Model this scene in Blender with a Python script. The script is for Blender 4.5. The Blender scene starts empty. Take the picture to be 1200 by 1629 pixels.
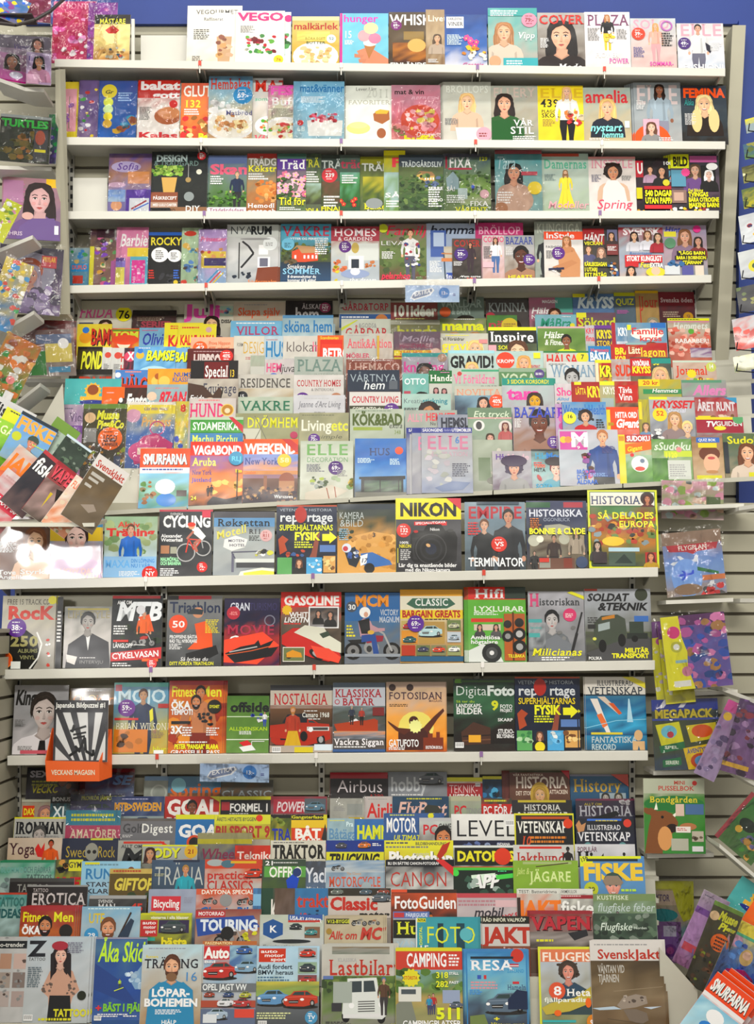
import bpy, math, random
from mathutils import Vector, Matrix
C = bpy.context.scene.collection
sc = bpy.context.scene
# ---------------------------------------------------------------- camera
KP = 0.00052                      # metres per pixel per metre of distance
CZ = 1.6                          # eye height
cam_d = bpy.data.cameras.new('camera'); cam = bpy.data.objects.new('camera', cam_d); C.objects.link(cam)
cam.location = (0, -5, CZ); cam.rotation_euler = (math.pi/2, 0, 0)
cam_d.sensor_fit = 'HORIZONTAL'; cam_d.sensor_width = 36
cam_d.lens = (1/KP)/1200*36
cam_d.shift_y = 185.5/1200
cam_d.clip_start = 0.05
sc.camera = cam
# ---------------------------------------------------------------- world, lights, exposure
w = bpy.data.worlds.new('world'); sc.world = w; w.use_nodes = True
w.node_tree.nodes['Background'].inputs[0].default_value = (1.0, .95, .86, 1)
w.node_tree.nodes['Background'].inputs[1].default_value = .62
def area(name, loc, sx, sy, power, col, target):
    l = bpy.data.lights.new(name, 'AREA'); l.shape = 'RECTANGLE'; l.size = sx; l.size_y = sy
    l.energy = power; l.color = col
    o = bpy.data.objects.new(name, l); C.objects.link(o); o.location = loc
    o.rotation_euler = (Vector(target)-Vector(loc)).to_track_quat('-Z', 'Y').to_euler()
    return o
area('ceiling_tube_light', (0, -1.9, 6.3), 5.0, .3, 90, (1, .97, .9), (0, -.5, 1.2))
area('front_fill_light', (.2, -6.0, 5.3), 5.0,   .5, 300, (1, .96, .88), (0, -.7, .7))  # unseen front light, added to brighten both racks evenly
glare_ob = area('glare_lamp', (-2.28, -4.95, 2.36), .5, .28, 1.2, (1, .98, .95), (-1.14, -.6, 1.9)); glare_ob.data.spread = math.radians(22)  # unseen narrow lamp, added to throw glare on two left covers
sc.view_settings.view_transform = 'Standard'; sc.view_settings.look = 'None'
sc.view_settings.gamma = 1; sc.view_settings.exposure = -0.08
sc.view_settings.use_curve_mapping = False
# ---------------------------------------------------------------- helpers
def kk(Y): return KP*(5+Y)
def PT(px, py, Y):
    k = kk(Y); return Vector(((px-600)*k, Y, CZ+(1000-py)*k))
def lin(c): return c/12.92 if c <= .04045 else ((c+.055)/1.055)**2.4
HC = {}
def hx(h):
    if h not in HC:
        if len(h) == 3: r = [int(ch*2, 16)/255 for ch in h]
        else: r = [int(h[i:i+2], 16)/255 for i in (0, 2, 4)]
        HC[h] = tuple(lin(min(.93, max(.02, .45+(v-.45)*1.13))) for v in r)+(1.0,)
    return HC[h]
def mat(name, col, rough=.5, metal=0, spec=.5):
    m = bpy.data.materials.new(name); m.use_nodes = True
    b = m.node_tree.nodes['Principled BSDF']
    b.inputs['Base Color'].default_value = col if len(col) == 4 else (*col, 1)
    b.inputs['Roughness'].default_value = rough; b.inputs['Metallic'].default_value = metal
    b.inputs['Specular IOR Level'].default_value = spec
    return m
def noisy(m, scale, amt, bump=.0, axis=(1, 1, 1)):
    nt = m.node_tree; b = nt.nodes['Principled BSDF']; c = b.inputs['Base Color'].default_value[:]
    tc = nt.nodes.new('ShaderNodeTexCoord'); mp = nt.nodes.new('ShaderNodeMapping'); mp.inputs['Scale'].default_value = axis
    n = nt.nodes.new('ShaderNodeTexNoise'); n.inputs['Scale'].default_value = scale; n.inputs['Detail'].default_value = 5
    r = nt.nodes.new('ShaderNodeValToRGB')
    r.color_ramp.elements[0].position = .3; r.color_ramp.elements[1].position = .7
    r.color_ramp.elements[0].color = tuple(v*(1-amt) for v in c[:3])+(1,); r.color_ramp.elements[1].color = c
    nt.links.new(tc.outputs['Object'], mp.inputs[0]); nt.links.new(mp.outputs[0], n.inputs[0])
    nt.links.new(n.outputs[0], r.inputs[0]); nt.links.new(r.outputs[0], b.inputs['Base Color'])
    if bump:
        bp = nt.nodes.new('ShaderNodeBump'); bp.inputs['Strength'].default_value = bump; bp.inputs['Distance'].default_value = .01
        nt.links.new(n.outputs[0], bp.inputs['Height']); nt.links.new(bp.outputs[0], b.inputs['Normal'])
    return m
M_print = mat('glossy_print', (1, 1, 1), .26, 0, .3)
nt = M_print.node_tree; b = nt.nodes['Principled BSDF']
at = nt.nodes.new('ShaderNodeAttribute'); at.attribute_name = 'Col'
nt.links.new(at.outputs['Color'], b.inputs['Base Color'])
b.inputs['Coat Weight'].default_value = .5; b.inputs['Coat Roughness'].default_value = .07
tc = nt.nodes.new('ShaderNodeTexCoord'); n = nt.nodes.new('ShaderNodeTexNoise'); n.inputs['Scale'].default_value = 9
n.inputs['Detail'].default_value = 1
bp = nt.nodes.new('ShaderNodeBump'); bp.inputs['Strength'].default_value = .2; bp.inputs['Distance'].default_value = .015
nt.links.new(tc.outputs['Object'], n.inputs[0]); nt.links.new(n.outputs[0], bp.inputs['Height'])
nt.links.new(bp.outputs[0], b.inputs['Normal']); nt.links.new(bp.outputs[0], b.inputs['Coat Normal'])
M_paper = noisy(mat('page_edges', (.78, .76, .72), .8), 300, .35, 0, (.02, 1, .02))
M_shelf = noisy(mat('white_shelf_enamel', (.70, .69, .62), .35), 6, .06)
M_rack = noisy(mat('beige_rack_enamel', (.55, .54, .45), .45), 5, .08)
M_slat = noisy(mat('beige_slatwall', (.43, .41, .31), .55), 3, .12)
M_groove = mat('slat_groove', (.12, .105, .075), .7)
M_steel = mat('grey_steel', (.42, .41, .36), .4, .3)
M_slot = mat('black_slot', (.015, .015, .015), .8)
M_blue = noisy(mat('blue_panel', (.012, .045, .27), .55), 2, .2)
M_floor = noisy(mat('floor_tile', (.35, .33, .3), .4), 4, .3)
M_ceil = mat('ceiling_white', (.7, .7, .68), .8)
M_dark = mat('dark_plastic', (.03, .022, .02), .5)
M_orange = mat('orange_card', (.85, .13, .02), .45)
M_wire = mat('black_wire', (.02, .02, .025), .4, .6)
M_film = bpy.data.materials.new('clear_film'); M_film.use_nodes = True
nt = M_film.node_tree; nt.nodes.clear()
o_ = nt.nodes.new('ShaderNodeOutputMaterial'); mx = nt.nodes.new('ShaderNodeMixShader')
tr = nt.nodes.new('ShaderNodeBsdfTransparent'); gl = nt.nodes.new('ShaderNodeBsdfGlossy'); gl.inputs['Roughness'].default_value = .06; gl.inputs['Color'].default_value = (.8, .8, .8, 1)
tr.inputs[0].default_value = (.95, .95, .95, 1)
fr = nt.nodes.new('ShaderNodeFresnel'); fr.inputs[0].default_value = 1.38
tc = nt.nodes.new('ShaderNodeTexCoord'); mp = nt.nodes.new('ShaderNodeMapping'); mp.inputs['Scale'].default_value = (1, 1, .45)
mp.inputs['Rotation'].default_value = (0, .5, 0)
n = nt.nodes.new('ShaderNodeTexNoise'); n.inputs['Scale'].default_value = 26; n.inputs['Detail'].default_value = 3
bp = nt.nodes.new('ShaderNodeBump'); bp.inputs['Strength'].default_value = .9; bp.inputs['Distance'].default_value = .022
nt.links.new(tc.outputs['Object'], mp.inputs[0]); nt.links.new(mp.outputs[0], n.inputs[0]); nt.links.new(n.outputs[0], bp.inputs['Height'])
nt.links.new(bp.outputs[0], gl.inputs['Normal']); nt.links.new(bp.outputs[0], fr.inputs['Normal'])
nt.links.new(fr.outputs[0], mx.inputs[0]); nt.links.new(tr.outputs[0], mx.inputs[1]); nt.links.new(gl.outputs[0], mx.inputs[2])
nt.links.new(mx.outputs[0], o_.inputs[0])

def mesh(name, vs, fs, m, parent=None, loc=None):
    me = bpy.data.meshes.new(name); me.from_pydata([tuple(v) for v in vs], [], fs); me.update()
    o = bpy.data.objects.new(name, me); C.objects.link(o); me.materials.append(m)
    if parent: o.parent = parent
    if loc: o.location = loc
    return o
BOXF = [(0,1,2,3),(7,6,5,4),(0,4,5,1),(1,5,6,2),(2,6,7,3),(3,7,4,0)]
def hexa(p):   # 8 points: bottom ring then top ring
    return list(p), BOXF
class MB:
    def __init__(s): s.v = []; s.f = []
    def hexa(s, p):
        n = len(s.v); s.v += list(p); s.f += [tuple(i+n for i in f) for f in BOXF]; return s
    def box(s, x0, x1, y0, y1, z0, z1, dz=0):   # dz: rise from x0 to x1
        return s.hexa([(x0,y0,z0),(x1,y0,z0+dz),(x1,y1,z0+dz),(x0,y1,z0),(x0,y0,z1),(x1,y0,z1+dz),(x1,y1,z1+dz),(x0,y1,z1)])
    def quad(s, *p):
        n = len(s.v); s.v += list(p); s.f.append(tuple(range(n, n+len(p)))); return s
    def tube(s, a, b, r, k=8):
        a = Vector(a); b = Vector(b); d = (b-a).normalized(); u = d.orthogonal().normalized(); q = d.cross(u)
        n = len(s.v)
        for p in (a, b):
            for i in range(k):
                t = 2*math.pi*i/k; s.v.append(p+u*math.cos(t)*r+q*math.sin(t)*r)
        for i in range(k):
            j = (i+1) % k; s.f.append((n+i, n+j, n+k+j, n+k+i))
        s.f.append(tuple(n+i for i in range(k))); s.f.append(tuple(n+k+i for i in range(k)))
        return s
    def build(s, name, m, parent=None, bev=0):
        o = mesh(name, s.v, s.f, m, parent)
        if bev:
            md = o.modifiers.new('bevel', 'BEVEL'); md.width = bev; md.segments = 2
        return o
def tag(o, label, cat, group=None):
    o['label'] = label; o['category'] = cat
    if group: o['group'] = group
    return o
def struct(o): o['kind'] = 'structure'; return o
# ---------------------------------------------------------------- lettering
GL = {}
def glyph_mesh(s, off):
    cu = bpy.data.curves.new('g', 'FONT'); cu.body = s; cu.size = 1; cu.resolution_u = 2; cu.offset = off
    ob = bpy.data.objects.new('g', cu)
    me = bpy.data.meshes.new_from_object(ob)
    vs = [(v.co.x, v.co.y) for v in me.vertices]; fs = [tuple(p.vertices) for p in me.polygons]
    bpy.data.objects.remove(ob); bpy.data.meshes.remove(me); bpy.data.curves.remove(cu)
    return vs, fs
def mw(s, off): return max(v[0] for v in glyph_mesh(s, off)[0])
BASE = {}
def glyph(ch, st):
    key = (ch, st)
    if key in GL: return GL[key]
    off = .042 if 'B' in st else (.02 if 'b' in st else (-.006 if 'n' in st else (.014 if 's' in st else .004)))
    if off not in BASE: BASE[off] = mw('HH', off)
    if ch == ' ': GL[key] = ([], [], .28); return GL[key]
    adv = mw('H'+ch+'H', off)-BASE[off]
    vs, fs = glyph_mesh(ch, off)
    if 's' in st and vs:
        cnt = {}
        for f in fs:
            for i in range(len(f)):
                e = tuple(sorted((f[i], f[(i+1) % len(f)]))); cnt[e] = cnt.get(e, 0)+1
        ys = [v[1] for v in vs]; lo, hi = min(ys), max(ys); add = []
        for (i, j), k in cnt.items():
            if k == 1 and abs(vs[i][1]-vs[j][1]) < .004 and abs(vs[i][0]-vs[j][0]) < .26:
                y = vs[i][1]
                if y < lo+.02 or y > hi-.02:
                    x0, x1 = sorted((vs[i][0], vs[j][0])); h = .05 if y < lo+.02 else -.05
                    add.append((x0-.06, x1+.06, y, y+h))
        for a, b_, c, d in add:
            n = len(vs); vs += [(a, c), (b_, c), (b_, d), (a, d)]; fs.append((n, n+1, n+2, n+3))
        adv += .05
    GL[key] = (vs, fs, adv); return GL[key]
CAPH = max(v[1] for v in glyph_mesh('H', 0)[0])
# ---------------------------------------------------------------- printed artwork
def clip(poly, A):
    for ax, lim, sg in ((0, 0, 1), (0, 1, -1), (1, 0, 1), (1, A, -1)):
        out = []
        for i in range(len(poly)):
            p, q = poly[i-1], poly[i]
            dp, dq = (p[ax]-lim)*sg, (q[ax]-lim)*sg
            if dp >= 0 and dq >= 0: out.append(q)
            elif dp >= 0 or dq >= 0:
                t = dp/(dp-dq); r = tuple(p[k]+(q[k]-p[k])*t for k in range(len(p)))
                out.append(r)
                if dq >= 0: out.append(q)
        poly = out
        if len(poly) < 3: return []
    return poly
class Art:
    def __init__(s, A, seed=0, clipit=True):
        s.A = A; s.v = []; s.f = []; s.c = []; s.lay = 0; s.rnd = random.Random(seed); s.cl = clipit
    def poly(s, pts, col):     # pts (x,y[,r,g,b]) ; col may be None when per-vertex
        if s.cl: 
            for p in pts:
                if p[0] < 0 or p[0] > 1 or p[1] < 0 or p[1] > s.A:
                    pts = clip(list(pts), s.A); break
        if len(pts) < 3: return
        ar = sum(pts[i-1][0]*pts[i][1]-pts[i][0]*pts[i-1][1] for i in range(len(pts)))
        if abs(ar) < 1e-9: return
        if ar > 0: pts = pts[::-1]
        n = len(s.v); s.v += [(p[0], p[1], s.lay) for p in pts]
        s.f.append(tuple(range(n, n+len(pts))))
        s.c += [col if col else (p[2], p[3], p[4], 1) for p in pts]
    def up(s): s.lay += 1
    def ell(s, x, y, rx, ry, c, rot=0, k=16, a0=0, a1=360):
        s.up(); ca, sa = math.cos(math.radians(rot)), math.sin(math.radians(rot)); P = []
        n = k if a1-a0 == 360 else k+1
        for i in range(n):
            t = math.radians(a0+(a1-a0)*i/k); u, v = math.cos(t)*rx, math.sin(t)*ry
            P.append((x+u*ca-v*sa, y+u*sa+v*ca))
        s.poly(P, hx(c) if isinstance(c, str) else c)
    def pg(s, c, pts): s.up(); s.tri(pts, hx(c) if isinstance(c, str) else c)
    def tri(s, pts, c):        # polygon may be concave: ear clip
        P = [tuple(p[:2]) for p in pts]
        if len(P) < 4: s.poly(P, c); return
        if sum(P[i-1][0]*P[i][1]-P[i][0]*P[i-1][1] for i in range(len(P))) < 0: P = P[::-1]
        idx = list(range(len(P))); g = 0
        def cr(a, b, c_): return (b[0]-a[0])*(c_[1]-a[1])-(b[1]-a[1])*(c_[0]-a[0])
        while len(idx) > 3 and g < 200:
            g += 1
            for k in range(len(idx)):
                a, b_, c_ = P[idx[k-1]], P[idx[k]], P[idx[(k+1) % len(idx)]]
                if cr(a, b_, c_) <= 0: continue
                if any(cr(a, b_, P[j]) >= 0 and cr(b_, c_, P[j]) >= 0 and cr(c_, a, P[j]) >= 0 for j in idx if P[j] not in (a, b_, c_)): continue
                s.poly([a, b_, c_], c); idx.pop(k); break
            else: break
        if len(idx) >= 3: s.poly([P[i] for i in idx], c)
    def line(s, pts, wd, c):
        s.up(); c = hx(c) if isinstance(c, str) else c
        for (x0, y0), (x1, y1) in zip(pts, pts[1:]):
            d = math.hypot(x1-x0, y1-y0) or 1; nx, ny = -(y1-y0)/d*wd/2, (x1-x0)/d*wd/2
            s.poly([(x0+nx, y0+ny), (x1+nx, y1+ny), (x1-nx, y1-ny), (x0-nx, y0-ny)], c)
    def rect(s, x0, y0, x1, y1, c, c2=None):
        s.up(); a = hx(c); b_ = hx(c2) if c2 else a
        s.poly([(x0, y0)+a[:3], (x1, y0)+a[:3], (x1, y1)+b_[:3], (x0, y1)+b_[:3]], None)
    def smooth(s, x0, y0, x1, y1, cols, jit=.25, nx=5, ny=None):
        s.up(); cs = [hx(c) for c in cols]; ny = ny or max(6, 2*len(cs)); g = []
        for j in range(ny+1):
            t = j/ny*(len(cs)-1); row = []
            for i in range(nx+1):
                tt = min(max(t+s.rnd.uniform(-jit, jit)*3, 0), len(cs)-1); a = int(min(tt, len(cs)-1)); f = tt-a; b_ = min(a+1, len(cs)-1)
                m = 1+s.rnd.uniform(-jit, jit)*.6
                row.append(tuple(min(1, (cs[a][k]*(1-f)+cs[b_][k]*f)*m) for k in range(3)))
            g.append(row)
        for j in range(ny):
            for i in range(nx):
                xa, xb = x0+(x1-x0)*i/nx, x0+(x1-x0)*(i+1)/nx; ya, yb = y0+(y1-y0)*j/ny, y0+(y1-y0)*(j+1)/ny
                s.poly([(xa, ya)+g[j][i], (xb, ya)+g[j][i+1], (xb, yb)+g[j+1][i+1], (xa, yb)+g[j+1][i]], None)
    def blobs(s, x0, y0, x1, y1, n, r, cols):
        for i in range(n):
            if i % 6 == 0: s.up()
            c = hx(s.rnd.choice(cols)); k = s.rnd.uniform(.5, 1.1); m = s.rnd.uniform(.75, 1.1)
            x, y = s.rnd.uniform(x0, x1), s.rnd.uniform(y0, y1); a = s.rnd.uniform(0, 3)
            P = []
            for q in range(7):
                t = q/7*6.283; rr = r*k*s.rnd.uniform(.7, 1.2); P.append((x+math.cos(t)*rr, y+math.sin(t)*rr*.8))
            s.poly(P, tuple(min(1, v*m) for v in c[:3])+(1,))
    def text(s, tx, x, y, w_, h, c, st='', rot=0):
        tx = tx.replace('_', ' '); L = []; X = 0
        for ch in tx:
            g = glyph(ch, ''.join(q for q in st if q in 'Bbsn')); L.append((X, g)); X += g[2]
        if X <= 0: return
        X -= .06; sy = h/CAPH; sx = w_/X if w_ else sy
        if 'c' in st: x = x-X*sx/2
        if 'r' in st: x = x-X*sx
        sh = .22 if 'i' in st else 0
        ca, sa = math.cos(math.radians(rot)), math.sin(math.radians(rot))
        for pas in ((1, 0) if 'o' in st else (0,)):
            s.up(); col = hx('111') if pas else hx(c); d = h*.07 if pas else 0
            for gx, (vs, fs, ad) in L:
                for f in fs:
                    P = []
                    for i in f:
                        u, v = (gx+vs[i][0]+vs[i][1]*sh)*sx+d, -vs[i][1]*sy+h+d
                        v -= h
                        P.append((x+u*ca-v*sa, y+h+u*sa+v*ca))
                    s.poly(P, col)
    def lines(s, x, y, w_, n, c, lh=.022):
        s.up(); c = hx(c); lh *= s.A
        for i in range(n):
            X = x; e = x+w_*s.rnd.uniform(.65, 1)
            while X < e:
                ww = s.rnd.uniform(.02, .07); s.poly([(X, y), (min(X+ww, e), y), (min(X+ww, e), y+lh*.55), (X, y+lh*.55)], c)
                X += ww+.012
            y += lh
    def face(s, x, y, h, skin, hair, top, st='L'):
        e = s.ell; r = h/2; H = hx(hair)[:3]; S_ = hx(skin)[:3]; g = lambda c, f: tuple(min(1, v*f) for v in c)+(1,)
        P = lambda c, pts: s.pg(c, [(x+u*r, y+v*r) for u, v in pts])
        sd = s.rnd.choice((-1, 1))
        if 'L' in st:
            wv = [s.rnd.uniform(-.08, .08) for _ in range(8)]
            P(hair, [(-.3, -1.12), (.3, -1.12), (.68, -.95), (.88, -.5), (.92+wv[0], 0), (1.0+wv[1], .5), (1.02+wv[2], 1.1), (.95, 1.6), (.7+wv[3], 2.05), (.45, 1.7), (.3, 1.2), (-.3, 1.2), (-.45, 1.75), (-.72+wv[4], 2.1), (-.98, 1.6), (-1.0+wv[5], 1.0), (-.98+wv[6], .4), (-.9, 0), (-.88, -.5), (-.68, -.95)])
            for q in range(8):
                u = s.rnd.uniform(.6, .92)*(1 if q % 2 else -1); s.line([(x+u*r*.6, y-r*.9), (x+u*r, y-r*.1), (x+u*r*1.02, y+r*s.rnd.uniform(.9, 1.7))], r*.06, g(H, s.rnd.choice((.6, 1.35, 1.6))))
        elif 'A' in st:
            e(x, y-r*.2, r*1.12, r*1.1, hair); s.blobs(x-r*1.1, y-r*1.1, x+r*1.1, y+r*.5, 22, r*.28, [hair])
        elif 'U' in st: e(x, y-r*1.0, r*.45, r*.38, hair); e(x, y-r*.2, r*.78, r*.92, hair)
        else: e(x, y-r*.24, r*.76, r*.86, hair); e(x, y-r*.5, r*.7, r*.7, g(H, 1.15))
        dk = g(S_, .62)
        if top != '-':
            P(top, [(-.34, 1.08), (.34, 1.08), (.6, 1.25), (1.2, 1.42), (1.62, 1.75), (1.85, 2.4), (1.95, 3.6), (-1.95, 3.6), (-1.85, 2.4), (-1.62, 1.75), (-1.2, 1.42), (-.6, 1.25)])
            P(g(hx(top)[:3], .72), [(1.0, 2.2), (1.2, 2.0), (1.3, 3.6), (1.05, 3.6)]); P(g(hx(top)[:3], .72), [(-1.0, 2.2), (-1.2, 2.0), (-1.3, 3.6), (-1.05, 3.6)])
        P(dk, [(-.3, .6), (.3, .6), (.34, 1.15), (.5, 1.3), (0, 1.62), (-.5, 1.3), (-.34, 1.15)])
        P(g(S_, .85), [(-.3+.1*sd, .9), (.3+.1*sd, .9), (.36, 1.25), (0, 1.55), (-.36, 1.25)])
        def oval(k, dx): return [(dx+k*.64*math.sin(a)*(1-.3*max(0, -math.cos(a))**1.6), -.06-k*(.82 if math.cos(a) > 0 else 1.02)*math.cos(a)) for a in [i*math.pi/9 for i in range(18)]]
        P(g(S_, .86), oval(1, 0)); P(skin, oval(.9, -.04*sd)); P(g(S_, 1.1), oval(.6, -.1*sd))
        for q in (-1, 1):
            e(x+q*r*.28, y-r*.06, r*.145, r*.085, dk, 0, 10); e(x+q*r*.28, y-r*.04, r*.12, r*.06, 'e4e0dc', 0, 10); e(x+q*r*.28, y-r*.045, r*.065, r*.065, '1c1412', 0, 8)
            s.line([(x+q*r*.14, y-r*.08), (x+q*r*.27, y-r*.12), (x+q*r*.43, y-r*.06)], r*.045, '2a1c18')
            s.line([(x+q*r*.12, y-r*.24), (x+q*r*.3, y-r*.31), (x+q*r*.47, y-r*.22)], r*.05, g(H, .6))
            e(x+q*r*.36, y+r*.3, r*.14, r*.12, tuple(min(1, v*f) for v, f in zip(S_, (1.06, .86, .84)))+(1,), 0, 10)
        P(g(S_, .8), [(.02*sd, -.1), (.1*sd, .28), (.0, .33), (-.08*sd, .3)]); P(dk, [(-.11, .33), (.11, .33), (.05, .38), (-.05, .38)])
        if 'D' in st:
            P(hair, [(-.62, .1), (-.5, .35), (-.25, .42), (.25, .42), (.5, .35), (.62, .1), (.58, .6), (.34, 1.02), (0, 1.16), (-.34, 1.02), (-.58, .6)])
        if 'H' in st: P('8a2a28', [(-.28, .5), (0, .53), (.28, .5), (.16, .68), (-.16, .68)]); P('f0ece6', [(-.23, .515), (0, .54), (.23, .515), (.14, .61), (-.14, .61)])
        else: P('a04a48', [(-.2, .57), (-.06, .52), (0, .54), (.06, .52), (.2, .57), (0, .6)]); P('b85c58', [(-.18, .585), (0, .6), (.18, .585), (0, .68)])
        if 'C' in st: P(top, [(-.85, -.3), (-.8, -.75), (-.5, -1.12), (0, -1.28), (.5, -1.12), (.8, -.75), (.85, -.3), (0, -.4)])
        else:
            k = .12*sd
            P(hair, [(k, -1.05), (.45, -.98), (.76, -.6), (.78, 0), (.7, .3), (.62, -.05), (.55, -.38), (.32, -.62), (k, -.78)])
            P(hair, [(k, -1.05), (-.45, -.98), (-.76, -.6), (-.78, 0), (-.7, .3), (-.62, -.05), (-.55, -.38), (-.32, -.62), (k, -.78)])
            for q in (-1, 1): s.line([(x+k*r, y-r*.98), (x+q*r*.45, y-r*.8), (x+q*r*.68, y-r*.3)], r*.05, g(H, 1.5))
    def person(s, x, y, h, skin, hair, top, bot, st=''):
        hd = h*.15; w_ = h*.12; g = lambda c, f: tuple(min(1, v*f) for v in hx(c)[:3])+(1,)
        P = lambda c, pts: s.pg(c, [(x+u*w_, y+v*h) for u, v in pts])
        if 'D' in st: P(bot, [(-.6, .4), (.6, .4), (1.2, .7), (1.9, 1), (0, 1.02), (-1.9, 1), (-1.2, .7)]); P(g(bot, .75), [(.2, .5), (.5, 1), (.2, 1)]); P(g(bot, .75), [(-.4, .55), (-.7, 1), (-1, 1)])
        else:
            P(bot, [(-.88, .46), (.88, .46), (.95, .62), (.72, .8), (.66, 1), (.2, 1), (.16, .78), (0, .58), (-.16, .78), (-.2, 1), (-.66, 1), (-.72, .8), (-.95, .62)])
            P(g(bot, .7), [(0, .56), (.16, .78), (.2, 1), (.34, 1), (.3, .75)])
        for q in (-1, 1):
            P(g(top, .85), [(q*.85, .205), (q*1.2, .22), (q*1.34, .3), (q*1.5, .4), (q*1.4, .5), (q*1.15, .5), (q*1.14, .4), (q*.95, .32)])
            s.ell(x+q*w_*1.28, y+h*.515, w_*.19, w_*.26, skin, 0, 9)
        P(top, [(-.34, .165), (.34, .165), (.8, .2), (1.12, .23), (1.0, .32), (.78, .38), (.82, .46), (.9, .52), (-.9, .52), (-.82, .46), (-.78, .38), (-1.0, .32), (-1.12, .23), (-.8, .2)])
        P(g(top, .74), [(.3, .25), (.5, .24), (.62, .5), (.3, .52)]); P(g(top, 1.2), [(-.7, .24), (-.4, .22), (-.45, .36), (-.6, .34)])
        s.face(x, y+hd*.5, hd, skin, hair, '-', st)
def V(A, v): return float(v)*A
def op(a, t):
    A = getattr(a, 'VA', None) or a.A; k = t[0]; f = [None]+[(float(q) if q.replace('.', '', 1).replace('-', '', 1).isdigit() else q) for q in t[1:]]
    s = t
    if k == 'R': a.rect(f[1], f[2]*A, f[3], f[4]*A, s[5], s[6] if len(s) > 6 else None)
    elif k == 'E': a.ell(f[1], f[2]*A, f[3], f[4], s[5], f[6] if len(s) > 6 else 0)
    elif k == 'C': a.ell(f[1], f[2]*A, f[3], f[3], s[4], 0, 20)
    elif k == 'O':
        a.up(); x, y, r, wd = f[1], f[2]*A, f[3], f[4]
        for i in range(20):
            t0, t1 = i/20*6.2832, (i+1)/20*6.2832
            a.poly([(x+math.cos(t0)*r, y+math.sin(t0)*r), (x+math.cos(t1)*r, y+math.sin(t1)*r), (x+math.cos(t1)*(r-wd), y+math.sin(t1)*(r-wd)), (x+math.cos(t0)*(r-wd), y+math.sin(t0)*(r-wd))], hx(s[5]))
    elif k == 'T': a.text(s[1], f[2], f[3]*A, f[4], f[5]*A, s[6], s[7] if len(s) > 7 else '', f[8] if len(s) > 8 else 0)
    elif k == 'M':
        h = f[4] if len(s) > 4 else .12
        a.text(s[1], .05, .04*A, .9, h*A, s[2], s[3] if len(s) > 3 else 'b')
    elif k == 'L': a.lines(f[1], f[2]*A, f[3], int(f[4]), s[5], f[6] if len(s) > 6 else .022)
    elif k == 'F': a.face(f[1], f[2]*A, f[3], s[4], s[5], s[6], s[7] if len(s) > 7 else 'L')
    elif k == 'P': a.person(f[1], f[2]*A, f[3], s[4], s[5], s[6], s[7], s[8] if len(s) > 8 else '')
    elif k == 'S': a.smooth(f[1], f[2]*A, f[3], f[4]*A, s[5].split(','), f[6] if len(s) > 6 else .2)
    elif k == 'G': a.blobs(f[1], f[2]*A, f[3], f[4]*A, int(f[5]), f[6], s[7].split(','))
    elif k == 'Y': a.pg(s[1], [(float(p.split(',')[0]), float(p.split(',')[1])*A) for p in s[2:]])
    elif k == 'W': a.line([(float(p.split(',')[0]), float(p.split(',')[1])*A) for p in s[3:]], f[1], s[2])
    elif k == 'N':
        x, y, r = f[1], f[2]*A, f[3]
        a.pg(s[4], [(x+math.cos(i*math.pi/12)*(r if i % 2 else r*.8), y+math.sin(i*math.pi/12)*(r if i % 2 else r*.8)) for i in range(24)])
    elif k == 'X':
        a.ell(f[1], f[2]*A, f[3], f[3], s[4], 0, 20); a.text(s[5], f[1], f[2]*A-f[3]*.3, f[3]*1.1, f[3]*.55, s[6] if len(s) > 6 else 'fff', 'bc')
        a.lines(f[1]-f[3]*.5, f[2]*A-f[3]*.62, f[3], 1, s[6] if len(s) > 6 else 'fff', .02); a.lines(f[1]-f[3]*.4, f[2]*A+f[3]*.45, f[3]*.8, 1, s[6] if len(s) > 6 else 'fff', .02)
    elif k == 'B':
        x, y = f[1], f[2]*A; a.rect(x, y, x+.14, y+.09, 'eee'); a.up()
        for i in range(9): a.poly([(x+.01+i*.014, y+.01), (x+.016+i*.014, y+.01), (x+.016+i*.014, y+.07), (x+.01+i*.014, y+.07)], hx('111'))
    elif k == 'car':   # x v width colour : three-quarter front
        x, y, w_ = f[1], f[2]*A, f[3]; c = s[4]; q = lambda u, v: (x+u*w_, y+v*w_)
        a.ell(*q(.5, .44), w_*.52, w_*.06, '2a2826')
        a.ell(*q(.84, .36), w_*.075, w_*.1, '111'); a.ell(*q(.16, .38), w_*.06, w_*.1, '111')
        a.pg(c, [q(0, .22), q(.06, .14), q(.2, .1), q(.3, 0), q(.68, -.02), q(.86, .1), q(.99, .14), q(1, .32), q(.9, .36), q(.6, .43), q(.08, .42), q(0, .36)])
        a.pg('344', [q(.24, .11), q(.33, .02), q(.6, .01), q(.6, .11)]); a.pg('344', [q(.63, .11), q(.63, .01), q(.7, .01), q(.82, .1)])
        a.ell(*q(.84, .33), w_*.07, w_*.09, '181818'); a.ell(*q(.84, .33), w_*.04, w_*.055, '999')
        a.pg('222', [q(.14, .26), q(.44, .25), q(.42, .34), q(.16, .34)]); a.line([q(.16, .3), q(.42, .3)], w_*.015, 'bbb')
        a.ell(*q(.06, .24), w_*.05, w_*.035, 'eef'); a.ell(*q(.54, .23), w_*.06, w_*.035, 'eef')
        lt = tuple(min(1, v*1.4+.05) for v in hx(c)[:3])+(1,); a.line([q(.08, .17), q(.55, .15), q(.97, .17)], w_*.02, lt)
    elif k == 'moto':
        x, y, w_ = f[1], f[2]*A, f[3]; c = s[4]; q = lambda u, v: (x+u*w_, y+v*w_)
        for u in (.15, .85):
            a.ell(*q(u, .42), w_*.16, w_*.16, '141414'); a.ell(*q(u, .42), w_*.11, w_*.11, '777'); a.ell(*q(u, .42), w_*.04, w_*.04, '222')
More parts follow.
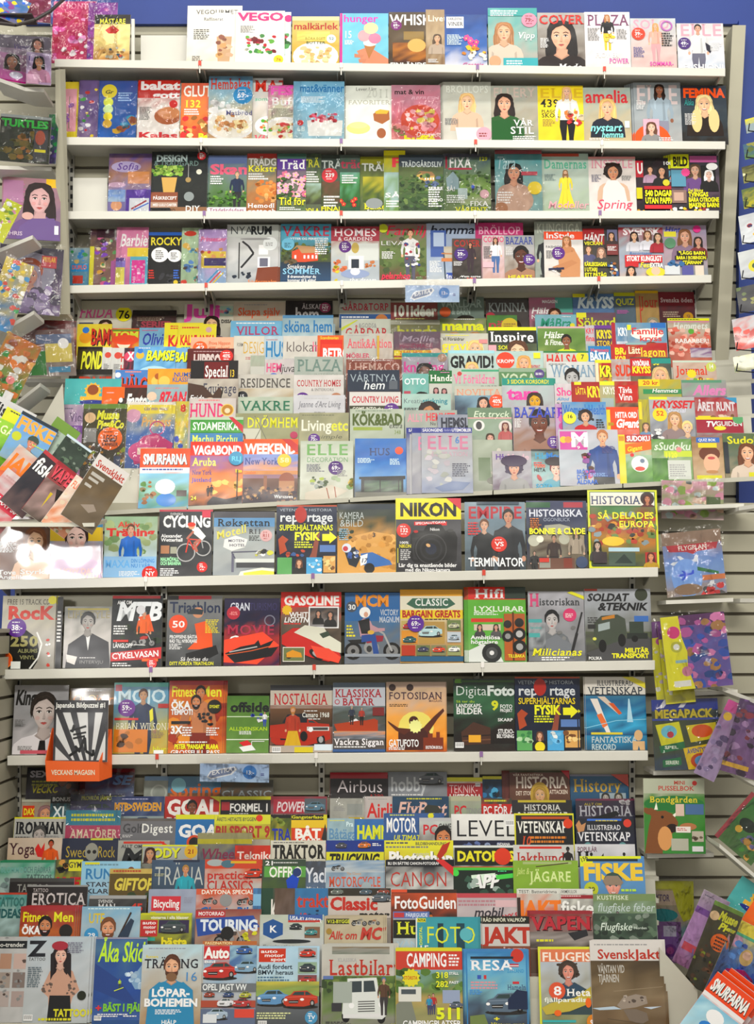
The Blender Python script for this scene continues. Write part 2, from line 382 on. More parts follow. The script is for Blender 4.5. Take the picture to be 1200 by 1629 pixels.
        a.line([q(.85, .42), q(.7, .1), q(.6, .04)], w_*.035, '999'); a.ell(*q(.48, .36), w_*.14, w_*.12, '888'); a.ell(*q(.44, .38), w_*.05, w_*.06, '333')
        a.pg(c, [q(.36, .2), q(.5, .13), q(.7, .14), q(.68, .24), q(.4, .28)]); a.pg('222', [q(.05, .22), q(.4, .2), q(.36, .29), q(.12, .28)])
        a.line([q(.15, .48), q(.6, .5)], w_*.03, 'ccc')
    elif k == 'cyc':
        x, y, w_ = f[1], f[2]*A, f[3]; c = s[4]; q = lambda u, v: (x+u*w_, y+v*w_)
        op(a, ['O', str(q(.28, 0)[0]), str((y+.8*w_)/A), str(w_*.26), str(w_*.03), 'aaa']); op(a, ['O', str(q(.75, 0)[0]), str((y+.68*w_)/A), str(w_*.22), str(w_*.03), 'aaa'])
        a.line([q(.28, .8), q(.35, .42), q(.7, .45), q(.5, .72), q(.35, .42)], w_*.035, s[5] if len(s) > 5 else 'eee'); a.line([q(.7, .45), q(.75, .68)], w_*.03, '999')
        a.line([q(.72, .4), q(.5, .55), q(.58, .78)], w_*.08, 'a65'); a.pg(c, [q(.4, .1), q(.6, .08), q(.82, .34), q(.72, .46), q(.5, .28)])
        a.line([q(.48, .2), q(.36, .34), q(.3, .42)], w_*.06, 'a65'); a.ell(*q(.42, .06), w_*.09, w_*.09, 'c97'); a.ell(*q(.42, .01), w_*.11, w_*.065, s[5] if len(s) > 5 else 'eee')
    elif k == 'plate':
        x, y, r = f[1], f[2]*A, f[3]; cs = s[4].split(',')
        a.ell(x, y, r*1.15, r*.8, 'f4f2ee', 0, 20); a.ell(x, y, r*1.0, r*.68, 'dddad2', 0, 20)
        a.blobs(x-r*.7, y-r*.5, x+r*.7, y+r*.4, 34, r*.17, cs)
    elif k == 'flow':
        x0, y0, x1, y1, nn, r = f[1], f[2]*A, f[3], f[4]*A, int(f[5]), f[6]; cs = s[7].split(',')
        for i in range(nn):
            x, y = a.rnd.uniform(x0, x1), a.rnd.uniform(y0, y1); c = a.rnd.choice(cs)
            for j in range(5):
                t = j*1.257+i; a.ell(x+math.cos(t)*r*.6, y+math.sin(t)*r*.6, r*.42, r*.42, c, 0, 7)
            a.ell(x, y, r*.25, r*.25, 'dc5', 0, 6)
    elif k == 'house':
        x, y, w_ = f[1], f[2]*A, f[3]; c, rf = s[4], s[5]; q = lambda u, v: (x+u*w_, y+v*w_)
        a.pg(c, [q(0, .25), q(.35, .1), q(.35, .7), q(0, .66)]); a.pg(c, [q(.35, .25), q(1, .28), q(1, .62), q(.35, .7)])
        a.pg(rf, [q(-.05, .26), q(.18, 0), q(.85, .05), q(1.06, .3), q(.38, .32), q(.2, .06)])
        for u in (.1, .45, .6, .76, .9): a.pg('eee', [q(u, .4), q(u+.07, .4), q(u+.07, .54), q(u, .54)])
    elif k == 'truck':
        x, y, w_ = f[1], f[2]*A, f[3]; c = s[4]; q = lambda u, v: (x+u*w_, y+v*w_)
        for u, v in ((.12, .8), (.88, .82)): a.ell(*q(u, v), w_*.09, w_*.13, '151515')
        a.pg(c, [q(.15, .02), q(.78, 0), q(.84, .35), q(.98, .42), q(1, .78), q(.9, .86), q(.12, .84), q(.04, .74), q(.06, .4), q(.14, .34)])
        a.pg('3a4448', [q(.2, .08), q(.46, .07), q(.46, .3), q(.19, .31)]); a.pg('3a4448', [q(.5, .07), q(.72, .06), q(.76, .29), q(.5, .3)])
        for i in range(5): a.line([q(.38, .5+i*.05), q(.74, .49+i*.05)], w_*.022, '555')
        a.ell(*q(.24, .58), w_*.06, w_*.06, 'ddd'); a.ell(*q(.88, .56), w_*.06, w_*.06, 'ddd'); a.pg('ccc', [q(.06, .76), q(.95, .74), q(.95, .82), q(.06, .84)])
    elif k == 'cam':
        x, y, w_ = f[1], f[2]*A, f[3]; q = lambda u, v: (x+u*w_, y+v*w_)
        a.pg('161618', [q(0, .2), q(.08, .1), q(.28, .1), q(.36, -.04), q(.66, -.04), q(.74, .1), q(.95, .12), q(1, .25), q(.98, .75), q(.9, .82), q(.08, .8), q(0, .7)])
        a.pg('2c2c2e', [q(.04, .26), q(.2, .24), q(.2, .74), q(.06, .72)]); a.text('Nikon', *q(.42, .04), w_*.2, w_*.06, 'ccc', 'b')
        for r, c in ((.36, '0a0a0b'), (.335, '3a3a3c'), (.31, '111'), (.24, '26262a'), (.2, '0c0c10'), (.12, '1c2438')): a.ell(*q(.44, .5), w_*r, w_*r, c, 0, 28)
        a.ell(*q(.38, .42), w_*.05, w_*.035, 'c8a070', 30); a.ell(*q(.12, .12), w_*.05, w_*.03, 'a22'); a.ell(*q(.85, .1), w_*.07, w_*.04, '333')
    elif k == 'plane':
        x, y, w_ = f[1], f[2]*A, f[3]; c = s[4]; q = lambda u, v: (x+u*w_, y+v*w_)
        a.pg(c, [q(0, .2), q(.1, .14), q(.8, .1), q(.88, -.05), q(.96, -.05), q(.95, .16), q(.7, .24), q(.1, .26)]); a.pg(c, [q(.4, .16), q(.25, -.06), q(.36, -.06), q(.6, .14)]); a.pg(c, [q(.42, .22), q(.2, .5), q(.32, .5), q(.62, .2)])
    elif k == 'boat':
        x, y, w_ = f[1], f[2]*A, f[3]; q = lambda u, v: (x+u*w_, y+v*w_)
        a.pg(s[4], [q(0, .2), q(.95, 0), q(1, .04), q(.9, .3), q(.5, .36), q(.1, .32)]); a.pg('dde', [q(.25, .12), q(.5, 0), q(.6, .08)])
        a.pg('eff', [q(-.1, .34), q(.3, .26), q(.9, .3), q(1.05, .38), q(.4, .42)])
    elif k == 'beast':  # animal head
        x, y, w_ = f[1], f[2]*A, f[3]; c, d = s[4], s[5]; q = lambda u, v: (x+u*w_, y+v*w_)
        a.pg(c, [q(0, .15), q(.12, .1), q(.28, .2), q(.5, .18), q(.72, .28), q(.85, .5), q(.8, .72), q(.62, .85), q(.45, .8), q(.4, 1.5), q(-.1, 1.5), q(.05, .6), q(.12, .35)])
        a.ell(*q(.02, .2), w_*.13, w_*.08, c, 30); a.ell(*q(.68, .66), w_*.16, w_*.12, d); a.ell(*q(.42, .36), w_*.04, w_*.04, '111'); a.pg('ddc', [q(.2, .16), q(.26, -.05), q(.3, .16)]); a.pg('ddc', [q(.7, .3), q(.92, .14), q(.76, .36)])
    else: raise ValueError('op '+k)
# ---------------------------------------------------------------- magazines
EPS = .00005
def art_object(name, a, W, H, t, parent):
    vs = [((x-.5)*W, -t-l*EPS, H-y*W) for x, y, l in a.v]
    me = bpy.data.meshes.new(name); me.from_pydata(vs, [], a.f)
    ca = me.color_attributes.new('Col', 'FLOAT_COLOR', 'CORNER')
    flat = []
    for c in a.c: flat += c
    ca.data.foreach_set('color', flat); me.materials.append(M_print); me.update()
    o = bpy.data.objects.new(name, me); C.objects.link(o); o.parent = parent
    return o
def make_mag(name, W, H, bg, art, t=.003, seed=1, bag=False, vs_=1):
    A = H/W
    vs, fs = hexa([(-W/2, -t, 0), (W/2, -t, 0), (W/2, 0, 0), (-W/2, 0, 0), (-W/2, -t, H), (W/2, -t, H), (W/2, 0, H), (-W/2, 0, H)])
    root = mesh(name, vs, fs, M_paper)
    a = Art(A, seed); cols = bg.split(',')
    if len(cols) > 1: a.smooth(0, 0, 1, A, cols, .13, 7, 12)
    else: a.rect(0, 0, 1, A, cols[0])
    a.VA = A*vs_
    c0 = hx(cols[0]); stick = None; st_top = 0; stickers = []
    for ln in art.split(';'):
        tk = ln.split()
        if not tk: continue
        if tk[0] == 'X' or tk[0] == '@':
            b_ = Art(A, seed, False); b_.VA = A*vs_; b_.lay = a.lay+2; op(b_, tk if tk[0] == 'X' else tk[1:])
            if tk[0] == '@' and stickers: 
                q = stickers[-1]; q2 = q; b_.lay = q.lay+1; n = len(q.v); b2 = Art(A, seed, False); b2.VA = A*vs_; b2.lay = q.lay+1; op(b2, tk[1:])
                q.f += [tuple(i+n for i in fc) for fc in b2.f]; q.v += b2.v; q.c += b2.c; q.lay = b2.lay
            else: stickers.append(b_)
            a.lay += 3
        else: op(a, tk)
    cv = art_object('cover', a, W, H, t, root)
    sp = mesh('spine', *hexa([(-W/2-.0006, -t, 0), (-W/2, -t, 0), (-W/2, .0002, 0), (-W/2-.0006, .0002, 0), (-W/2-.0006, -t, H), (-W/2, -t, H), (-W/2, .0002, H), (-W/2-.0006, .0002, H)]), M_print, root)
    ca = sp.data.color_attributes.new('Col', 'FLOAT_COLOR', 'CORNER'); ca.data.foreach_set('color', list(c0)*24)
    for q in stickers: art_object('price_sticker', q, W, H, t, cv)
    if bag: film(W, H, t+.004+a.lay*EPS, root, seed)
    root['lay'] = a.lay*EPS+t
    return root
def film(W, H, off, root, seed):
    r = random.Random(seed); nx, ny = 12, 16; vs = []; fs = []
    ph = [r.uniform(0, 6) for _ in range(6)]
    for j in range(ny+1):
        for i in range(nx+1):
            u, v = i/nx, j/ny
            x = (u-.5)*(W+.012)+(.002*math.sin(v*17+ph[0]) if i in (0, nx) else 0); z = v*(H+.016)-.001+(.003*math.sin(u*21+ph[1]) if j == ny else 0)
            d = .003*math.sin(u*9+v*5+ph[2])*math.sin(v*7+ph[3])+.0015*r.uniform(-1, 1)
            vs.append((x, -off-.003-d, max(z, 0)))
    for j in range(ny):
        for i in range(nx):
            k = j*(nx+1)+i; fs.append((k, k+1, k+nx+2, k+nx+1))
    o = mesh('plastic_bag', vs, fs, M_film, root)
    for p in o.data.polygons: p.use_smooth = True
COPIES = []
def stack_copies():            # further copies behind a cover: only their paper edges show
    import bmesh
    bm = bmesh.new(); bpy.context.view_layer.update()
    for o, d in COPIES:
        M = Matrix.Translation(d) @ o.matrix_basis
        for ch in [o]+[c for c in o.children if c.name.startswith('cover') or c.name.startswith('spine')]:
            n = len(bm.verts); nf = len(bm.faces); bm.from_mesh(ch.data); bm.verts.ensure_lookup_table(); bm.faces.ensure_lookup_table()
            for v in bm.verts[n:]: v.co = M @ v.co
            for f in bm.faces[nf:]: f.material_index = 0 if ch is o else 1
    me = bpy.data.meshes.new('magazine_copies'); bm.to_mesh(me); bm.free()
    me.materials.append(M_paper); me.materials.append(M_print)
    o = bpy.data.objects.new('magazine_copies', me); C.objects.link(o)
    tag(o, 'further copies stacked behind front magazines, only their edges showing', 'magazine stacks'); o['kind'] = 'stuff'
NUM = ['zero', 'one', 'two', 'three', 'four', 'five', 'six']
ORD = ['first', 'second', 'third', 'fourth', 'fifth', 'sixth', 'seventh', 'eighth', 'ninth']
ALL = []
# rows: (name, base line function px->py, y of the feet, lean in degrees, phrase)
def ln(x0, y0, x1, y1): return lambda x: y0+(y1-y0)*(x-x0)/(x1-x0)
UB = ln(220, 812, 1150, 763); UD = [207, 180, 155, 130, 100, 70, 38, 0]
LB = ln(60, 1628, 1000, 1644); LD = [282, 250, 215, 180, 145, 100, 65, 0]
ROWS = {}
U_LIP, L_LIP = -.168, -.662
for k, (l, Yf, ph) in enumerate([((87, 95, 1155, 110), U_LIP, 'upper rack top shelf'), ((92, 219, 1155, 226), U_LIP, 'upper rack second shelf'),
        ((100, 337, 1145, 336), U_LIP, 'upper rack third shelf'), ((107, 455, 1133, 438), U_LIP, 'upper rack fourth shelf'),
        ((0, 923, 1048, 903), L_LIP, 'lower rack top shelf'), ((0, 1066, 1043, 1051), L_LIP, 'lower rack second shelf'), ((12, 1203, 1032, 1195), L_LIP, 'lower rack third shelf')]):
    ROWS['s%d' % k] = dict(base=ln(*l), Yf=Yf, Y=Yf+.034, th=9, ph=ph, line=l, step=.0062)
TP = ['rearmost', 'second', 'third', 'fourth', 'fifth', 'sixth', 'seventh', 'front']
UY = [-.075-.062*k for k in range(8)]; LY = [-.58-.062*k for k in range(8)]
def zat(px, lx, Ys, base):    # height of a base line that was read off at depth Ys
    return CZ+(1000-base(px))*kk(Ys)
for k in range(8):
    ROWS['u%d' % k] = dict(base=(lambda x, k=k: UB(x)-UD[k]), Yf=UY[k], Y=UY[k], th=14, ph='upper rack %s tier' % TP[k], step=.0068)
    ROWS['l%d' % k] = dict(base=(lambda x, k=k: LB(x)-LD[k]), Yf=LY[k], Y=LY[k], th=14, ph='lower rack %s tier' % TP[k], step=.0068)
def place_row(key, text):
    R = ROWS[key]; done = []; prev = None; ents = []
    for L in text.strip().split('\n'):
        if not L.strip(): continue
        p = L.split('|'); ents.append([[float(q) for q in p[0].split()], p[1].split(), p[2].strip(), p[3].strip(), p[4] if len(p) > 4 else ''])
    for a, b_ in zip(ents, ents[1:]):
        if 0 < a[0][2]-b_[0][0] <= 5: a[0][2] = b_[0][0]-.4
    for i, (xy, fl, bg, desc, art) in enumerate(ents):
        x0, y0, x1 = xy[:3]; xm = (x0+x1)/2; th = math.radians(1 if 't1' in fl else R['th'])
        lev = 0
        for (a0, a1, l) in done:
            if min(a1, x1)-max(a0, x0) > .3: lev = max(lev, l+1)
        done.append((x0, x1, lev))
        Y0 = R['Y']-lev*R['step']
        zb = CZ+(1000-R['base'](xm))*kk(R['Yf'])+.0015
        s_, c_ = math.sin(th), math.cos(th)
        m = (1000-y0)*KP; H = (CZ+m*(5+Y0)-zb)/(c_-m*s_)
        W = (x1-x0)*kk(Y0+H*s_*.5)
        cat = 'magazine'; name = 'magazine'; roll = 0; ncopy = 0; cdx = 0
        for q in fl:
            if q[0] == 'r' and q[1:]: roll = float(q[1:])
            if q[0] == 'c' and ':' in q: ncopy = int(q[1:].split(':')[0]); cdx = float(q.split(':')[1])
            if q == 'comic': name = 'comic_book'; cat = 'comic book'
        if name == 'magazine' and any(q in desc for q in ('crossword', 'sudoku', 'puzzle')): name = 'puzzle_magazine'; cat = 'puzzle magazine'
        elif name == 'magazine' and 'b' in fl: name = 'bagged_magazine'; cat = 'bagged magazine'
        o = make_mag(name, W, H, bg, art, .003, i*7+len(key)*31+int(x0), 'b' in fl, 1 if key[0] == 's' or key[1] == '7' else (.84 if key[0] == 'u' else .78))
        o.location = (((x0+x1)/2-600)*kk(Y0+H*s_*.5), Y0, zb); o.rotation_euler = (-th, 0, 0)
        if roll: o.rotation_euler = (Matrix.Rotation(-th, 3, 'X') @ Matrix.Rotation(math.radians(roll), 3, 'Y')).to_euler()
        ALL.append((o, desc, R['ph'], x0, cat, 'magazines on the '+R['ph']))
        for j in range(ncopy):
            COPIES.append((o, Vector((cdx*(j+1)*kk(Y0), .0062*(j+1), 0))))
def loose(px, py, Y, W, H, yaw, roll, pitch, bg, desc, art, fl='', where='', name='magazine', t=.004, cat='magazine', group=None):
    if name == 'magazine' and 'b' in fl: name = 'bagged_magazine'; cat = 'bagged magazine'
    o = make_mag(name, W, H, bg, art, t, int(px*7+py), 'b' in fl)
    Rm = Matrix.Rotation(math.radians(yaw), 3, 'Z') @ Matrix.Rotation(math.radians(-pitch), 3, 'X') @ Matrix.Rotation(math.radians(roll), 3, 'Y')
    c = PT(px, py, Y); o.rotation_euler = Rm.to_euler(); o.location = c-Rm @ Vector((0, 0, H/2))
    ALL.append((o, desc, where, px, cat, group or 'loose magazines and bags on the side displays'))
    return o
def finish_labels():
    stack_copies()
    seen = {}
    for it in ALL:
        L = it[1]+(', '+it[2] if it[2] else ''); seen.setdefault(L, []).append(it)
    for L, its in seen.items():
        its.sort(key=lambda q: q[3])
        for i, it in enumerate(its):
            lab = L if len(its) == 1 else it[1]+', '+ORD[min(i, 8)]+' such from left, '+it[2]
            tag(it[0], lab, it[4], it[5])
            if len(lab.split()) > 16: print('LONG', len(lab.split()), lab)
            if 'lay' in it[0]: del it[0]['lay']
# ---------------------------------------------------------------- architecture
def wall_slats(name, x0, x1, Y, z0, z1, pitch, m=M_slat, depth=.012):
    """horizontal slatwall: boards with grooves, one mesh"""
    mb = MB(); z = z0
    while z < z1-.01:
        e = min(z+pitch-.012, z1); mb.box(x0, x1, Y, Y+depth, z, e); z += pitch
    o = mb.build(name, m); struct(o)
    g = MB().box(x0, x1, Y+depth, Y+depth+.02, z0, z1).build(name.replace('wall', 'trim')+'_groove_backing' if 0 else 'wall_backing_'+name.split('_')[-1], M_groove); struct(g)
    return o
def XP(px, Y): return (px-600)*kk(Y)
def ZP(py, Y): return CZ+(1000-py)*kk(Y)
# floor, ceiling, back walls
struct(MB().box(-4, 4, -6.5, .6, -.05, 0).build('floor', M_floor))
struct(MB().box(-4, 4, -6.5, .6, 6.4, 6.45).build('ceiling', M_ceil))
xr = XP(1172, 0)
wall_slats('wall_back', XP(-40, 0), xr, 0.0, ZP(840, 0), ZP(38, 0), .068)
struct(MB().box(-4, 4, .05, .1, 0, 6.4).build('wall_rear', M_blue))
# end post: leaning slightly like the photographed upright
mb = MB(); a = [XP(1166, -.1), XP(1187, -.1)]; z0, z1 = ZP(800, -.1), ZP(40, -.1); sh = -.1
mb.hexa([(a[0]+sh, -.1, z0), (a[1]+sh, -.1, z0), (a[1]+sh, .03, z0), (a[0]+sh, .03, z0), (a[0], -.1, z1), (a[1], -.1, z1), (a[1], .03, z1), (a[0], .03, z1)])
struct(mb.build('trim_1', M_slat))
struct(MB().box(XP(40, -.02), 2.4, -.02, .05, ZP(38, -.02), 6.4).build('wall_top', M_blue))
mb = MB().box(XP(1176, -.04), 2.2, -.04, .05, ZP(1000, 0), ZP(36, -.02)); struct(mb.build('wall_right', M_blue))
struct(MB().box(-3.2, -3.15, -6.5, .6, 0, 6.4).build('wall_left', M_ceil))
# perpendicular slatwall on the upper left, going toward the viewer
xl = XP(98, 0)
def side_slats(name, X, Ya, Yb, z0, z1, pitch):
    mb = MB(); z = z0
    while z < z1-.01:
        e = min(z+pitch-.012, z1); mb.box(X-.012, X, Ya, Yb, z, e); z += pitch
    struct(mb.build(name, M_slat)); struct(MB().box(X-.03, X-.012, Ya, Yb, z0, z1).build('wall_backing_'+name.split('_', 1)[1], M_groove))
# lower rack: its own wall half a metre in front
Yl = -.5
wall_slats('wall_low', XP(28, Yl), XP(1200, Yl)+.15, Yl, 0, ZP(800, Yl), .0755)
side_slats('wall_side_lower', XP(30, Yl), -1.6, Yl, 0, ZP(1000, Yl), .0755)
# ---------------------------------------------------------------- shelves
def board(px0, px1, line, Yf, Yb, label, lip=.03, group='shelf boards of the racks'):
    f = ln(*line); xa, xb = XP(px0, Yf), XP(px1, Yf); za, zb = ZP(f(px0), Yf), ZP(f(px1), Yf); dz = zb-za
    root = MB().box(xa, xb, Yf+.004, Yb, za-.009, za, dz).build('wall_shelf', M_shelf)
    MB().box(xa, xb, Yf-.004, Yf+.004, za-lip, za+.0015, dz).build('front_lip', M_shelf, root, .0015)
    for x, d in ((xa+.012, 0), (xb-.016, dz)):
        MB().hexa([(x, Yf+.03, za-.02+d), (x+.004, Yf+.03, za-.02+d), (x+.004, Yb, za-.06+d), (x, Yb, za-.06+d), (x, Yf+.03, za-.009+d), (x+.004, Yf+.03, za-.009+d), (x+.004, Yb, za-.009+d), (x, Yb, za-.009+d)]).build('bracket', M_steel, root)
    tag(root, label, 'shelf', group); return root
UPX = [(0, 318), (318, 543), (543, 760), (760, 962), (962, 2000)]
ALN = ['leftmost', 'second from left', 'middle', 'second from right', 'rightmost']
OR4 = ['top', 'second', 'third', 'fourth']
seams = [[318, 543, 760, 962], [320, 543, 757, 958], [325, 543, 756, 955], [328, 544, 755, 953]]
for k in range(4):
    l = ROWS['s%d' % k]['line']; xs = [l[0]]+seams[k]+[l[2]]
    for i in range(5):
        board(xs[i], xs[i+1]-1, l, U_LIP, 0, 'white metal shelf board, %s of its row, %s upper shelf' % (ALN[i], OR4[k]))
lse = [[232, 498, 770], [240, 500, 768], [250, 503, 766]]
for k in range(3):
    l = ROWS['s%d' % (k+4)]['line']; xs = [l[0]-12 if k < 2 else l[0]]+lse[k]+[l[2]]
    for i in range(4):
        board(xs[i], xs[i+1]-1, l, L_LIP, Yl, 'white metal shelf board, %s of its row, %s lower shelf' % (['leftmost', 'second from left', 'third from left', 'rightmost'][i], OR4[k]), .033)
# little red and white clips hanging at the shelf seams
for k in range(7):
    l = ROWS['s%d' % k]['base']; Yf = (U_LIP if k < 4 else L_LIP)-.006; ss = seams[k] if k < 4 else lse[k-4]
    for i, px in enumerate(ss):
        z = ZP(l(px), Yf); x = XP(px, Yf)
        r = MB().box(x-.006, x+.006, Yf-.002, Yf, z-.016, z+.004).build('shelf_clip', mat('clip_red', hx(['c84a3a', 'e0dcd8', '8a6a9a'][(i+k) % 3])), None, .0008)
        MB().box(x-.002, x+.002, Yf-.0015, Yf, z-.045, z-.016).build('strip', M_shelf, r)
        tag(r, 'small clip on the seam, number %s from the left, %s' % (NUM[i+1], ROWS['s%d' % k]['ph']), 'clip', 'clips on the shelf seams')
# perforated uprights
def upright(px, Y, py0, py1, label, w_=.022):
    x = XP(px, Y); z0, z1 = ZP(py1, Y), ZP(py0, Y)
    r = MB().box(x-w_/2, x+w_/2, Y-.012, Y, z0, z1).build('slotted_upright', M_steel)
    mb = MB(); z = z0+.01
    while z < z1-.03: mb.box(x-.005, x+.005, Y-.0135, Y-.011, z, z+.018); z += .036
    mb.build('slots', M_slot, r); tag(r, label, 'upright', 'slotted steel uprights')
for i, px in enumerate([115, 330, 544, 748, 938, 1103]):
    upright(px, 0, 44, 640, 'slotted grey steel upright, number %s from the left on the upper rack' % NUM[i+1])
for i, px in enumerate([30, 262, 512, 758, 1005]):
    upright(px, Yl, 830, 1310, 'slotted grey steel upright, number %s from the left on the lower rack' % NUM[i+1])
# ---------------------------------------------------------------- stepped racks
def stepped(key, px0, px1, YY, B, D, label, skip=()):
    root = bpy.data.objects.new('stepped_magazine_rack', None); C.objects.link(root); root.location = ((XP(px0, YY[4])+XP(px1, YY[4]))/2, YY[4], 0)
    inv = Matrix.Translation(root.location).inverted(); th = math.radians(14)
    for k in range(8):
        if k in skip: continue
        Y = YY[k]; f = lambda px, k=k, Y=Y: CZ+(1000-(B(px)-D[k]))*kk(Y)
        xa, xb = XP(px0, YY[0])if 0 else XP(px0, Y), XP(px1, Y); za, dz = f(px0), f(px1)-f(px0)
        zup = (CZ+(1000-(B(px0)-D[k-1]))*kk(YY[k-1]) if k else za+.1)-za
        mb = MB().box(xa, xb, Y-.011, Y+.034, za-.006, za, dz)
        yb = Y+.034
        for d in (0,):
            t = zup*math.tan(th)
            yt = min(yb+t, (YY[k-1]-.012 if k else yb+t)+.0)
            yt = max(yt, yb)
            mb.hexa([(xa, yb-.004, za), (xb, yb-.004, za+dz), (xb, yb, za+dz), (xa, yb, za), (xa, yt-.004, za+zup-.006), (xb, yt-.004, za+zup-.006+dz), (xb, yt, za+zup-.006+dz), (xa, yt, za+zup-.006)])
        mb.box(xa, xb, Y-.014, Y-.011, za-.012, za+.004, dz)
        o = mb.build('tray', M_rack, root); o.data.transform(inv)
    tag(root, label, 'magazine rack', 'stepped racks'); return root
BX = [(93, 299), (300, 556), (557, 784), (785, 990), (991, 1202)]
for i, (a, b_) in enumerate(BX):
    stepped('u', a, b_-1, UY, UB, UD, 'beige stepped magazine rack, %s of five in the upper tiers' % ALN[i], (0,) if i == 4 else ())
BXL = [(-14, 250), (251, 508), (509, 762), (763, 1048)]
for i, (a, b_) in enumerate(BXL):
    stepped('l', a, b_-1, LY, LB, LD, 'beige stepped magazine rack, %s of four in the lower tiers' % ['leftmost', 'second from left', 'third from left', 'rightmost'][i])
# plain front panel under the upper tiers (empty front ledge at the left) and plinths
def slab(name, pts, m, label=None, cat=None, th=.012):
    """plate from four 3D corners, thickness going back (+Y)"""
    P = [Vector(p) for p in pts]; n = (P[1]-P[0]).cross(P[3]-P[0]).normalized()
    if n.y < 0: n = -n
    Q = [p+n*th for p in P]
    o = mesh(name, P+Q, [(0,1,2,3),(7,6,5,4),(0,4,5,1),(1,5,6,2),(2,6,7,3),(3,7,4,0)], m)
    if label: tag(o, label, cat)
    return o
slab('rack_front_panel', [PT(150, 745, -.45), PT(302, 745, -.45), PT(302, 830, -.5), PT(150, 830, -.5)], M_rack, 'bare beige metal front panel below the children comics', 'panel')
struct(MB().box(XP(60, -.5), XP(1205, -.5), -.495, -.3, ZP(838, -.5), ZP(815, -.5)).build('trim_2', M_rack))
struct(MB().box(XP(-16, -1), XP(1050, -1), -1.03, -.51, 0, ZP(1662, -1.03)).build('trim_3', M_rack))
slab('rack_side_panel', [PT(1050, 1508, -.98), PT(1110, 1575, -.98), PT(1112, 1720, -.98), PT(1052, 1720, -.98)], M_rack, 'beige metal side panel right of the brown hunting magazine', 'panel')
slab('rack_divider', [PT(843, 1555, -.97), PT(862, 1555, -.97), PT(862, 1690, -.97), PT(843, 1690, -.97)], M_rack, 'bare beige strip between the travel magazine and angler magazine', 'panel')
# blank board inserts on the shelves
def blank(x0, y0, x1, y1, Y, label):
    o = slab('blank_insert', [PT(x0, y0, Y), PT(x1, y0, Y), PT(x1, y1, Y), PT(x0, y1, Y)], M_shelf, th=.004); tag(o, label, 'insert')
blank(224, 56, 297, 97, -.06, 'blank white back board between gold comic and vegetarian food magazine, top shelf')
blank(116, 283, 171, 341, -.09, 'blank white card insert at the left end of the third shelf')
r = slab('picture_frame', [PT(209, 30, -.12), PT(214, 30, -.12), PT(214, 98, -.12), PT(209, 98, -.12)], M_shelf, th=.01); tag(r, 'narrow white frame edge right of the gold comic, top shelf', 'frame')
# promotional cards hanging under the shelves
def promo(px0, py0, px1, py1, Y, label, roll):
    w_, h = (px1-px0)*kk(Y), (py1-py0)*kk(Y); a = Art(h/w_, 3)
    a.rect(0, 0, 1, a.A, '9ab0d0', 'a8c0dc'); a.pg('e0e4ec', [(.1, .75*a.A), (.15, .42*a.A), (.5, .15*a.A), (.54, .3*a.A), (.46, .6*a.A), (.16, .88*a.A)])
    a.pg('7884a0', [(.12, .72*a.A), (.17, .45*a.A), (.49, .2*a.A), (.5, .32*a.A), (.44, .55*a.A), (.17, .8*a.A)])
    a.text('EXTRA', .17, .4*a.A, .3, .24*a.A, 'e8ecf0', 'bi', -12)
    a.ell(.72, .45*a.A, .1, .1, '3a78b8', 0, 20); a.text('13:-', .66, .36*a.A, .12, .2*a.A, 'f0f4f8', 'b'); a.lines(.88, .5*a.A, .07, 2, '448', .08)
    H = h
    root = mesh('promotion_card', *hexa([(-w_/2, -.002, 0), (w_/2, -.002, 0), (w_/2, 0, 0), (-w_/2, 0, 0), (-w_/2, -.002, h), (w_/2, -.002, h), (w_/2, 0, h), (-w_/2, 0, h)]), M_paper)
    art_object('printed_face', a, w_, h, .0022, root); film(w_+.01, h+.02, .006, root, 5)
    MB().box(-.02, .02, -.001, .0005, h, h+.014).build('hanging_tab', M_film, root)
    c = PT((px0+px1)/2, py1, Y); root.location = c; root.rotation_euler = (0, math.radians(roll), 0); tag(root, label, 'promotion card', 'hanging promotion cards')
promo(645, 454, 731, 481, -.2, 'blue card with 13:- hanging under the fourth shelf of upper rack', 0)
promo(318, 1215, 428, 1244, -.7, 'blue card with 13:- hanging under the third shelf of lower rack', 1)
# orange cardboard dispenser with one magazine
Y = -.73
ob = bpy.data.objects.new('cardboard_dispenser', None); C.objects.link(ob); ob.location = PT(125, 1243, Y); inv = Matrix.Translation(ob.location).inverted()
def pc(name, pts, m, th=.003):
    o = slab(name, pts, m, th=th); o.parent = ob; o.data.transform(inv); return o
pc('front_panel', [PT(73, 1210, Y), PT(158, 1212, Y), PT(158, 1243, Y), PT(75, 1243, Y)], M_orange)
pc('side_panel', [PT(158, 1212, Y), PT(178, 1160, Y+.06), PT(178, 1236, Y+.06), PT(158, 1243, Y)], M_orange)
pc('side_panel', [PT(73, 1210, Y), PT(84, 1158, Y+.06), PT(84, 1232, Y+.06), PT(75, 1243, Y)], M_orange)
pc('back_panel', [PT(84, 1158, Y+.062), PT(178, 1160, Y+.062), PT(178, 1236, Y+.062), PT(84, 1232, Y+.062)], M_orange)
a = Art(.32, 1); a.text('VECKANS_MAGASIN', .1, .13, .82, .09, 'f4d8c0', 'b'); w_ = 84*kk(Y)
o = art_object('printed_text', a, w_, .32*w_, 0, ob); o.location = PT(115.5, 1241, Y-.001)-ob.location
tag(ob, 'orange cardboard dispenser marked VECKANS MAGASIN, third shelf of the lower rack', 'dispenser')
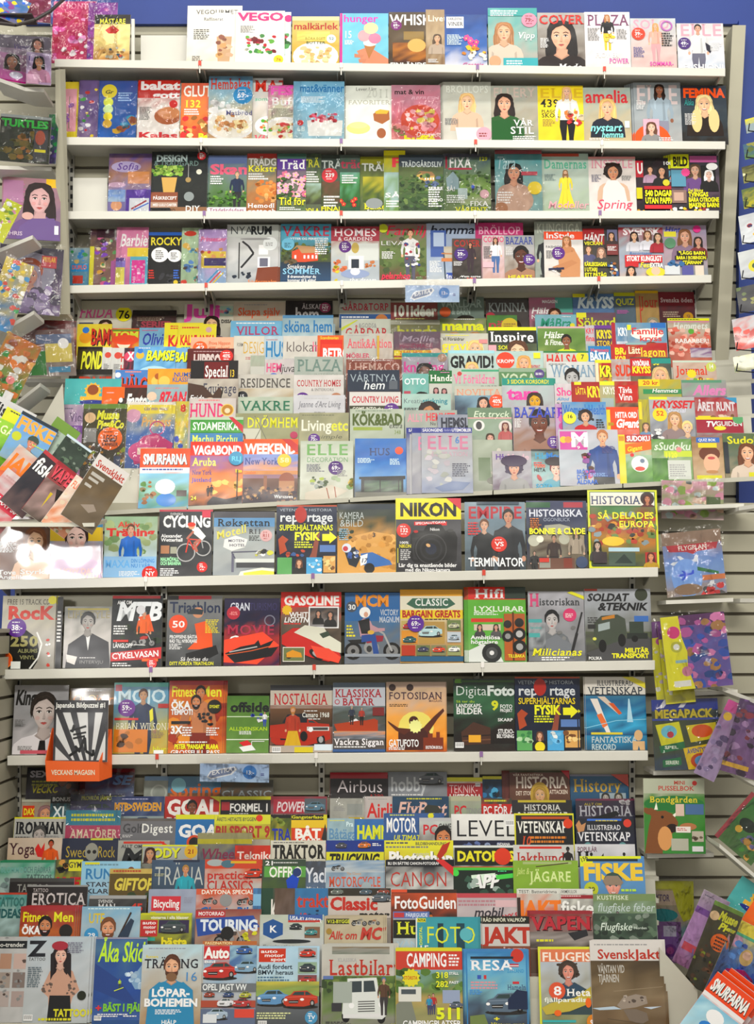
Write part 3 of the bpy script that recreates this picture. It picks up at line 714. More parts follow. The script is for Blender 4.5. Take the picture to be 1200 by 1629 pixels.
loose(129, 1163, Y+.03, 86*kk(Y+.03), 98*kk(Y+.03), 0, 0, 6, '2c2c30,48484c', 'black and white puzzle magazine with Japanese brush character', 'T Japanska_Bildpuzzel_#1 .03 .04 .92 .08 e0e0dc b;R .04 .2 .96 .97 c8c8c8;Y 3c3c40 .04,.2 .16,.2 .5,.97 .4,.97;Y 3c3c40 .3,.2 .42,.2 .62,.97 .56,.97;Y 48484c .62,.2 .76,.2 .7,.97 .66,.97;Y 3c3c40 .9,.2 .96,.2 .96,.5 .8,.97 .74,.97;Y 48484c .04,.55 .04,.75 .3,.97 .36,.97;W .04 18181c .3,.5 .6,.42;W .05 18181c .38,.4 .34,.52;W .035 18181c .36,.56 .6,.52;W .035 18181c .36,.62 .58,.58;W .05 18181c .58,.6 .5,.78 .3,.9;W .05 18181c .4,.74 .5,.84;W .05 18181c .58,.62 .6,.82 .74,.9 .74,.8', '', 'in the orange dispenser')
# ---------------------------------------------------------------- data rows are placed here
# ---------------------------------------------------------------- data: shelves of the upper rack
place_row('s0', '''
84 3 152|b|c37,a25,b36|pink bagged toy magazine with white blotches|T PONY .3 .03 .5 .09 e8a bs;G .05 .2 .95 .95 22 .1 e9c,fff,d5a,a14;G .3 .5 .8 .9 6 .08 fdf
140 5 186|b|849,a3a|narrow purple bagged magazine behind the gold comic|G 0 .1 1 .9 10 .1 c6a,639
150 24 207|comic|cb7,dc8,a73|gold and black comic book with helmeted emblem|R 0 0 1 .2 1a1208 2a2010;T MÄSTARE .14 .09 .72 .1 ed4 bs;C .5 .45 .24 e8d090;Y b32 .3,.33 .5,.22 .7,.33 .6,.4 .4,.4;G .2 .7 .9 .93 14 .07 b42,863,245,aa9
298 10 385||ddd8cc,e0dbd0,cfc5b4|off-white food magazine with glass of iced drink|T VEGOURMET .16 .07 .76 .07 555 s;R .52 .12 .8 .5 f6f0e6 e4d8c8;Y b97 .54,.52 .82,.52 .78,.97 .57,.97;G .56 .5 .8 .9 12 .07 c96,d8b090,854;L .12 .4 .32 6 444 .03;L .1 .85 .2 4 444;T Raffinerat .3 .2 .35 .05 666 s
442 20 463||ddd,cdd|strip of duplicate food magazine behind leafy one|C .8 .12 .3 e27;G 0 .4 1 .8 12 .3 595,c35,363
375 18 453||d6d4cc,dcd8d0|white food magazine, roast beets on green leaves|M VEGO d37 B .14;plate .5 .63 .42 6a4,484,b23,c45,712,ddc;L .1 .28 .3 6 777;C .88 .9 .1 dc2;T 76 .88 .875 .1 .05 a52 bc
465 27 540||b9ab6e,c9a94e,b8983a|yellow brown magazine with bowl of ice cream|R 0 0 1 .08 d4cc98;T malkärlek .03 .13 .92 .13 a7322a b;plate .5 .8 .42 ec9,e0b070,d8c090;S .1 .3 .8 .5 ec6,d8b458;T RÖRA_EGET .28 .42 .42 .05 787020 s;T BUTTER .3 .5 .4 .05 576018 bs;C .83 .45 .1 dee;T 52 .83 .42 .1 .05 266 bc
541 22 618||6ab2c8,72b8cc,6cb0c4|light blue magazine, hand holding ice cream cone|R 0 0 .05 1 d38;T hunger .07 .03 .7 .13 c4a b;T 15 .08 .33 .16 .13 ede;L .1 .5 .22 4 eff;Y ca8062 .35,.7 .6,.62 1,.85 1,1 .5,1;Y ba7a5e .3,.75 .5,.78 .45,.83 .3,.82;Y ba7a5e .38,.85 .55,.85 .52,.92 .4,.92;Y a8703e .5,.6 .74,.6 .6,.85;E .62 .55 .14 .08 eddcd0;E .5 .42 .13 .13 d99aa0;E .72 .47 .13 .12 c97c98;E .64 .28 .15 .13 ead49a
619 20 680||4d4134,5a4a34,3a2a1c|dark brown whisky magazine with purple price sticker|T WHISKY .03 .05 1.3 .18 eee b;S .1 .55 1 .9 6a3a12,b07028,3a1a0a;R .4 .35 .95 .5 8a7038;E .75 .6 .25 .2 c9a25a;T FINLÄNDSK .03 .91 1.1 .07 eee b;X .2 .24 .15 73256e 69:-
678 16 712||9a8468,ab9678,7c6248|narrow beige magazine with man in tan clothes|T Livet .1 .1 1 .1 e8dcc8 s;F .6 .5 .5 c9a080 543 a98;L .1 .85 .6 3 eee
708 24 775||2c4a86,345a9c,3a66a8,c8c8d0|blue wine magazine with pink flowers and glasses|R .04 .04 .45 .25 dde;T VINER .08 .14 .35 .07 333 s;T VÄRLDENS .08 .06 .33 .04 333 s;flow .5 .42 .8 .6 9 .07 d48,c59;G .4 .62 .95 .84 16 .08 e8b030,c8802a,eec;L .05 .38 .4 9 cde;T Grattis .4 .9 .5 .07 b48 is
777 14 855||5aa09c,8aa8a0,a8a098|teal magazine, long-haired woman and pink 79 sticker|F .32 .4 .42 d3a888 a87850 c8b8a8;R 0 0 1 .13 3f9a98;L .05 .04 .6 3 dff .035;X .84 .2 .16 c78aa0 79:- 822;T Vipp .6 .4 .34 .1 eee is;R .3 .82 1 1 3aa0a8;L .36 .86 .4 3 eff .04;C .13 .87 .12 c97
856 21 930||a5a09c,8e8880,5a4a44|face of dark-haired woman, red masthead|F .5 .42 .68 d8a488 1e1614 2a201e;T COVER .03 .05 .94 .15 c8281c sb;T Mode .42 .9 .5 .1 fff si;L .05 .45 .2 8 ddd
931 20 1003|c2:-4|d8d4d4,ddd8d8,cfc8c4|white fashion magazine, woman in black with flowers|T PLAZA .06 .05 .9 .18 746 s;P .5 .05 .86 d8a888 a8703c 161418 e8b83a L;G .4 .32 .62 .5 7 .06 e8c030,d46a30,eee;T FLOWER .22 .7 .5 .08 fff s;T POWER .52 .8 .42 .08 c6a s;L .06 .28 .28 10 888;L .7 .3 .24 8 888
1004 30 1076||b4bcc0,c4b4b0,c8a8a4|magazine with smiling blonde in pink blouse|T SOLO .06 .03 .8 .17 d9a bs;P .55 .1 .95 ddb090 c89858 d8a090 c4989c L;X .17 .3 .15 dd4020 39:-;O .8 .15 .13 .035 a6a;L .68 .28 .26 6 222 .045;L .05 .55 .25 9 669;T SOMMAR- .4 .83 .52 .07 e5a bs
1078 38 1152||c8c0c0,cfcfd4,b8c0cc|white magazine, standing woman in two-tone top|T ELLE .06 .02 .9 .24 c89aa8 s;P .45 .03 1.3 d0a088 1c1614 ccc 667;Y 223 .6,.4 .75,.5 .7,.62 .62,.55;X .15 .42 .14 4a2c74 49:-;T FASHION! .1 .85 .86 .12 fff b;L .7 .4 .26 8 ddd
''')
place_row('s1', '''
96 131 130|b|dcc83a,e0cf3a|yellow children's book with pink panel and purple flowers|R .12 .12 .9 .85 dba0b0;W .03 474 .5,.25 .52,.8;flow .2 .3 .8 .75 7 .12 85a,96b
125 128 160|b|746090,6a5588,8a7898|narrow purple bagged magazine with green shapes|G .1 .15 .9 .95 18 .14 e8c83a,4a9a4a,a8a0c0,fff,c33
157 129 218|b|4a5a9c,2a5aa0,2a66b0|blue bagged magazine with yellow circles down left|G .5 .6 1 1 8 .14 8a4a2a,c8a030,39b;C .27 .18 .2 d8c83a;C .25 .36 .13 d0d850;C .25 .48 .13 c0d8a0;C .25 .6 .12 e0d030;C .24 .72 .12 d8b040;T Gr .15 .16 .2 .06 333 bi;L .5 .2 .4 4 9bd .04
258 133 318||6a9a9a,8ab0a8,b8b8a0,a8a8a0|sea-green food magazine with two bread rolls|T IMMAT .02 .03 1.1 .18 8ab8b8 b;T Mat .06 .26 .34 .08 934 b;L .1 .4 .6 12 dee;plate .7 .93 .35 c96,b84
219 128 286|b|a83a30,d8d4d0,e0dcd8|red and white baking magazine with bread slice|R 0 0 1 .3 b5281f;T bakat .06 .03 .9 .13 eee B;T gott .36 .2 .6 .1 eee B;E .72 .6 .32 .22 a8623a;E .75 .55 .26 .16 c98a5a;C .85 .4 .1 c33;L .05 .45 .3 10 555;T Kalas .04 .87 .9 .1 c8323a B
288 133 340||c8604a,d87a3a,b8482a|red gluten-free baking magazine with 132 headline|T GLUTEN .06 .05 1.3 .18 e8e0d8 b;T 132 .1 .3 .5 .12 e8d040 bs;L .1 .45 .5 3 eee .04;G 0 .6 1 1 26 .14 d8a860,e8c890,963,c33;T Bak .55 .88 .44 .1 e8e030 B
332 122 405|b|6aa0c0,9ab8c0,c0b090,b88c60|blue baking magazine with loaves and blue 69 sticker|T Hembakat .04 .04 .9 .16 c8483a bs;plate .5 .75 .5 d8b078,b8804a,e8d0a0,c89060;T Matbröd .4 .54 .6 .07 558 s;X .78 .3 .22 2a8ac0 69:-;G .05 .4 .5 .55 6 .12 eee
402 125 450||c0c8c8,c8c0b8,a8a898|white food magazine with red M masthead|T MAT .06 .04 1.1 .17 c83a2a bs;T sommar .06 .3 .8 .06 4a8 i;plate .6 .75 .45 c63,e96,5a3;T Våra .05 .9 .7 .09 d46 si
427 136 478|b|b83a8c,c8c8b0,b8a890|magenta party buffet magazine with canapes|T FEST .06 .03 .95 .14 e060b8 B;T Buffé .1 .22 .95 .14 e8e8e0 bs;L .1 .42 .7 8 555;plate .5 .82 .6 c84,e8d8b0,b33,6a4
467 130 548|b|7ab0cc,8ab8cc,98b8c4|pale blue magazine with white cake topped by berries|T mat&vänner .12 .05 .86 .13 2a7ab0 b;E .62 .72 .34 .12 d8d4cc;Y e4e0dc .27,.66 .97,.66 .95,.92 .3,.92;G .35 .55 .88 .68 40 .045 b8303c,8a1a2a,d8607a;L .15 .26 .5 5 dee;C .14 .7 .06 c33;T 68 .07 .76 .16 .08 cdd s
550 137 623|c1:-3|c8ccc4,d4d8d0,d0d4cc|white catalogue with lemon tart and two chocolates|T Lever_Lätt .22 .03 .45 .06 666;T 2011 .45 .07 .5 .14 b8bcb4 s;T FAVORITER .06 .26 .9 .07 a8a89c s;E .28 .75 .26 .14 d8cc80;E .28 .7 .2 .08 e8e090;Y a06238 .6,.5 .75,.42 .95,.44 .96,.6 .8,.68 .62,.62;Y d0a83a .64,.46 .75,.42 .95,.44 .9,.5 .66,.5;E .78 .84 .1 .12 985a38
623 136 701|b|b88898,c8788c,c8605c|pink magazine with bowl of lemon and rose petals|T mat_&_vin .06 .08 .6 .08 222 b;T REFRESH .4 .2 .55 .05 e8b8c8 i;E .58 .62 .4 .36 c8503a;G .3 .45 .85 .78 28 .09 e8a0a8,f0c8c8,e8d060,d87888;G 0 .7 .3 1 9 .1 7a9a4a,d88;T Drömgod .5 .82 .5 .08 fff i;T buffé .25 .88 .62 .12 e8e020 B
705 131 785|c3:-2|b0b4ac,b8b8ac,c0bcb4|bride with blonde waves leaning forward, grey cover|T BRÖLLOPS .06 .06 .88 .12 c8ccc4 s;F .5 .33 .36 e0b898 d8b078 d0b098;Y e0d8d0 .25,.75 .8,.75 .85,1 .3,1;C .84 .86 .16 d8a0b0;L .74 .84 .2 2 844 .04;L .04 .6 .3 5 888
782 137 856||9aa098,a8a090,8a9080|woman in green sleeve resting chin on hand|T ELLERY .04 .04 .9 .16 b8a8a0 s;F .28 .32 .44 d8a488 2a1c18 2a5a2c;Y 1e5a28 0,.62 .4,.58 .5,1 0,1;T VÅR .48 .6 .4 .1 fff s;T STIL .4 .72 .5 .12 fff s;L .45 .88 .5 3 eee .03
856 137 933||d8c428,e0cc2c,d8c02c|yellow magazine, number 439, blonde in white jacket|T ELLE .04 .05 .95 .16 c8a82a s;T 439 .06 .24 .4 .13 222 s;T PLAGG .08 .42 .32 .05 222 s;T SKOR .08 .48 .38 .07 222 s;L .1 .58 .3 6 864;P .64 .03 1.5 d8b098 d0a870 dcdcd8 18181c L;G .6 .45 1 .68 14 .09 d87838,d8c8a8,b33,e8d8c8
929 140 1004||98a8a4,b0a890,b8a884|blonde woman in dark sleeveless top, red masthead|T amelia .04 .05 .88 .22 c8323c b;F .5 .36 .38 e0b090 d8b070 202838;T nystart .12 .65 .65 .13 8adcd8 bi;T hemma .36 .79 .45 .1 8adcd8 bi;R .86 .6 .96 .72 cde;L .1 .9 .5 2 eee
1009 132 1084|c4:-3|8a9298,98a0a4,a0a0a0|woman in pale blue shirt, orange circle with face|T ELLE .05 .05 .88 .3 c8b8b8 s;P .55 .04 1.6 8a5a44 2a1c18 98a8b4 889 L;C .36 .96 .4 e0581c;R .18 .6 .52 .92 d8a8b8;F .35 .74 .24 e0b8a0 643 888;L .5 .9 .4 3 fff .03;L .05 .3 .2 7 ddd
1085 137 1157|c2:-4|2a3444,344048,282018|dark cover, smiling woman with long wavy blonde hair|T FEMINA .04 .05 .9 .15 e8541c B;F .5 .32 .42 e8b490 e0c890 2a1c14 LH;E .32 .6 .12 .28 d8c088;E .7 .6 .12 .28 d8c088;T Älska .06 .24 .2 .1 3a9a98 i;L .06 .48 .25 9 ccc
''')
place_row('s2', '''
173 245 241|b|6a5a98,a87a50,8a88b8,7a6aa0|purple bagged princess-style magazine with drawing kit|E .4 .22 .35 .14 b0a4c8;T Sofia .18 .16 .5 .11 6a4a9a is;S .45 .3 .95 .5 c88a50,d8a080;R .42 .6 1 1 5a3a9c;R .5 .74 .96 .96 d8dce8;W .04 a33a4a .55,.92 .9,.78;W .03 3a6ac8 .6,.94 .95,.82;E .2 .52 .2 .07 c8a8c0;C .2 .86 .13 d8a078;S 0 .6 .4 .8 7a9ad0,a8c0d8;Y 7a5ab8 .6,.62 .9,.58 .82,.7 .66,.7
320 246 335||333,233|thin dark magazine edge beside shelf seam|L .1 .3 .7 9 aaa
241 242 330||22282c,2a2e2c,1c1e20|black garden design magazine with pot of herbs|T DESIGN .08 .06 .55 .1 98a8a8 B;T &_TRÄDGÅRD .04 .15 .8 .08 68807c s;G .02 .24 .55 .38 90 .045 7aa83a,a8c860,4a7a2a,8aa848;Y c8a058 .18,.42 .46,.42 .42,.66 .22,.66;R 0 .66 .48 .82 8a5038;T PÅSKRECEPT .04 .73 .42 .05 eee b;R 0 .82 .48 .91 aa8a78;T MED_LULU_CARTER .04 .845 .42 .04 eee b;C .68 .73 .09 889090;C .66 .46 .05 a08858;C .85 .33 .05 d8d8c8;W .01 aaa .66,.2 .66,.42;R .35 .9 1 1 8a6448;T DIY .62 .88 .25 .09 eee s;T TRÄDGÅRD .04 .93 .4 .05 222 b;X .89 .07 .08 b02a30 SE
332 248 395|c2:-3|4a5a8c,6a7a78,58784a,3a5a28|garden magazine, man in dark shirt in meadow|R 0 0 1 .14 5a6a90;T Skan .04 .16 .96 .16 d8607c B;P .75 .28 1.1 d0a888 776 22304c 2a2a30;L .05 .36 .35 4 eee .04;G 0 .62 1 .88 44 .06 4a7a2a,6a9a3a,2a4a1a;R 0 .9 1 1 e8d8dc;T Trädgårdsdags .04 .92 .9 .06 8a3a6a bs
393 245 440||6a6a60,787a68,a87848,98582c|magazine with carrots and yellow kitchen-garden headline|R 0 0 1 .08 a83a34;T TRÄDGÅRD .05 .08 1.5 .12 b8b8b4 b;T Kökstr .04 .2 .95 .1 e8d82c bs;L .05 .33 .7 3 eee .04;E .7 .62 .4 .22 d0843c;G .35 .45 1 .8 30 .1 d8904a,c87030,e0a868;T Hemodl .04 .83 .9 .07 fff bs;T gottoch .04 .92 .95 .07 fff bs
508 247 545||5a5c58,48584a,4a5030|dark garden magazine with red 239 circle sticker|R .08 0 1 .25 3a4440;T TRÄ .1 .1 .85 .13 a8b0ac bs;S .1 .45 1 .85 6a4a3a,3a4a28;T FINAL .08 .88 .9 .07 e0d828 b;X .45 .35 .34 c0323c 239;L .2 .7 .7 4 ddd .05
480 245 511||38423c,586a48,58604c|narrow magazine with tomato plants and yellow headline|T TRÄ .05 .1 .85 .13 a8a838 bs;L .1 .3 .8 5 eee .04;S 0 .5 1 .85 98b0a8,687848,3a3a30;T ODLA .1 .92 .8 .07 e0d828 bs
441 245 487||6a3a84,6a6a60,5a7048|magazine with pink blossom and purple masthead|R 0 0 1 .09 3a5a50;R 0 .09 1 .28 5a3a8a;T Träd .1 .11 .85 .15 e8e0e8 bs;flow 0 .32 1 .7 14 .13 d888a0,e8b0c0,c86a88;G 0 .4 1 .8 20 .1 3a5a2a,4a6a3a;flow 0 .35 1 .7 7 .12 e0a0b4;T Tid_för .08 .76 .9 .12 e8d828 bs;L .1 .92 .8 2 eee .03
541 247 575||4a5450,38604a,2a5038|magazine with red lowercase masthead on green|T träd .04 .08 1.1 .15 98384a b;S 0 .3 1 .9 6a9a88,3a7a3a,2a4a2a;flow 0 .72 1 .95 5 .12 c83030;L .1 .35 .8 4 eee .04
573 250 618||4a5038,6a7838,4a5840|magazine showing green shed and yellow balcony headline|R 0 0 1 .14 787820;T TRÄD .06 .12 1 .13 b0b4b0 b;S .1 .35 1 .8 a8a030,687828,3a5030;T Balko .15 .82 .8 .1 e0d828 bs;T Speciel .25 .93 .6 .05 eee s;E .5 .82 .3 .2 8a9090
611 240 645||a8a028,8a9a50,4a6a3a|yellow topped magazine with greenhouse, mostly covered|T F .35 .12 .4 .14 c8404a B;R 0 0 1 .08 d8d020;S 0 .35 1 1 98b0b0,6a8a4a;T SÅ! .05 .68 .9 .07 ddd bs;L .1 .8 .7 3 eee .04
635 247 708||303838,5a6840,48603a,3a4c38|garden magazine with yellow house among green trees|R 0 0 1 .2 38414a;T TRÄDGÅRDSLIV .06 .12 .9 .09 b8c0c0 bs;house .4 .28 .4 b89850 8a6a48;G 0 .35 1 .98 130 .06 4a6838,38542e,6a8048,2c4028,587040;G .6 .4 .9 .55 9 .06 5a6a8a;L .66 .6 .3 8 ddd .04;T SERRE .66 .56 .32 .05 eee b;T SCENO .66 .76 .32 .05 eee b
706 245 781|b|586a70,688060,5a7a48,6a7a50|magazine with greenhouse and man in sunny garden|R 0 0 1 .06 556;T FIXA .12 .07 .46 .17 e8e0e4 bs;R .04 .05 .08 .25 a03048;R .1 .24 .6 .27 b02a48;S .35 .35 1 .85 5a7a3a,7a9a4a,98a080;G .1 .3 1 .7 70 .05 4a6a30,5a8040,38502a;Y 8aa0a8 .05,.42 .2,.3 .32,.42 .32,.6 .08,.6;R .3 .58 .5 .76 a8b8b8;T 129 .75 .06 .18 .06 dd3 b;P .62 .5 .22 c98 543 3a5ac8 334;T SÅ! .06 .56 .18 .07 eee bs;L .06 .7 .4 4 ded .035;C .86 .68 .1 c8a0a8;T FIXA .55 .8 .38 .08 eee s;T VÅRFINT .25 .9 .66 .09 d8d828 bs
788 240 865|b|5a9aa0,7aa0a0,7a9c9c|dark-haired woman hand at neck, turquoise ground|F .4 .36 .4 c89478 1c1818 b09080;E .45 .8 .36 .3 b89a88;R 0 0 1 .06 b8505a;T Tara .02 .1 .4 .2 a8c4c8 i;L .05 .66 .35 5 eee .04;C .84 .6 .15 d8c030;R .56 .34 .9 .4 b04050;C .12 .92 .14 a07050
863 245 937||98aca4,a4b0a4,98a890|mint cover, tiny woman in long yellow dress|R 0 0 .8 .05 a84030;T Damernas .04 .1 .92 .15 5aa088 bs;P .5 .28 .85 d8b090 864 d8c838 d8c838 LD;T Modeller .1 .8 .85 .12 d8a0a8 i;L .05 .35 .25 5 788
1012 252 1073||2a2a2c,3a2a34,1c1c22|gossip magazine, couple, yellow headline 540 DAGAR|R 0 .05 .2 .35 b02838;T U .04 .1 .14 .18 eee B;F .38 .22 .2 d8a888 3a2a24 a88aa0;F .68 .25 .26 d0a080 2a1e1a 222;F .93 .38 .16 c99 322 633;R .2 .52 .98 .58 b02a30;T 540_DAGAR .22 .6 .7 .1 e8e020 B;T UTAN_PAPPA! .22 .73 .76 .1 e8e020 B;R .2 .86 .98 .93 c83038;C .78 .46 .09 c8c030;T 100 .7 .08 .25 .06 ddd b;R 0 .55 .15 .75 c8c020;G 0 .92 1 1 8 .05 c90,eee
937 250 1012|c3:-4|c0b8b4,d0c8c4,d0ccc8|woman with windswept curls, white top, pink script|R 0 0 1 .04 c88;T INSTYLE .06 .06 .88 .14 c88a98 s;F .52 .28 .36 c08868 2a1c18 c8a890 A;Y d8d4d0 .3,.56 .4,.42 .6,.42 .75,.56 .85,1 .25,1;T Spring .15 .76 .72 .16 e04a68 i;L .06 .32 .2 6 778;L .7 .34 .22 4 888
1068 246 1145|c3:-3|30383c,5a4a58,2a2c30|gossip weekly with yellow BILD headline panels|R 0 0 .38 .24 c8cc20;T BILD .05 .05 .3 .15 222 B;R .4 .03 .96 .14 b05a90;F .5 .28 .26 c8a088 543 6a4a80;R .62 .2 .92 .52 18181c;F .78 .36 .2 d0b0a0 eee 222;E .85 .22 .12 .08 eee;R 0 .28 .3 .56 5a90a8;R 0 .62 .3 .84 8a7068;R .04 .66 .24 .8 c0a090;N .3 .32 .1 d84a8a;T Del_Bilning .34 .6 .3 .05 e0dc20 b;T TVINGAS .34 .66 .4 .07 e0dc20 B;T BÄRA_OTROGNE .34 .75 .62 .07 e0dc20 B;T MAKENS_BARN! .34 .84 .62 .07 e0dc20 B;G .05 .92 .95 .97 12 .05 d8c030,eee,a44
''')
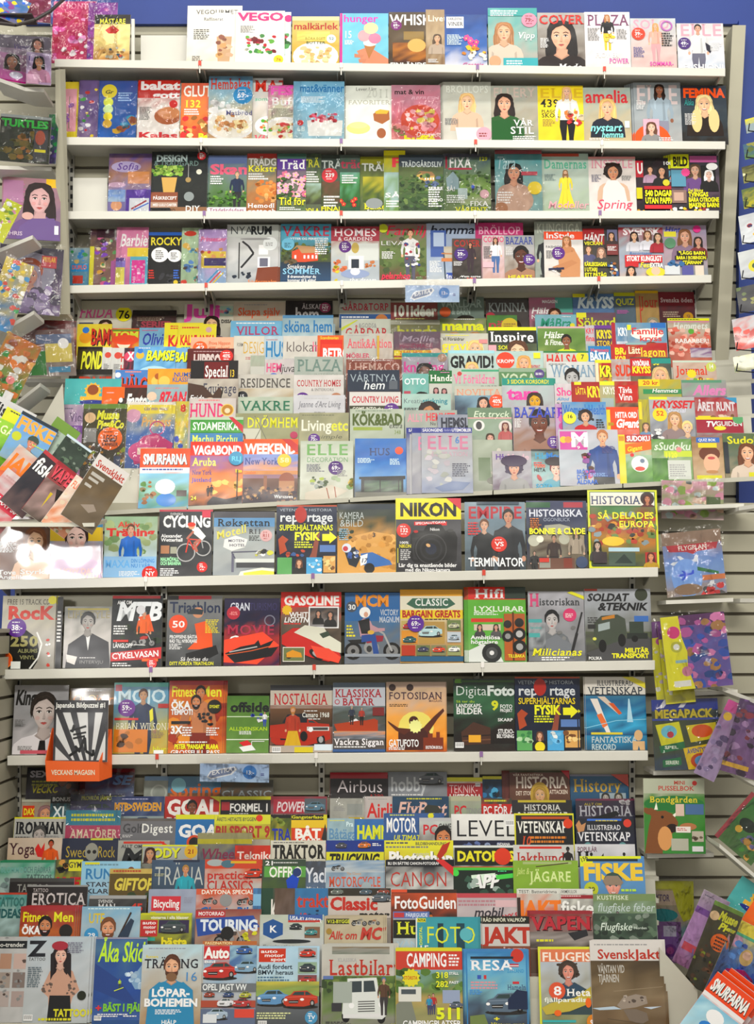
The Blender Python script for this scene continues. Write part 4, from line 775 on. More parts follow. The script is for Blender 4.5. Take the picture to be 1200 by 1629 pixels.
place_row('s3', '''
110 395 147|b|8aa0a8,5a8a9c,4a88a8|small blue and beige bagged toy set at left|R .1 .4 .95 .6 2a8ac0;G .1 .05 .9 .35 8 .16 3a8ac8,d8b870,3a9a5a;T DUPLO .15 .44 .7 .1 e86030 b;R .2 .7 .7 .9 b83a2a
143 365 192|b|4a2a3a,8a7058,7a5a58|crowded bagged toy magazine with yellow spine|R 0 .3 .14 1 e0d830;G .2 .05 1 .95 46 .1 d8a030,5a9a5a,c85a8a,8a4ac8,3a2a28,e8d0a0;R .7 .55 .95 1 a85a98;R .2 0 1 .15 3a1c2a
185 362 240|b|c87aa0,d088a8,b86aa0|pink doll magazine with pink hairbrush toy|T Barbie .1 .12 .85 .2 e8e0e8 bi;R .35 .35 1 .5 e0c83a;R 0 .55 .3 1 8a7ac8;R 0 .68 .28 1 d8d060;R .45 .5 1 1 5ab0c8;R .5 .56 .92 .95 d83a98;G .5 .62 .9 .9 24 .05 e8a0c8;R 0 .52 .3 .58 5a2a88
236 370 290|comic|14181c,181a1c,1c1c20|black comic with two white speech bubbles|R 0 0 1 .06 2a5aa8;T ROCKY .06 .1 .92 .14 e0d030 bo;E .35 .42 .26 .24 e8e8e0;E .8 .44 .22 .2 e8e8e0;L .22 .34 .26 5 555 .035;L .68 .38 .24 4 555 .035;G .35 .78 .8 .95 10 .09 3a3a40;L .03 .7 .2 4 c83020 .045;L .78 .7 .2 4 3a6ac8 .045;C .85 .93 .07 c8b030
289 363 322|b|a8c0a0,a0b898|light green sheet with princess-like stickers|E .4 .1 .3 .14 c04030;G .1 .3 .9 .45 7 .18 d8b050,6aa8c8;G .1 .6 .9 .75 7 .18 5a4030,5a8ac8;G .1 .82 .9 .95 6 .18 c84030,5ab0a0
316 365 362|b|a890c0,b8a0c8,90b0d0|lilac bagged princess-style magazine with coloured pencils|T Prinsessor .05 .14 .9 .08 d8487a bi;R .1 .4 .98 .7 d8c04a;R .2 .52 .98 .66 3a2a6a;G .1 .35 .9 .5 6 .12 d8a060,c84a4a;W .05 e84a3a .4,.98 .8,.76;W .05 e8c030 .48,1 .9,.78;W .05 3a9ac8 .3,.96 .7,.74
361 358 443|c1:3|a8aca8,b8b8b8,9aa0a4|interior magazine with black spiral staircase|R 0 0 1 .2 b4b8b4;T NYA .06 .03 .42 .13 3a4044 n;T RUM .46 .03 .4 .13 22282c B;W .04 222428 .3,.28 .42,.36 .52,.48 .4,.6 .28,.72;W .025 333 .24,.3 .24,.9;G .1 .8 .45 .95 5 .06 1c2a3a;R .62 .34 .8 .5 eee;R .6 .54 .84 .72 dde;R .64 .56 .8 .7 667;Y 7a3c22 .6,.72 1,.7 1,1 .55,1;C .84 .32 .14 d0d4d4;L .75 .3 .18 3 888;T Södermalm .4 .92 .56 .06 e0803a i;E .55 .24 .3 .02 888
447 357 527||4a90a8,4a98b0,48502c,3a4a3c,28486a|blue magazine, red wooden cottage by water|T VAKRE .04 .04 .92 .16 a83a50 s;T HYTTER_OG_FERIESTEDER .14 .23 .8 .035 fff b;G 0 .32 1 .6 80 .05 485a20,5a6a28,343f1c;house .22 .36 .52 c84a26 b08860;R 0 .64 1 .95 1c3040 2a4a6a;G 0 .6 .3 .66 8 .06 6a5a40;C .14 .34 .13 6ab0cc;L .07 .32 .14 3 367 .03;T Smaken_av .12 .68 .5 .07 eee i;T SOMMER .04 .75 .74 .09 8ac0dc s;T 8_drømmehytter_du .14 .86 .56 .045 fff b;T kommer_til_å_elske! .14 .92 .56 .045 fff b;L .68 .28 .28 7 eee .035
527 361 605||983240,b8b8b0,a8b0b4,a0a8b0|rose banner magazine with white fireplace living room|R 0 0 1 .26 9a3444;T HOMES .06 .04 .88 .13 d8ccd0 s;T &_GARDENS .14 .19 .72 .06 d8ccd0 s;R .3 .3 .98 .6 c4c8c4;E .5 .38 .08 .12 b09a50;R .36 .52 .68 .76 dadcd8;R .42 .58 .58 .74 2a3440;G .05 .62 .3 .8 8 .07 d07848,c06840;G .7 .62 .95 .75 6 .06 c07848;E .5 .84 .3 .1 8a98b8;E .5 .8 .1 .08 dde;G .05 .68 .2 .95 6 .05 c8b830;X .29 .36 .13 5a2a78 55:-;T the_dream .38 .91 .55 .08 eee si
604 357 682||8a6a6a,6a7a48,5a6a3c,6a4038|woman in floral shirt in garden, red script|G 0 .1 1 .95 60 .08 5a7038,485a30,6a8048;T Familj .12 .03 .85 .16 c0304a i;P .66 .1 1.15 d8a888 5a3424 d8d8d8 556;G .52 .35 .84 .75 22 .05 3a4a8a,a83a4a,e8e4e0;T LEVA .02 .3 .5 .07 ddd n;C .08 .08 .1 b8c030;T pelarshop .04 .84 .6 .11 d83050 bi;L .05 .48 .3 6 eee
679 356 760||9ca8bc,90a0b8,a8b0b8|blue room magazine with ladder and chair|T hemma .06 .04 .9 .14 222838 bi;R .08 .12 .4 .58 405a98;R .14 .16 .36 .4 a8b8d0;R .35 .4 .95 .6 b0a898;W .03 3a4a5a .35,.5 .38,.98;W .03 3a4a5a .65,.52 .68,.98;W .03 b07850 .3,.52 .95,.54;R .3 .6 .6 .66 c07a4a;L .06 .65 .25 9 fff;R .4 .85 .8 1 2a4a9a;T Inredn .4 .88 .4 .07 dde s
757 355 833||a03a6a,b88898,a89090|raspberry masthead wedding magazine, mostly covered|R 0 0 1 .3 b0336c;T BRÖLLOP .06 .07 .88 .13 d8a0b8 s;L .7 .6 .26 9 eee
720 380 766||5a4a44,48403c,2a2420|small dark magazine, brunette in sequin dress|T COVER .05 .04 .9 .15 b0322c bs;P .62 .1 1.1 c89070 2a1c18 3a2a34 3a2a34 L;X .3 .38 .24 4a2c78 39:-;T Vem_corne .3 .88 .66 .05 eee b;L .04 .55 .35 5 ddd;T VM .5 .94 .3 .06 e0402a B
768 375 806|c1:4|c8c0c0,c8b0b4,b89890|woman in denim and white top, pink masthead|T COSMO .04 .03 .94 .12 d8507a b;P .6 .06 1.7 d8a888 4a2c20 eee 4a6a9c L;L .05 .25 .4 8 555 .035;R 0 .6 .5 .72 d8b0b8
803 375 854|c2:-3|9aa0a8,a8a098,6a5848|laughing dark-skinned woman, small cover, purple sticker|T BAZAAR .04 .04 .9 .16 3a4a9a s;F .55 .48 .68 5a3424 181010 a07860 SH;X .82 .55 .2 542c80 59:-;L .04 .26 .25 9 eee;T HEARTS .1 .9 .8 .08 dcd028 b
851 353 927||8a9288,98a098,889088|grey green royal magazine, man in dark suit|T KUNGLIGA .05 .04 .9 .16 b8c0b4 s;P .25 .2 1.2 d0a888 332 22262a 22262a;L .1 .92 .3 2 444
866 369 928||c8c8c8,d0ccc8,ccc4bc|crouching tanned woman on white, orange masthead|R 0 0 1 .17 dd4a1c;T InStyle .05 .03 .72 .11 f4f0ea b;F .58 .2 .24 d8a078 9a6438 b88058;Y c08a60 .35,.5 .8,.42 .92,.6 .9,.96 .4,.96;Y b88058 .2,.75 .7,.6 .85,.66 .4,.85;G .1 .75 .4 .95 9 .05 333,ddd;T FASHION .04 .3 .44 .05 223 n;X .36 .46 .17 5c2a80 55:-;L .05 .4 .2 8 777;W .06 2a2a4a .1,.8 .5,.78
928 360 990||3a383c,4a4440,383a38|dark gossip weekly full of small portraits|R 0 .05 .6 .35 9a2a30;T HÄNT .02 .16 .55 .14 eee bi;R 0 .27 .28 .38 222;T VECKAN .04 .3 .5 .06 d8d430 B;F .15 .45 .22 d8a888 543 557;F .5 .5 .25 d8b098 865 444;R .68 .08 .96 .3 6a6a8a;F .8 .2 .2 d8a888 321 433;R .66 .36 .97 .56 7a3a3a;L .68 .4 .25 4 eee;T KÄRLEKSSAGAN .02 .7 .62 .07 dcd828 B;T I_UTARI .02 .8 .35 .07 dcd828 B;T ETT_PÅTÅG .02 .9 .6 .07 dcd828 B;G .7 .7 .95 .97 20 .06 c8c8c0,3a5a8a,b07040
985 358 1057||a83a44,9aa0a8,98a0b0,b8a8a0|royal family weekly with red headline strip|R 0 0 1 .05 8aa0b8;T SVENSK .1 .07 .82 .12 e0d8dc B;F .35 .22 .2 d8b090 322 c8c8d0;F .65 .2 .2 d8b090 643 cfcfd8;F .88 .25 .2 d8b090 432 a02a38;T Reportagen .22 .52 .5 .05 3a6aa8 i;R .12 .58 .96 .72 c02830;T STORT_KUNGLIGT .16 .6 .78 .09 fff B;T Fest .45 .72 .24 .09 e8d83a bi;T EXTRA .68 .73 .28 .08 fff B;R .12 .72 .42 .8 c02830;F .25 .88 .22 d8a888 2a1c18 822;E .8 .9 .22 .12 d8c838;C .8 .88 .1 d8b8a0
1056 359 1125||9890a8,a89098,889098|celebrity weekly, long-haired woman, black-yellow headlines|T Hänt .04 .03 .34 .11 2a3a9a bi;R .02 .12 .3 .22 d8d040;F .5 .22 .34 d0a088 7a5438 806a80;F .8 .32 .22 c89880 2a2420 733;C .78 .08 .09 d83a8a;R .3 .5 .96 .58 222;T "LÄGG_BARN .34 .51 .6 .06 dcd828 B;R .25 .59 .98 .67 222;T BARA_I_ROBINSON .28 .6 .68 .06 dcd828 B;R .4 .68 .9 .76 222;T STJÄRNAN" .42 .69 .45 .06 dcd828 B;R .4 .78 .66 .96 5a5a98;R .7 .78 .9 .96 d8c8b8;R 0 .78 .35 .95 c8ccd0;G .1 .7 .4 .8 5 .08 3a6a9a;C .15 .35 .13 5a8a6a
''')
# ---------------------------------------------------------------- data: stepped tiers of the upper rack
place_row('u0', '''
121 483 208||c8c4b4,b8b4a4|white teen magazine, brunette, yellow 76 circle|T FRIDA .03 .06 .6 .16 d8609a bsi;F .52 .38 .3 d8b098 3a2a24 a88;C .85 .17 .15 d8d020;T 76 .85 .12 .2 .12 222 bc;R .04 .3 .3 .45 4a5068;R .04 .5 .28 .6 9ac0d0
209 494 279|b|4a3a3a,5a3a40|dark maroon bagged magazine with faint lettering|T SERIER .2 .2 .7 .1 a84a5a B;R 0 0 1 .1 2a2224;L .1 .12 .7 3 987
292 480 371||b8b4a4,a8a49c|magazine with pink masthead and long-haired teenager|T Juli .03 .06 .66 .2 c84a98 B;F .56 .38 .36 d0a888 2a1c18 656;R .72 .08 .98 .24 98b0a0;G .74 .1 .96 .22 8 .06 c87a8a,5a8ab0,b8b8a0;L .04 .4 .35 4 444;T DISSA .75 .3 .22 .05 222 b
371 481 455||b0a494,a89884|beige craft magazine with white cups|T Skapa_själv .08 .1 .8 .13 c85a3a b;L .2 .04 .6 1 888;C .2 .42 .12 d8d0c0;C .72 .45 .16 c8bca8;C .72 .45 .1 a8765a
454 479 529||2a2628,3a3032|black magazine with white lowercase masthead|T ÄLSKADE .35 .06 .5 .08 b8b0b0 s;T hem .2 .12 .5 .22 c8c4c4 b;X .84 .12 .12 8a3a5a NY;L .2 .4 .6 2 aaa
540 477 622||a8a89c,a0a098|white cottage magazine, serif masthead, blue band|T GÅRD&TORP .05 .07 .9 .12 b02a44 s;R 0 .26 1 .5 3a5a8a;L .04 .3 .6 2 dde .035;C .82 .36 .12 b87848
622 482 697||8a4a4a,7a5a50|reddish craft magazine with white masthead|T 101idéer .03 .06 .92 .2 d8dcd0 B;L .1 .3 .7 2 dd8 .03;S 0 .35 1 .7 a85a50,5a7a4a;T 118 .75 .33 .15 .05 cc3 b
697 473 771||6a7870,708078|teal grey magazine with dark-haired head|T VÄRLDAR .06 .05 .88 .14 98a8a0 b;T &_BARN .3 .2 .4 .12 98a8a0 b;F .6 .55 .5 a88878 2a2422 433;C .16 .28 .12 c8603a
774 477 842||4a4848,58504e|dark grey magazine, pale serif masthead|T KVINNA .06 .07 .88 .17 98a0a0 s;F .6 .6 .5 b89888 322 433;C .1 .35 .12 a83a4a
843 474 915||a86a80,887078|pink and teal health magazine, smiling woman|R .6 0 1 .3 5a9c90;T Hälsa .04 .2 .5 .12 e8e0e4 bi;T MAGASIN .3 .05 .35 .06 eee b;F .58 .36 .34 d8a888 4a2c20 567 LH;T NAL .04 .35 .3 .08 ddd b
913 468 980||5a7aa0,5a6a90|blue crossword magazine with white masthead|T KRYSS .1 .07 .86 .2 d0dce4 Bi;R 0 0 .3 .07 d8d030;F .35 .52 .3 c8988 3a2420 568;F .75 .58 .28 d8a888 543 a33
979 466 1016||5a6a78,586870|dark blue puzzle magazine with yellow top|R 0 0 1 .07 b8b820;T QUIZ .06 .12 .85 .12 c8c838 b;F .5 .75 .5 c89888 322 444;L .1 .35 .6 3 b6a
1013 463 1052||a88a5a,988050|ochre weekly with red masthead|R 0 0 1 .05 d8b020;T Jour .25 .12 .7 .2 b8483a bs;W .04 b83a3a .18,.1 .2,.9;F .7 .65 .6 c8b0a0 887 445
1050 465 1107||6a2a30,4a3438,3a3030|maroon story magazine with gold round emblem|R 0 0 1 .28 7a2a34;T Svenska_öden .05 .12 .9 .09 c8b8b8 bs;C .8 .5 .14 b88a28;L .1 .4 .55 3 a98 .035;T 9 .8 .46 .1 .08 864 bc
''')
place_row('u1', '''
120 516 178|comic|d8c43a,e0c83a|yellow children's comic with red lettering|T BAMSE .4 .08 .8 .25 c8321c bo;C .25 .22 .18 e09a2a;C .25 .1 .1 3a7ac8;L .55 .38 .4 2 6ab0c0 .04
176 523 222|comic|c83a1c,c8a82a|red comic with yellow and green lettering|T TOM .05 .06 .9 .1 c8d030 B;C .45 .25 .25 d8d0b8;E .5 .2 .5 .2 d84818;R 0 .02 1 .05 5a8a2a
220 522 262|comic|6a9ab8,7aa8c0|light blue comic with navy lettering|T Olivia .1 .1 1 .2 2a3a9a bi;L .1 .04 .8 1 b36;R .1 .4 .9 .5 c86a7a
260 514 322|comic|d8cc30,dcd038|yellow comic, left of two alike|R 0 .02 1 .2 dcd028;L .15 .05 .6 2 c33 .03;T KALLE_ANKA .1 .22 1.6 .18 c8282a B
282 516 343|comic|d8cc30,dcd038|yellow comic, right of two alike|L .1 .05 .6 1 c33 .04;C .8 .1 .08 c8a0a0;T KALLE_ANKA .06 .2 .9 .16 c8282a B;L .1 .4 .6 1 48a .04
366 511 450||6aa8cc,88b8cc|sky blue house magazine with pink serif masthead|L .1 .03 .8 1 eff .03;T VILLOR .12 .1 .78 .14 b03a68 s;T &_CO .3 .27 .3 .1 8aa s
524 516 533||8aa0a8,98aab0|thin edge of magazine beside the shelf seam|
449 502 530||8aa8b4,b8c4c4|pale blue home magazine with blue lowercase masthead|R 0 0 1 .05 5a8ab0;T sköna_hem .03 .09 .94 .19 2a78b0 b;S .1 .35 1 .8 b8c8c8,98b8a8,c8ccc8;R .45 .38 .52 .6 5a98a8;R .72 .36 .76 .6 4a88a0
543 508 622||b8bcb0,b0b4a8|white manor magazine with red serif masthead|T &GODS& .35 .08 .36 .08 888 s;T GÅRDAR .08 .17 .85 .17 b02a34 s;Y b8c03a 0,.16 .3,.02 .34,.02 0,.22
622 509 702|b|7a7858,687858|olive bagged sewing magazine with yellow lowercase masthead|T burda .12 .12 .82 .22 b8b83a b;F .6 .55 .4 a88878 322 565;S 0 .02 1 .1 a8a898
701 507 775||6a7a4a,a89888|magazine with yellow masthead and two children|T mama .04 .06 .88 .17 d8dc28 B;F .3 .42 .32 d8b098 a07850 a99;F .75 .42 .32 d8b098 987048 aaa;L .3 .02 .5 1 ddd
776 502 824||4a7a3a,485a34|green cover with red masthead and yellow circle|T nära .03 .1 1 .16 b03a4a b;C .75 .2 .28 c8b030;L .55 .16 .4 3 863 .035;S 0 .4 1 .9 3a5a2a,6a6a4a
853 501 923||78aab8,8ab0b8|turquoise magazine with green script masthead|T MåBra .1 .08 .75 .18 1f8a70 bi;F .68 .45 .3 d8a888 c89a60 888;C .9 .22 .06 d8d030;L .65 .04 .3 1 eee
919 498 982||6a4a5a,5a7a4a|magazine with yellow crossword masthead on red strip|R 0 0 .25 .1 d8d430;R 0 .1 .16 .3 a83040;T Sökord .03 .1 .94 .18 c8cc30 b;S 0 .32 1 .7 7a4a5a,3a5a3a
1064 507 1131||a8b0a0,b87868,a85848|weekly with rhubarb and raw meat slices|T Hemmets .12 .1 .82 .16 c8ccc4 bsi;R 0 .06 1 .1 c88a98;G 0 .25 1 .9 70 .08 c86858,d89888,a84838,e0b8a8;C .55 .32 .07 5a9a3a;T RABARBER! .15 .5 .8 .1 e0dcd8 b;R -.02 -.0 1 .06 d8dc20;L .05 .02 .9 1 333 .03;S .5 .72 1 .95 7a5a80,b8b0b8
''')
place_row('u2', '''
121 552 162|comic|3a3420,5a5828|dark comic with yellow lettering|T PONDUS .15 .1 1.2 .28 d8d838 Bi;R 0 0 1 .05 222;G 0 .45 1 .7 8 .12 b83a2a,8a8a30
161 553 180|comic|c8c8c4,b8b8b4|white comic with red round badge, left copy|C .6 .14 .35 c84a3a;L .2 .3 .6 6 555
176 554 198|comic|c8c8c4,b8b8b4|white comic with red badge and red letter|C .5 .14 .3 c84a3a;L .2 .3 .6 6 555;T H .75 .1 .3 .15 c83020 B;T H .75 .32 .3 .15 c83020 B
196 554 214|comic|28303c,a83048|dark comic with pink round badge|C .5 .16 .5 d04a68;T X .3 .08 .5 .14 eee B;R 0 .4 1 .7 a82a3a
265 554 300|comic|6aa0c8,88b0d0|light blue comic, covered copy at right|T BAM .3 .09 .75 .17 d8e030 Bio
212 552 278|comic|5a98c8,8ac0dc|light blue children's comic, yellow lettering|T BAMSE .28 .08 .66 .17 d8e030 Bio;C .14 .16 .1 d8b03a;C .14 .08 .07 3a7ac8;E .5 .5 .4 .2 a8d0e4;L .1 .02 .3 1 eee
302 537 372||d8a88a,c89880|peach riding advert magazine with orange 42 circle|X .22 .18 .17 d8602a 42 fff;T Prova_Hippson .42 .07 .5 .06 c8643c b;T 40%_rabatt! .42 .16 .48 .06 c8643c b
371 535 424||c0bcb0,c4c0b8|white magazine with thin gold masthead|T DESIGN .3 .1 .9 .2 c09a3a n;T FORM .1 .12 .2 .06 444;L .4 .36 .4 2 a55;W .01 b44 .8,.3 .75,.5
420 535 452||a8b8c0,98a8b0|white magazine with bold blue masthead|T HUS .05 .1 1.1 .26 2878a8 b;R 0 .42 1 .9 7a98a8;L .1 .06 .8 1 a66;R .1 .7 .8 .8 b44
450 535 508||bcb8b0,c0bcb4|white magazine with grey and pink masthead|T klokah .08 .1 1 .18 5a5050 n;T h .85 .1 .14 .18 d84a7a n;T Eko .6 .5 .3 .1 c8b0b8 s;L .05 .4 .4 2 aaa
505 534 548||c8602a,c8402a|red and orange magazine with white framed masthead|R .1 .08 .95 .5 c83020;R .16 .16 .9 .46 d84028;T RETRO .2 .24 1 .17 eee B;T Scandinavian .1 .02 .7 .05 e8c030 b;L .1 .56 .8 1 eee .04
547 531 608||a8a8a0,b0aca4|grey-white antiques magazine with pink masthead|T Antik&Auk .1 .1 .95 .16 c8606a bs;T MÖBLER .06 .36 .6 .08 b83a5a b;T &_FYND .06 .47 .6 .08 b83a5a b;L .1 .03 .6 1 999
600 531 626||b0a8a0,a89888|antiques magazine copy with gold strip|T tion .1 .1 .8 .16 c8606a bs;R 0 .04 .14 .9 b8983a
627 528 704|b|6a5a68,7a5a6a,d8c82c,d8d030|lilac bagged craft magazine with yellow gift banner|T Mollie .15 .08 .7 .1 a898a8 i;T HANDMADE .12 .22 .7 .08 88405a B;R 0 .34 1 .5 dccc28;T 2_FAB_FREE_GIFTS .12 .35 .78 .07 c8322a b;R 0 .44 1 .47 b04020;C .9 .38 .1 d8b8a8
702 531 778||b8b8ac,b0a898|parenting magazine, blonde woman, yellow masthead|L .1 .03 .7 1 dd3;T Vi_Föräldrar .04 .08 .45 .06 333 b;T gravid .02 .15 .7 .17 d8cc30 b;F .72 .3 .36 d8b090 d8b878 c8a8a0;R .8 .12 .98 .2 c88
778 521 855||383c34,586448,b8b080|black topped cover, smiling brunette, INSPIRE masthead|R 0 0 1 .06 d8d828;R 0 .06 1 .3 282c28;T Inspire .04 .09 .9 .18 ecece4 bs;T SOUL .2 .34 .3 .07 d8d828 b;R 0 .33 .16 .5 e0a0a8;F .6 .46 .48 e0b898 5a3a28 bbb LH;T SÅ .04 .56 .1 .1 d8d828 b
857 520 938||8a9a70,6a7a48,788850|runner woman in yellow-green top outdoors|R 0 0 1 .03 c8a0a8;S 0 .04 1 .9 6a8a48,5a7a38,889858,788a40;T Hälsa .12 .1 .42 .12 d8dcd4 bi;T &_Fitness .14 .25 .42 .1 d8dcd4 bi;F .6 .28 .28 8a5a40 1c1614 c8d828 SH;Y c8d828 .35,.52 .5,.44 .7,.44 .86,.52 .9,.9 .3,.9
933 518 952||a8a8b0,c0b0b0|narrow white crossword magazine with red letters|T KRY .05 .06 .9 .1 c83038 b;T fina .05 .2 .9 .1 c83038 b;R 0 .36 1 .5 9aa
948 518 978||4a3a5a,6a5038|purple crossword magazine with yellow lettering|R 0 0 1 .06 6a3a8a;T KRYSS .1 .1 1 .15 d8c828 B;T STORA .1 .3 1 .1 d8b828 b;R 0 .42 1 .6 b8a828
975 514 1003||5a80a0,a8b0b8|blue crossword magazine edge with white letters|T KRYSS .4 .1 1 .14 d8dce0 B;R 0 0 .25 .9 a02a38;S .3 .35 1 .9 c8ccd0,6a8ab0
1000 514 1063||5a88a8,a8a8a0|family crossword magazine with red cursive masthead|R .6 0 .98 .1 2a6ab0;R 0 .04 .1 .14 d8d430;E .5 .22 .42 .16 e0dcd4;T Familje .1 .1 .8 .12 c83a38 b;T kryss .3 .25 .55 .1 c83a38 b;F .6 .52 .4 c8988 643 5a6a8a
''')
place_row('u3', '''
299 555 371|c1:-3|5a1a18,6a2420|dark red riding magazine with white masthead|T HIPPSON .1 .1 .75 .22 c8b8b4 B;L .1 .04 .8 1 a88;X .83 .12 .15 c8302a 40%;L .1 .36 .4 1 ddd
398 566 424||98a090,a8a498|pale magazine edge beneath the blue serif masthead|R 0 .2 1 .5 b4b4ac
421 572 470||b8b0b0,a8a8a4|white home magazine with pink and black masthead|T HEM .04 .08 .52 .17 c84a7a b;T ljuva .5 .1 .5 .15 333 i;C .3 .36 .17 4a6ab8;L .2 .34 .2 2 eee
468 568 546||98a098,a8aca4|sage green magazine with wide serif masthead|T PLAZA .06 .06 .88 .22 6a8078 s;T INTERIÖR .4 .32 .5 .07 8a9088 n;R 0 .4 1 .9 b4b4ac
551 572 640|b|8a4a3c,a86a58|copper bagged home magazine|T I_HEM&CO .04 .08 .92 .18 c8a89c s;L .1 .02 .8 1 ddd;S 0 .3 1 .7 a87868,8a6058
640 562 713|b|a8a8b0,a090a8|knitting magazine with pink masthead and dark-haired woman|R 0 0 1 .08 3a9a98;T knitting .03 .18 .86 .2 d8489a b;F .5 .4 .42 7a5040 1c1618 c83a6a;C .88 .1 .1 a87;F .9 .38 .12 c98 322 945
714 558 788||a8bcb8,a8b4ac|magazine, heavy black masthead, pregnant blonde in white|R 0 0 1 .06 98c8d0;T GRAVID! .04 .12 .93 .22 1c1c1c B;F .5 .38 .32 d8b090 d0b070 d8d8d0;C .75 .5 .08 d84a8a;L .05 .45 .3 3 c48
788 559 868|c1:3|a8c0bc,b0bcb4|mint weekly with red circle KROPP and blonde|T KROPP .5 .12 .01 .01 fff;C .22 .2 .19 d84830;T KROPP .05 .18 .34 .07 fff b;F .6 .26 .32 d8a888 c89858 9ab0b0;R .8 .04 .94 .16 d8d430;L .75 .3 .2 3 c66
866 559 938||b8bcb4,b0a8a0|white health magazine with red masthead, yellow seal|T HÄLSA .06 .08 .68 .22 c8322c b;C .86 .14 .14 d0cc38;T 7 .86 .08 .06 .1 333 bc;R 0 0 1 .04 3a7a48;F .5 .6 .4 d8a888 543 c44
938 551 976||2a78b0,3a80a8,c8cc38|blue crossword magazine with white bold headline|T Hemmets .1 .05 .8 .07 d84a4a b;T BÄSTA .06 .14 .88 .16 eee B;T KRYSS .06 .34 .88 .12 d8d430 B
974 548 1000||a82a30,b04030|narrow red crossword magazine with yellow lettering|R .18 .04 1 .4 b82830;T BRA .25 .08 1 .13 e0d030 B;T KORD .25 .25 1 .13 e0d030 B;N .6 .5 .2 e0d828
998 546 1064||a8282c,a87848|red crossword weekly with yellow masthead|T Lätt .05 .08 .28 .14 e8d8b8 b;T lagom .35 .1 .6 .18 e0c838 bs;R 0 0 .5 .04 8aa;N .14 .46 .15 e0d828;F .75 .5 .4 d8a888 653 a54
''')
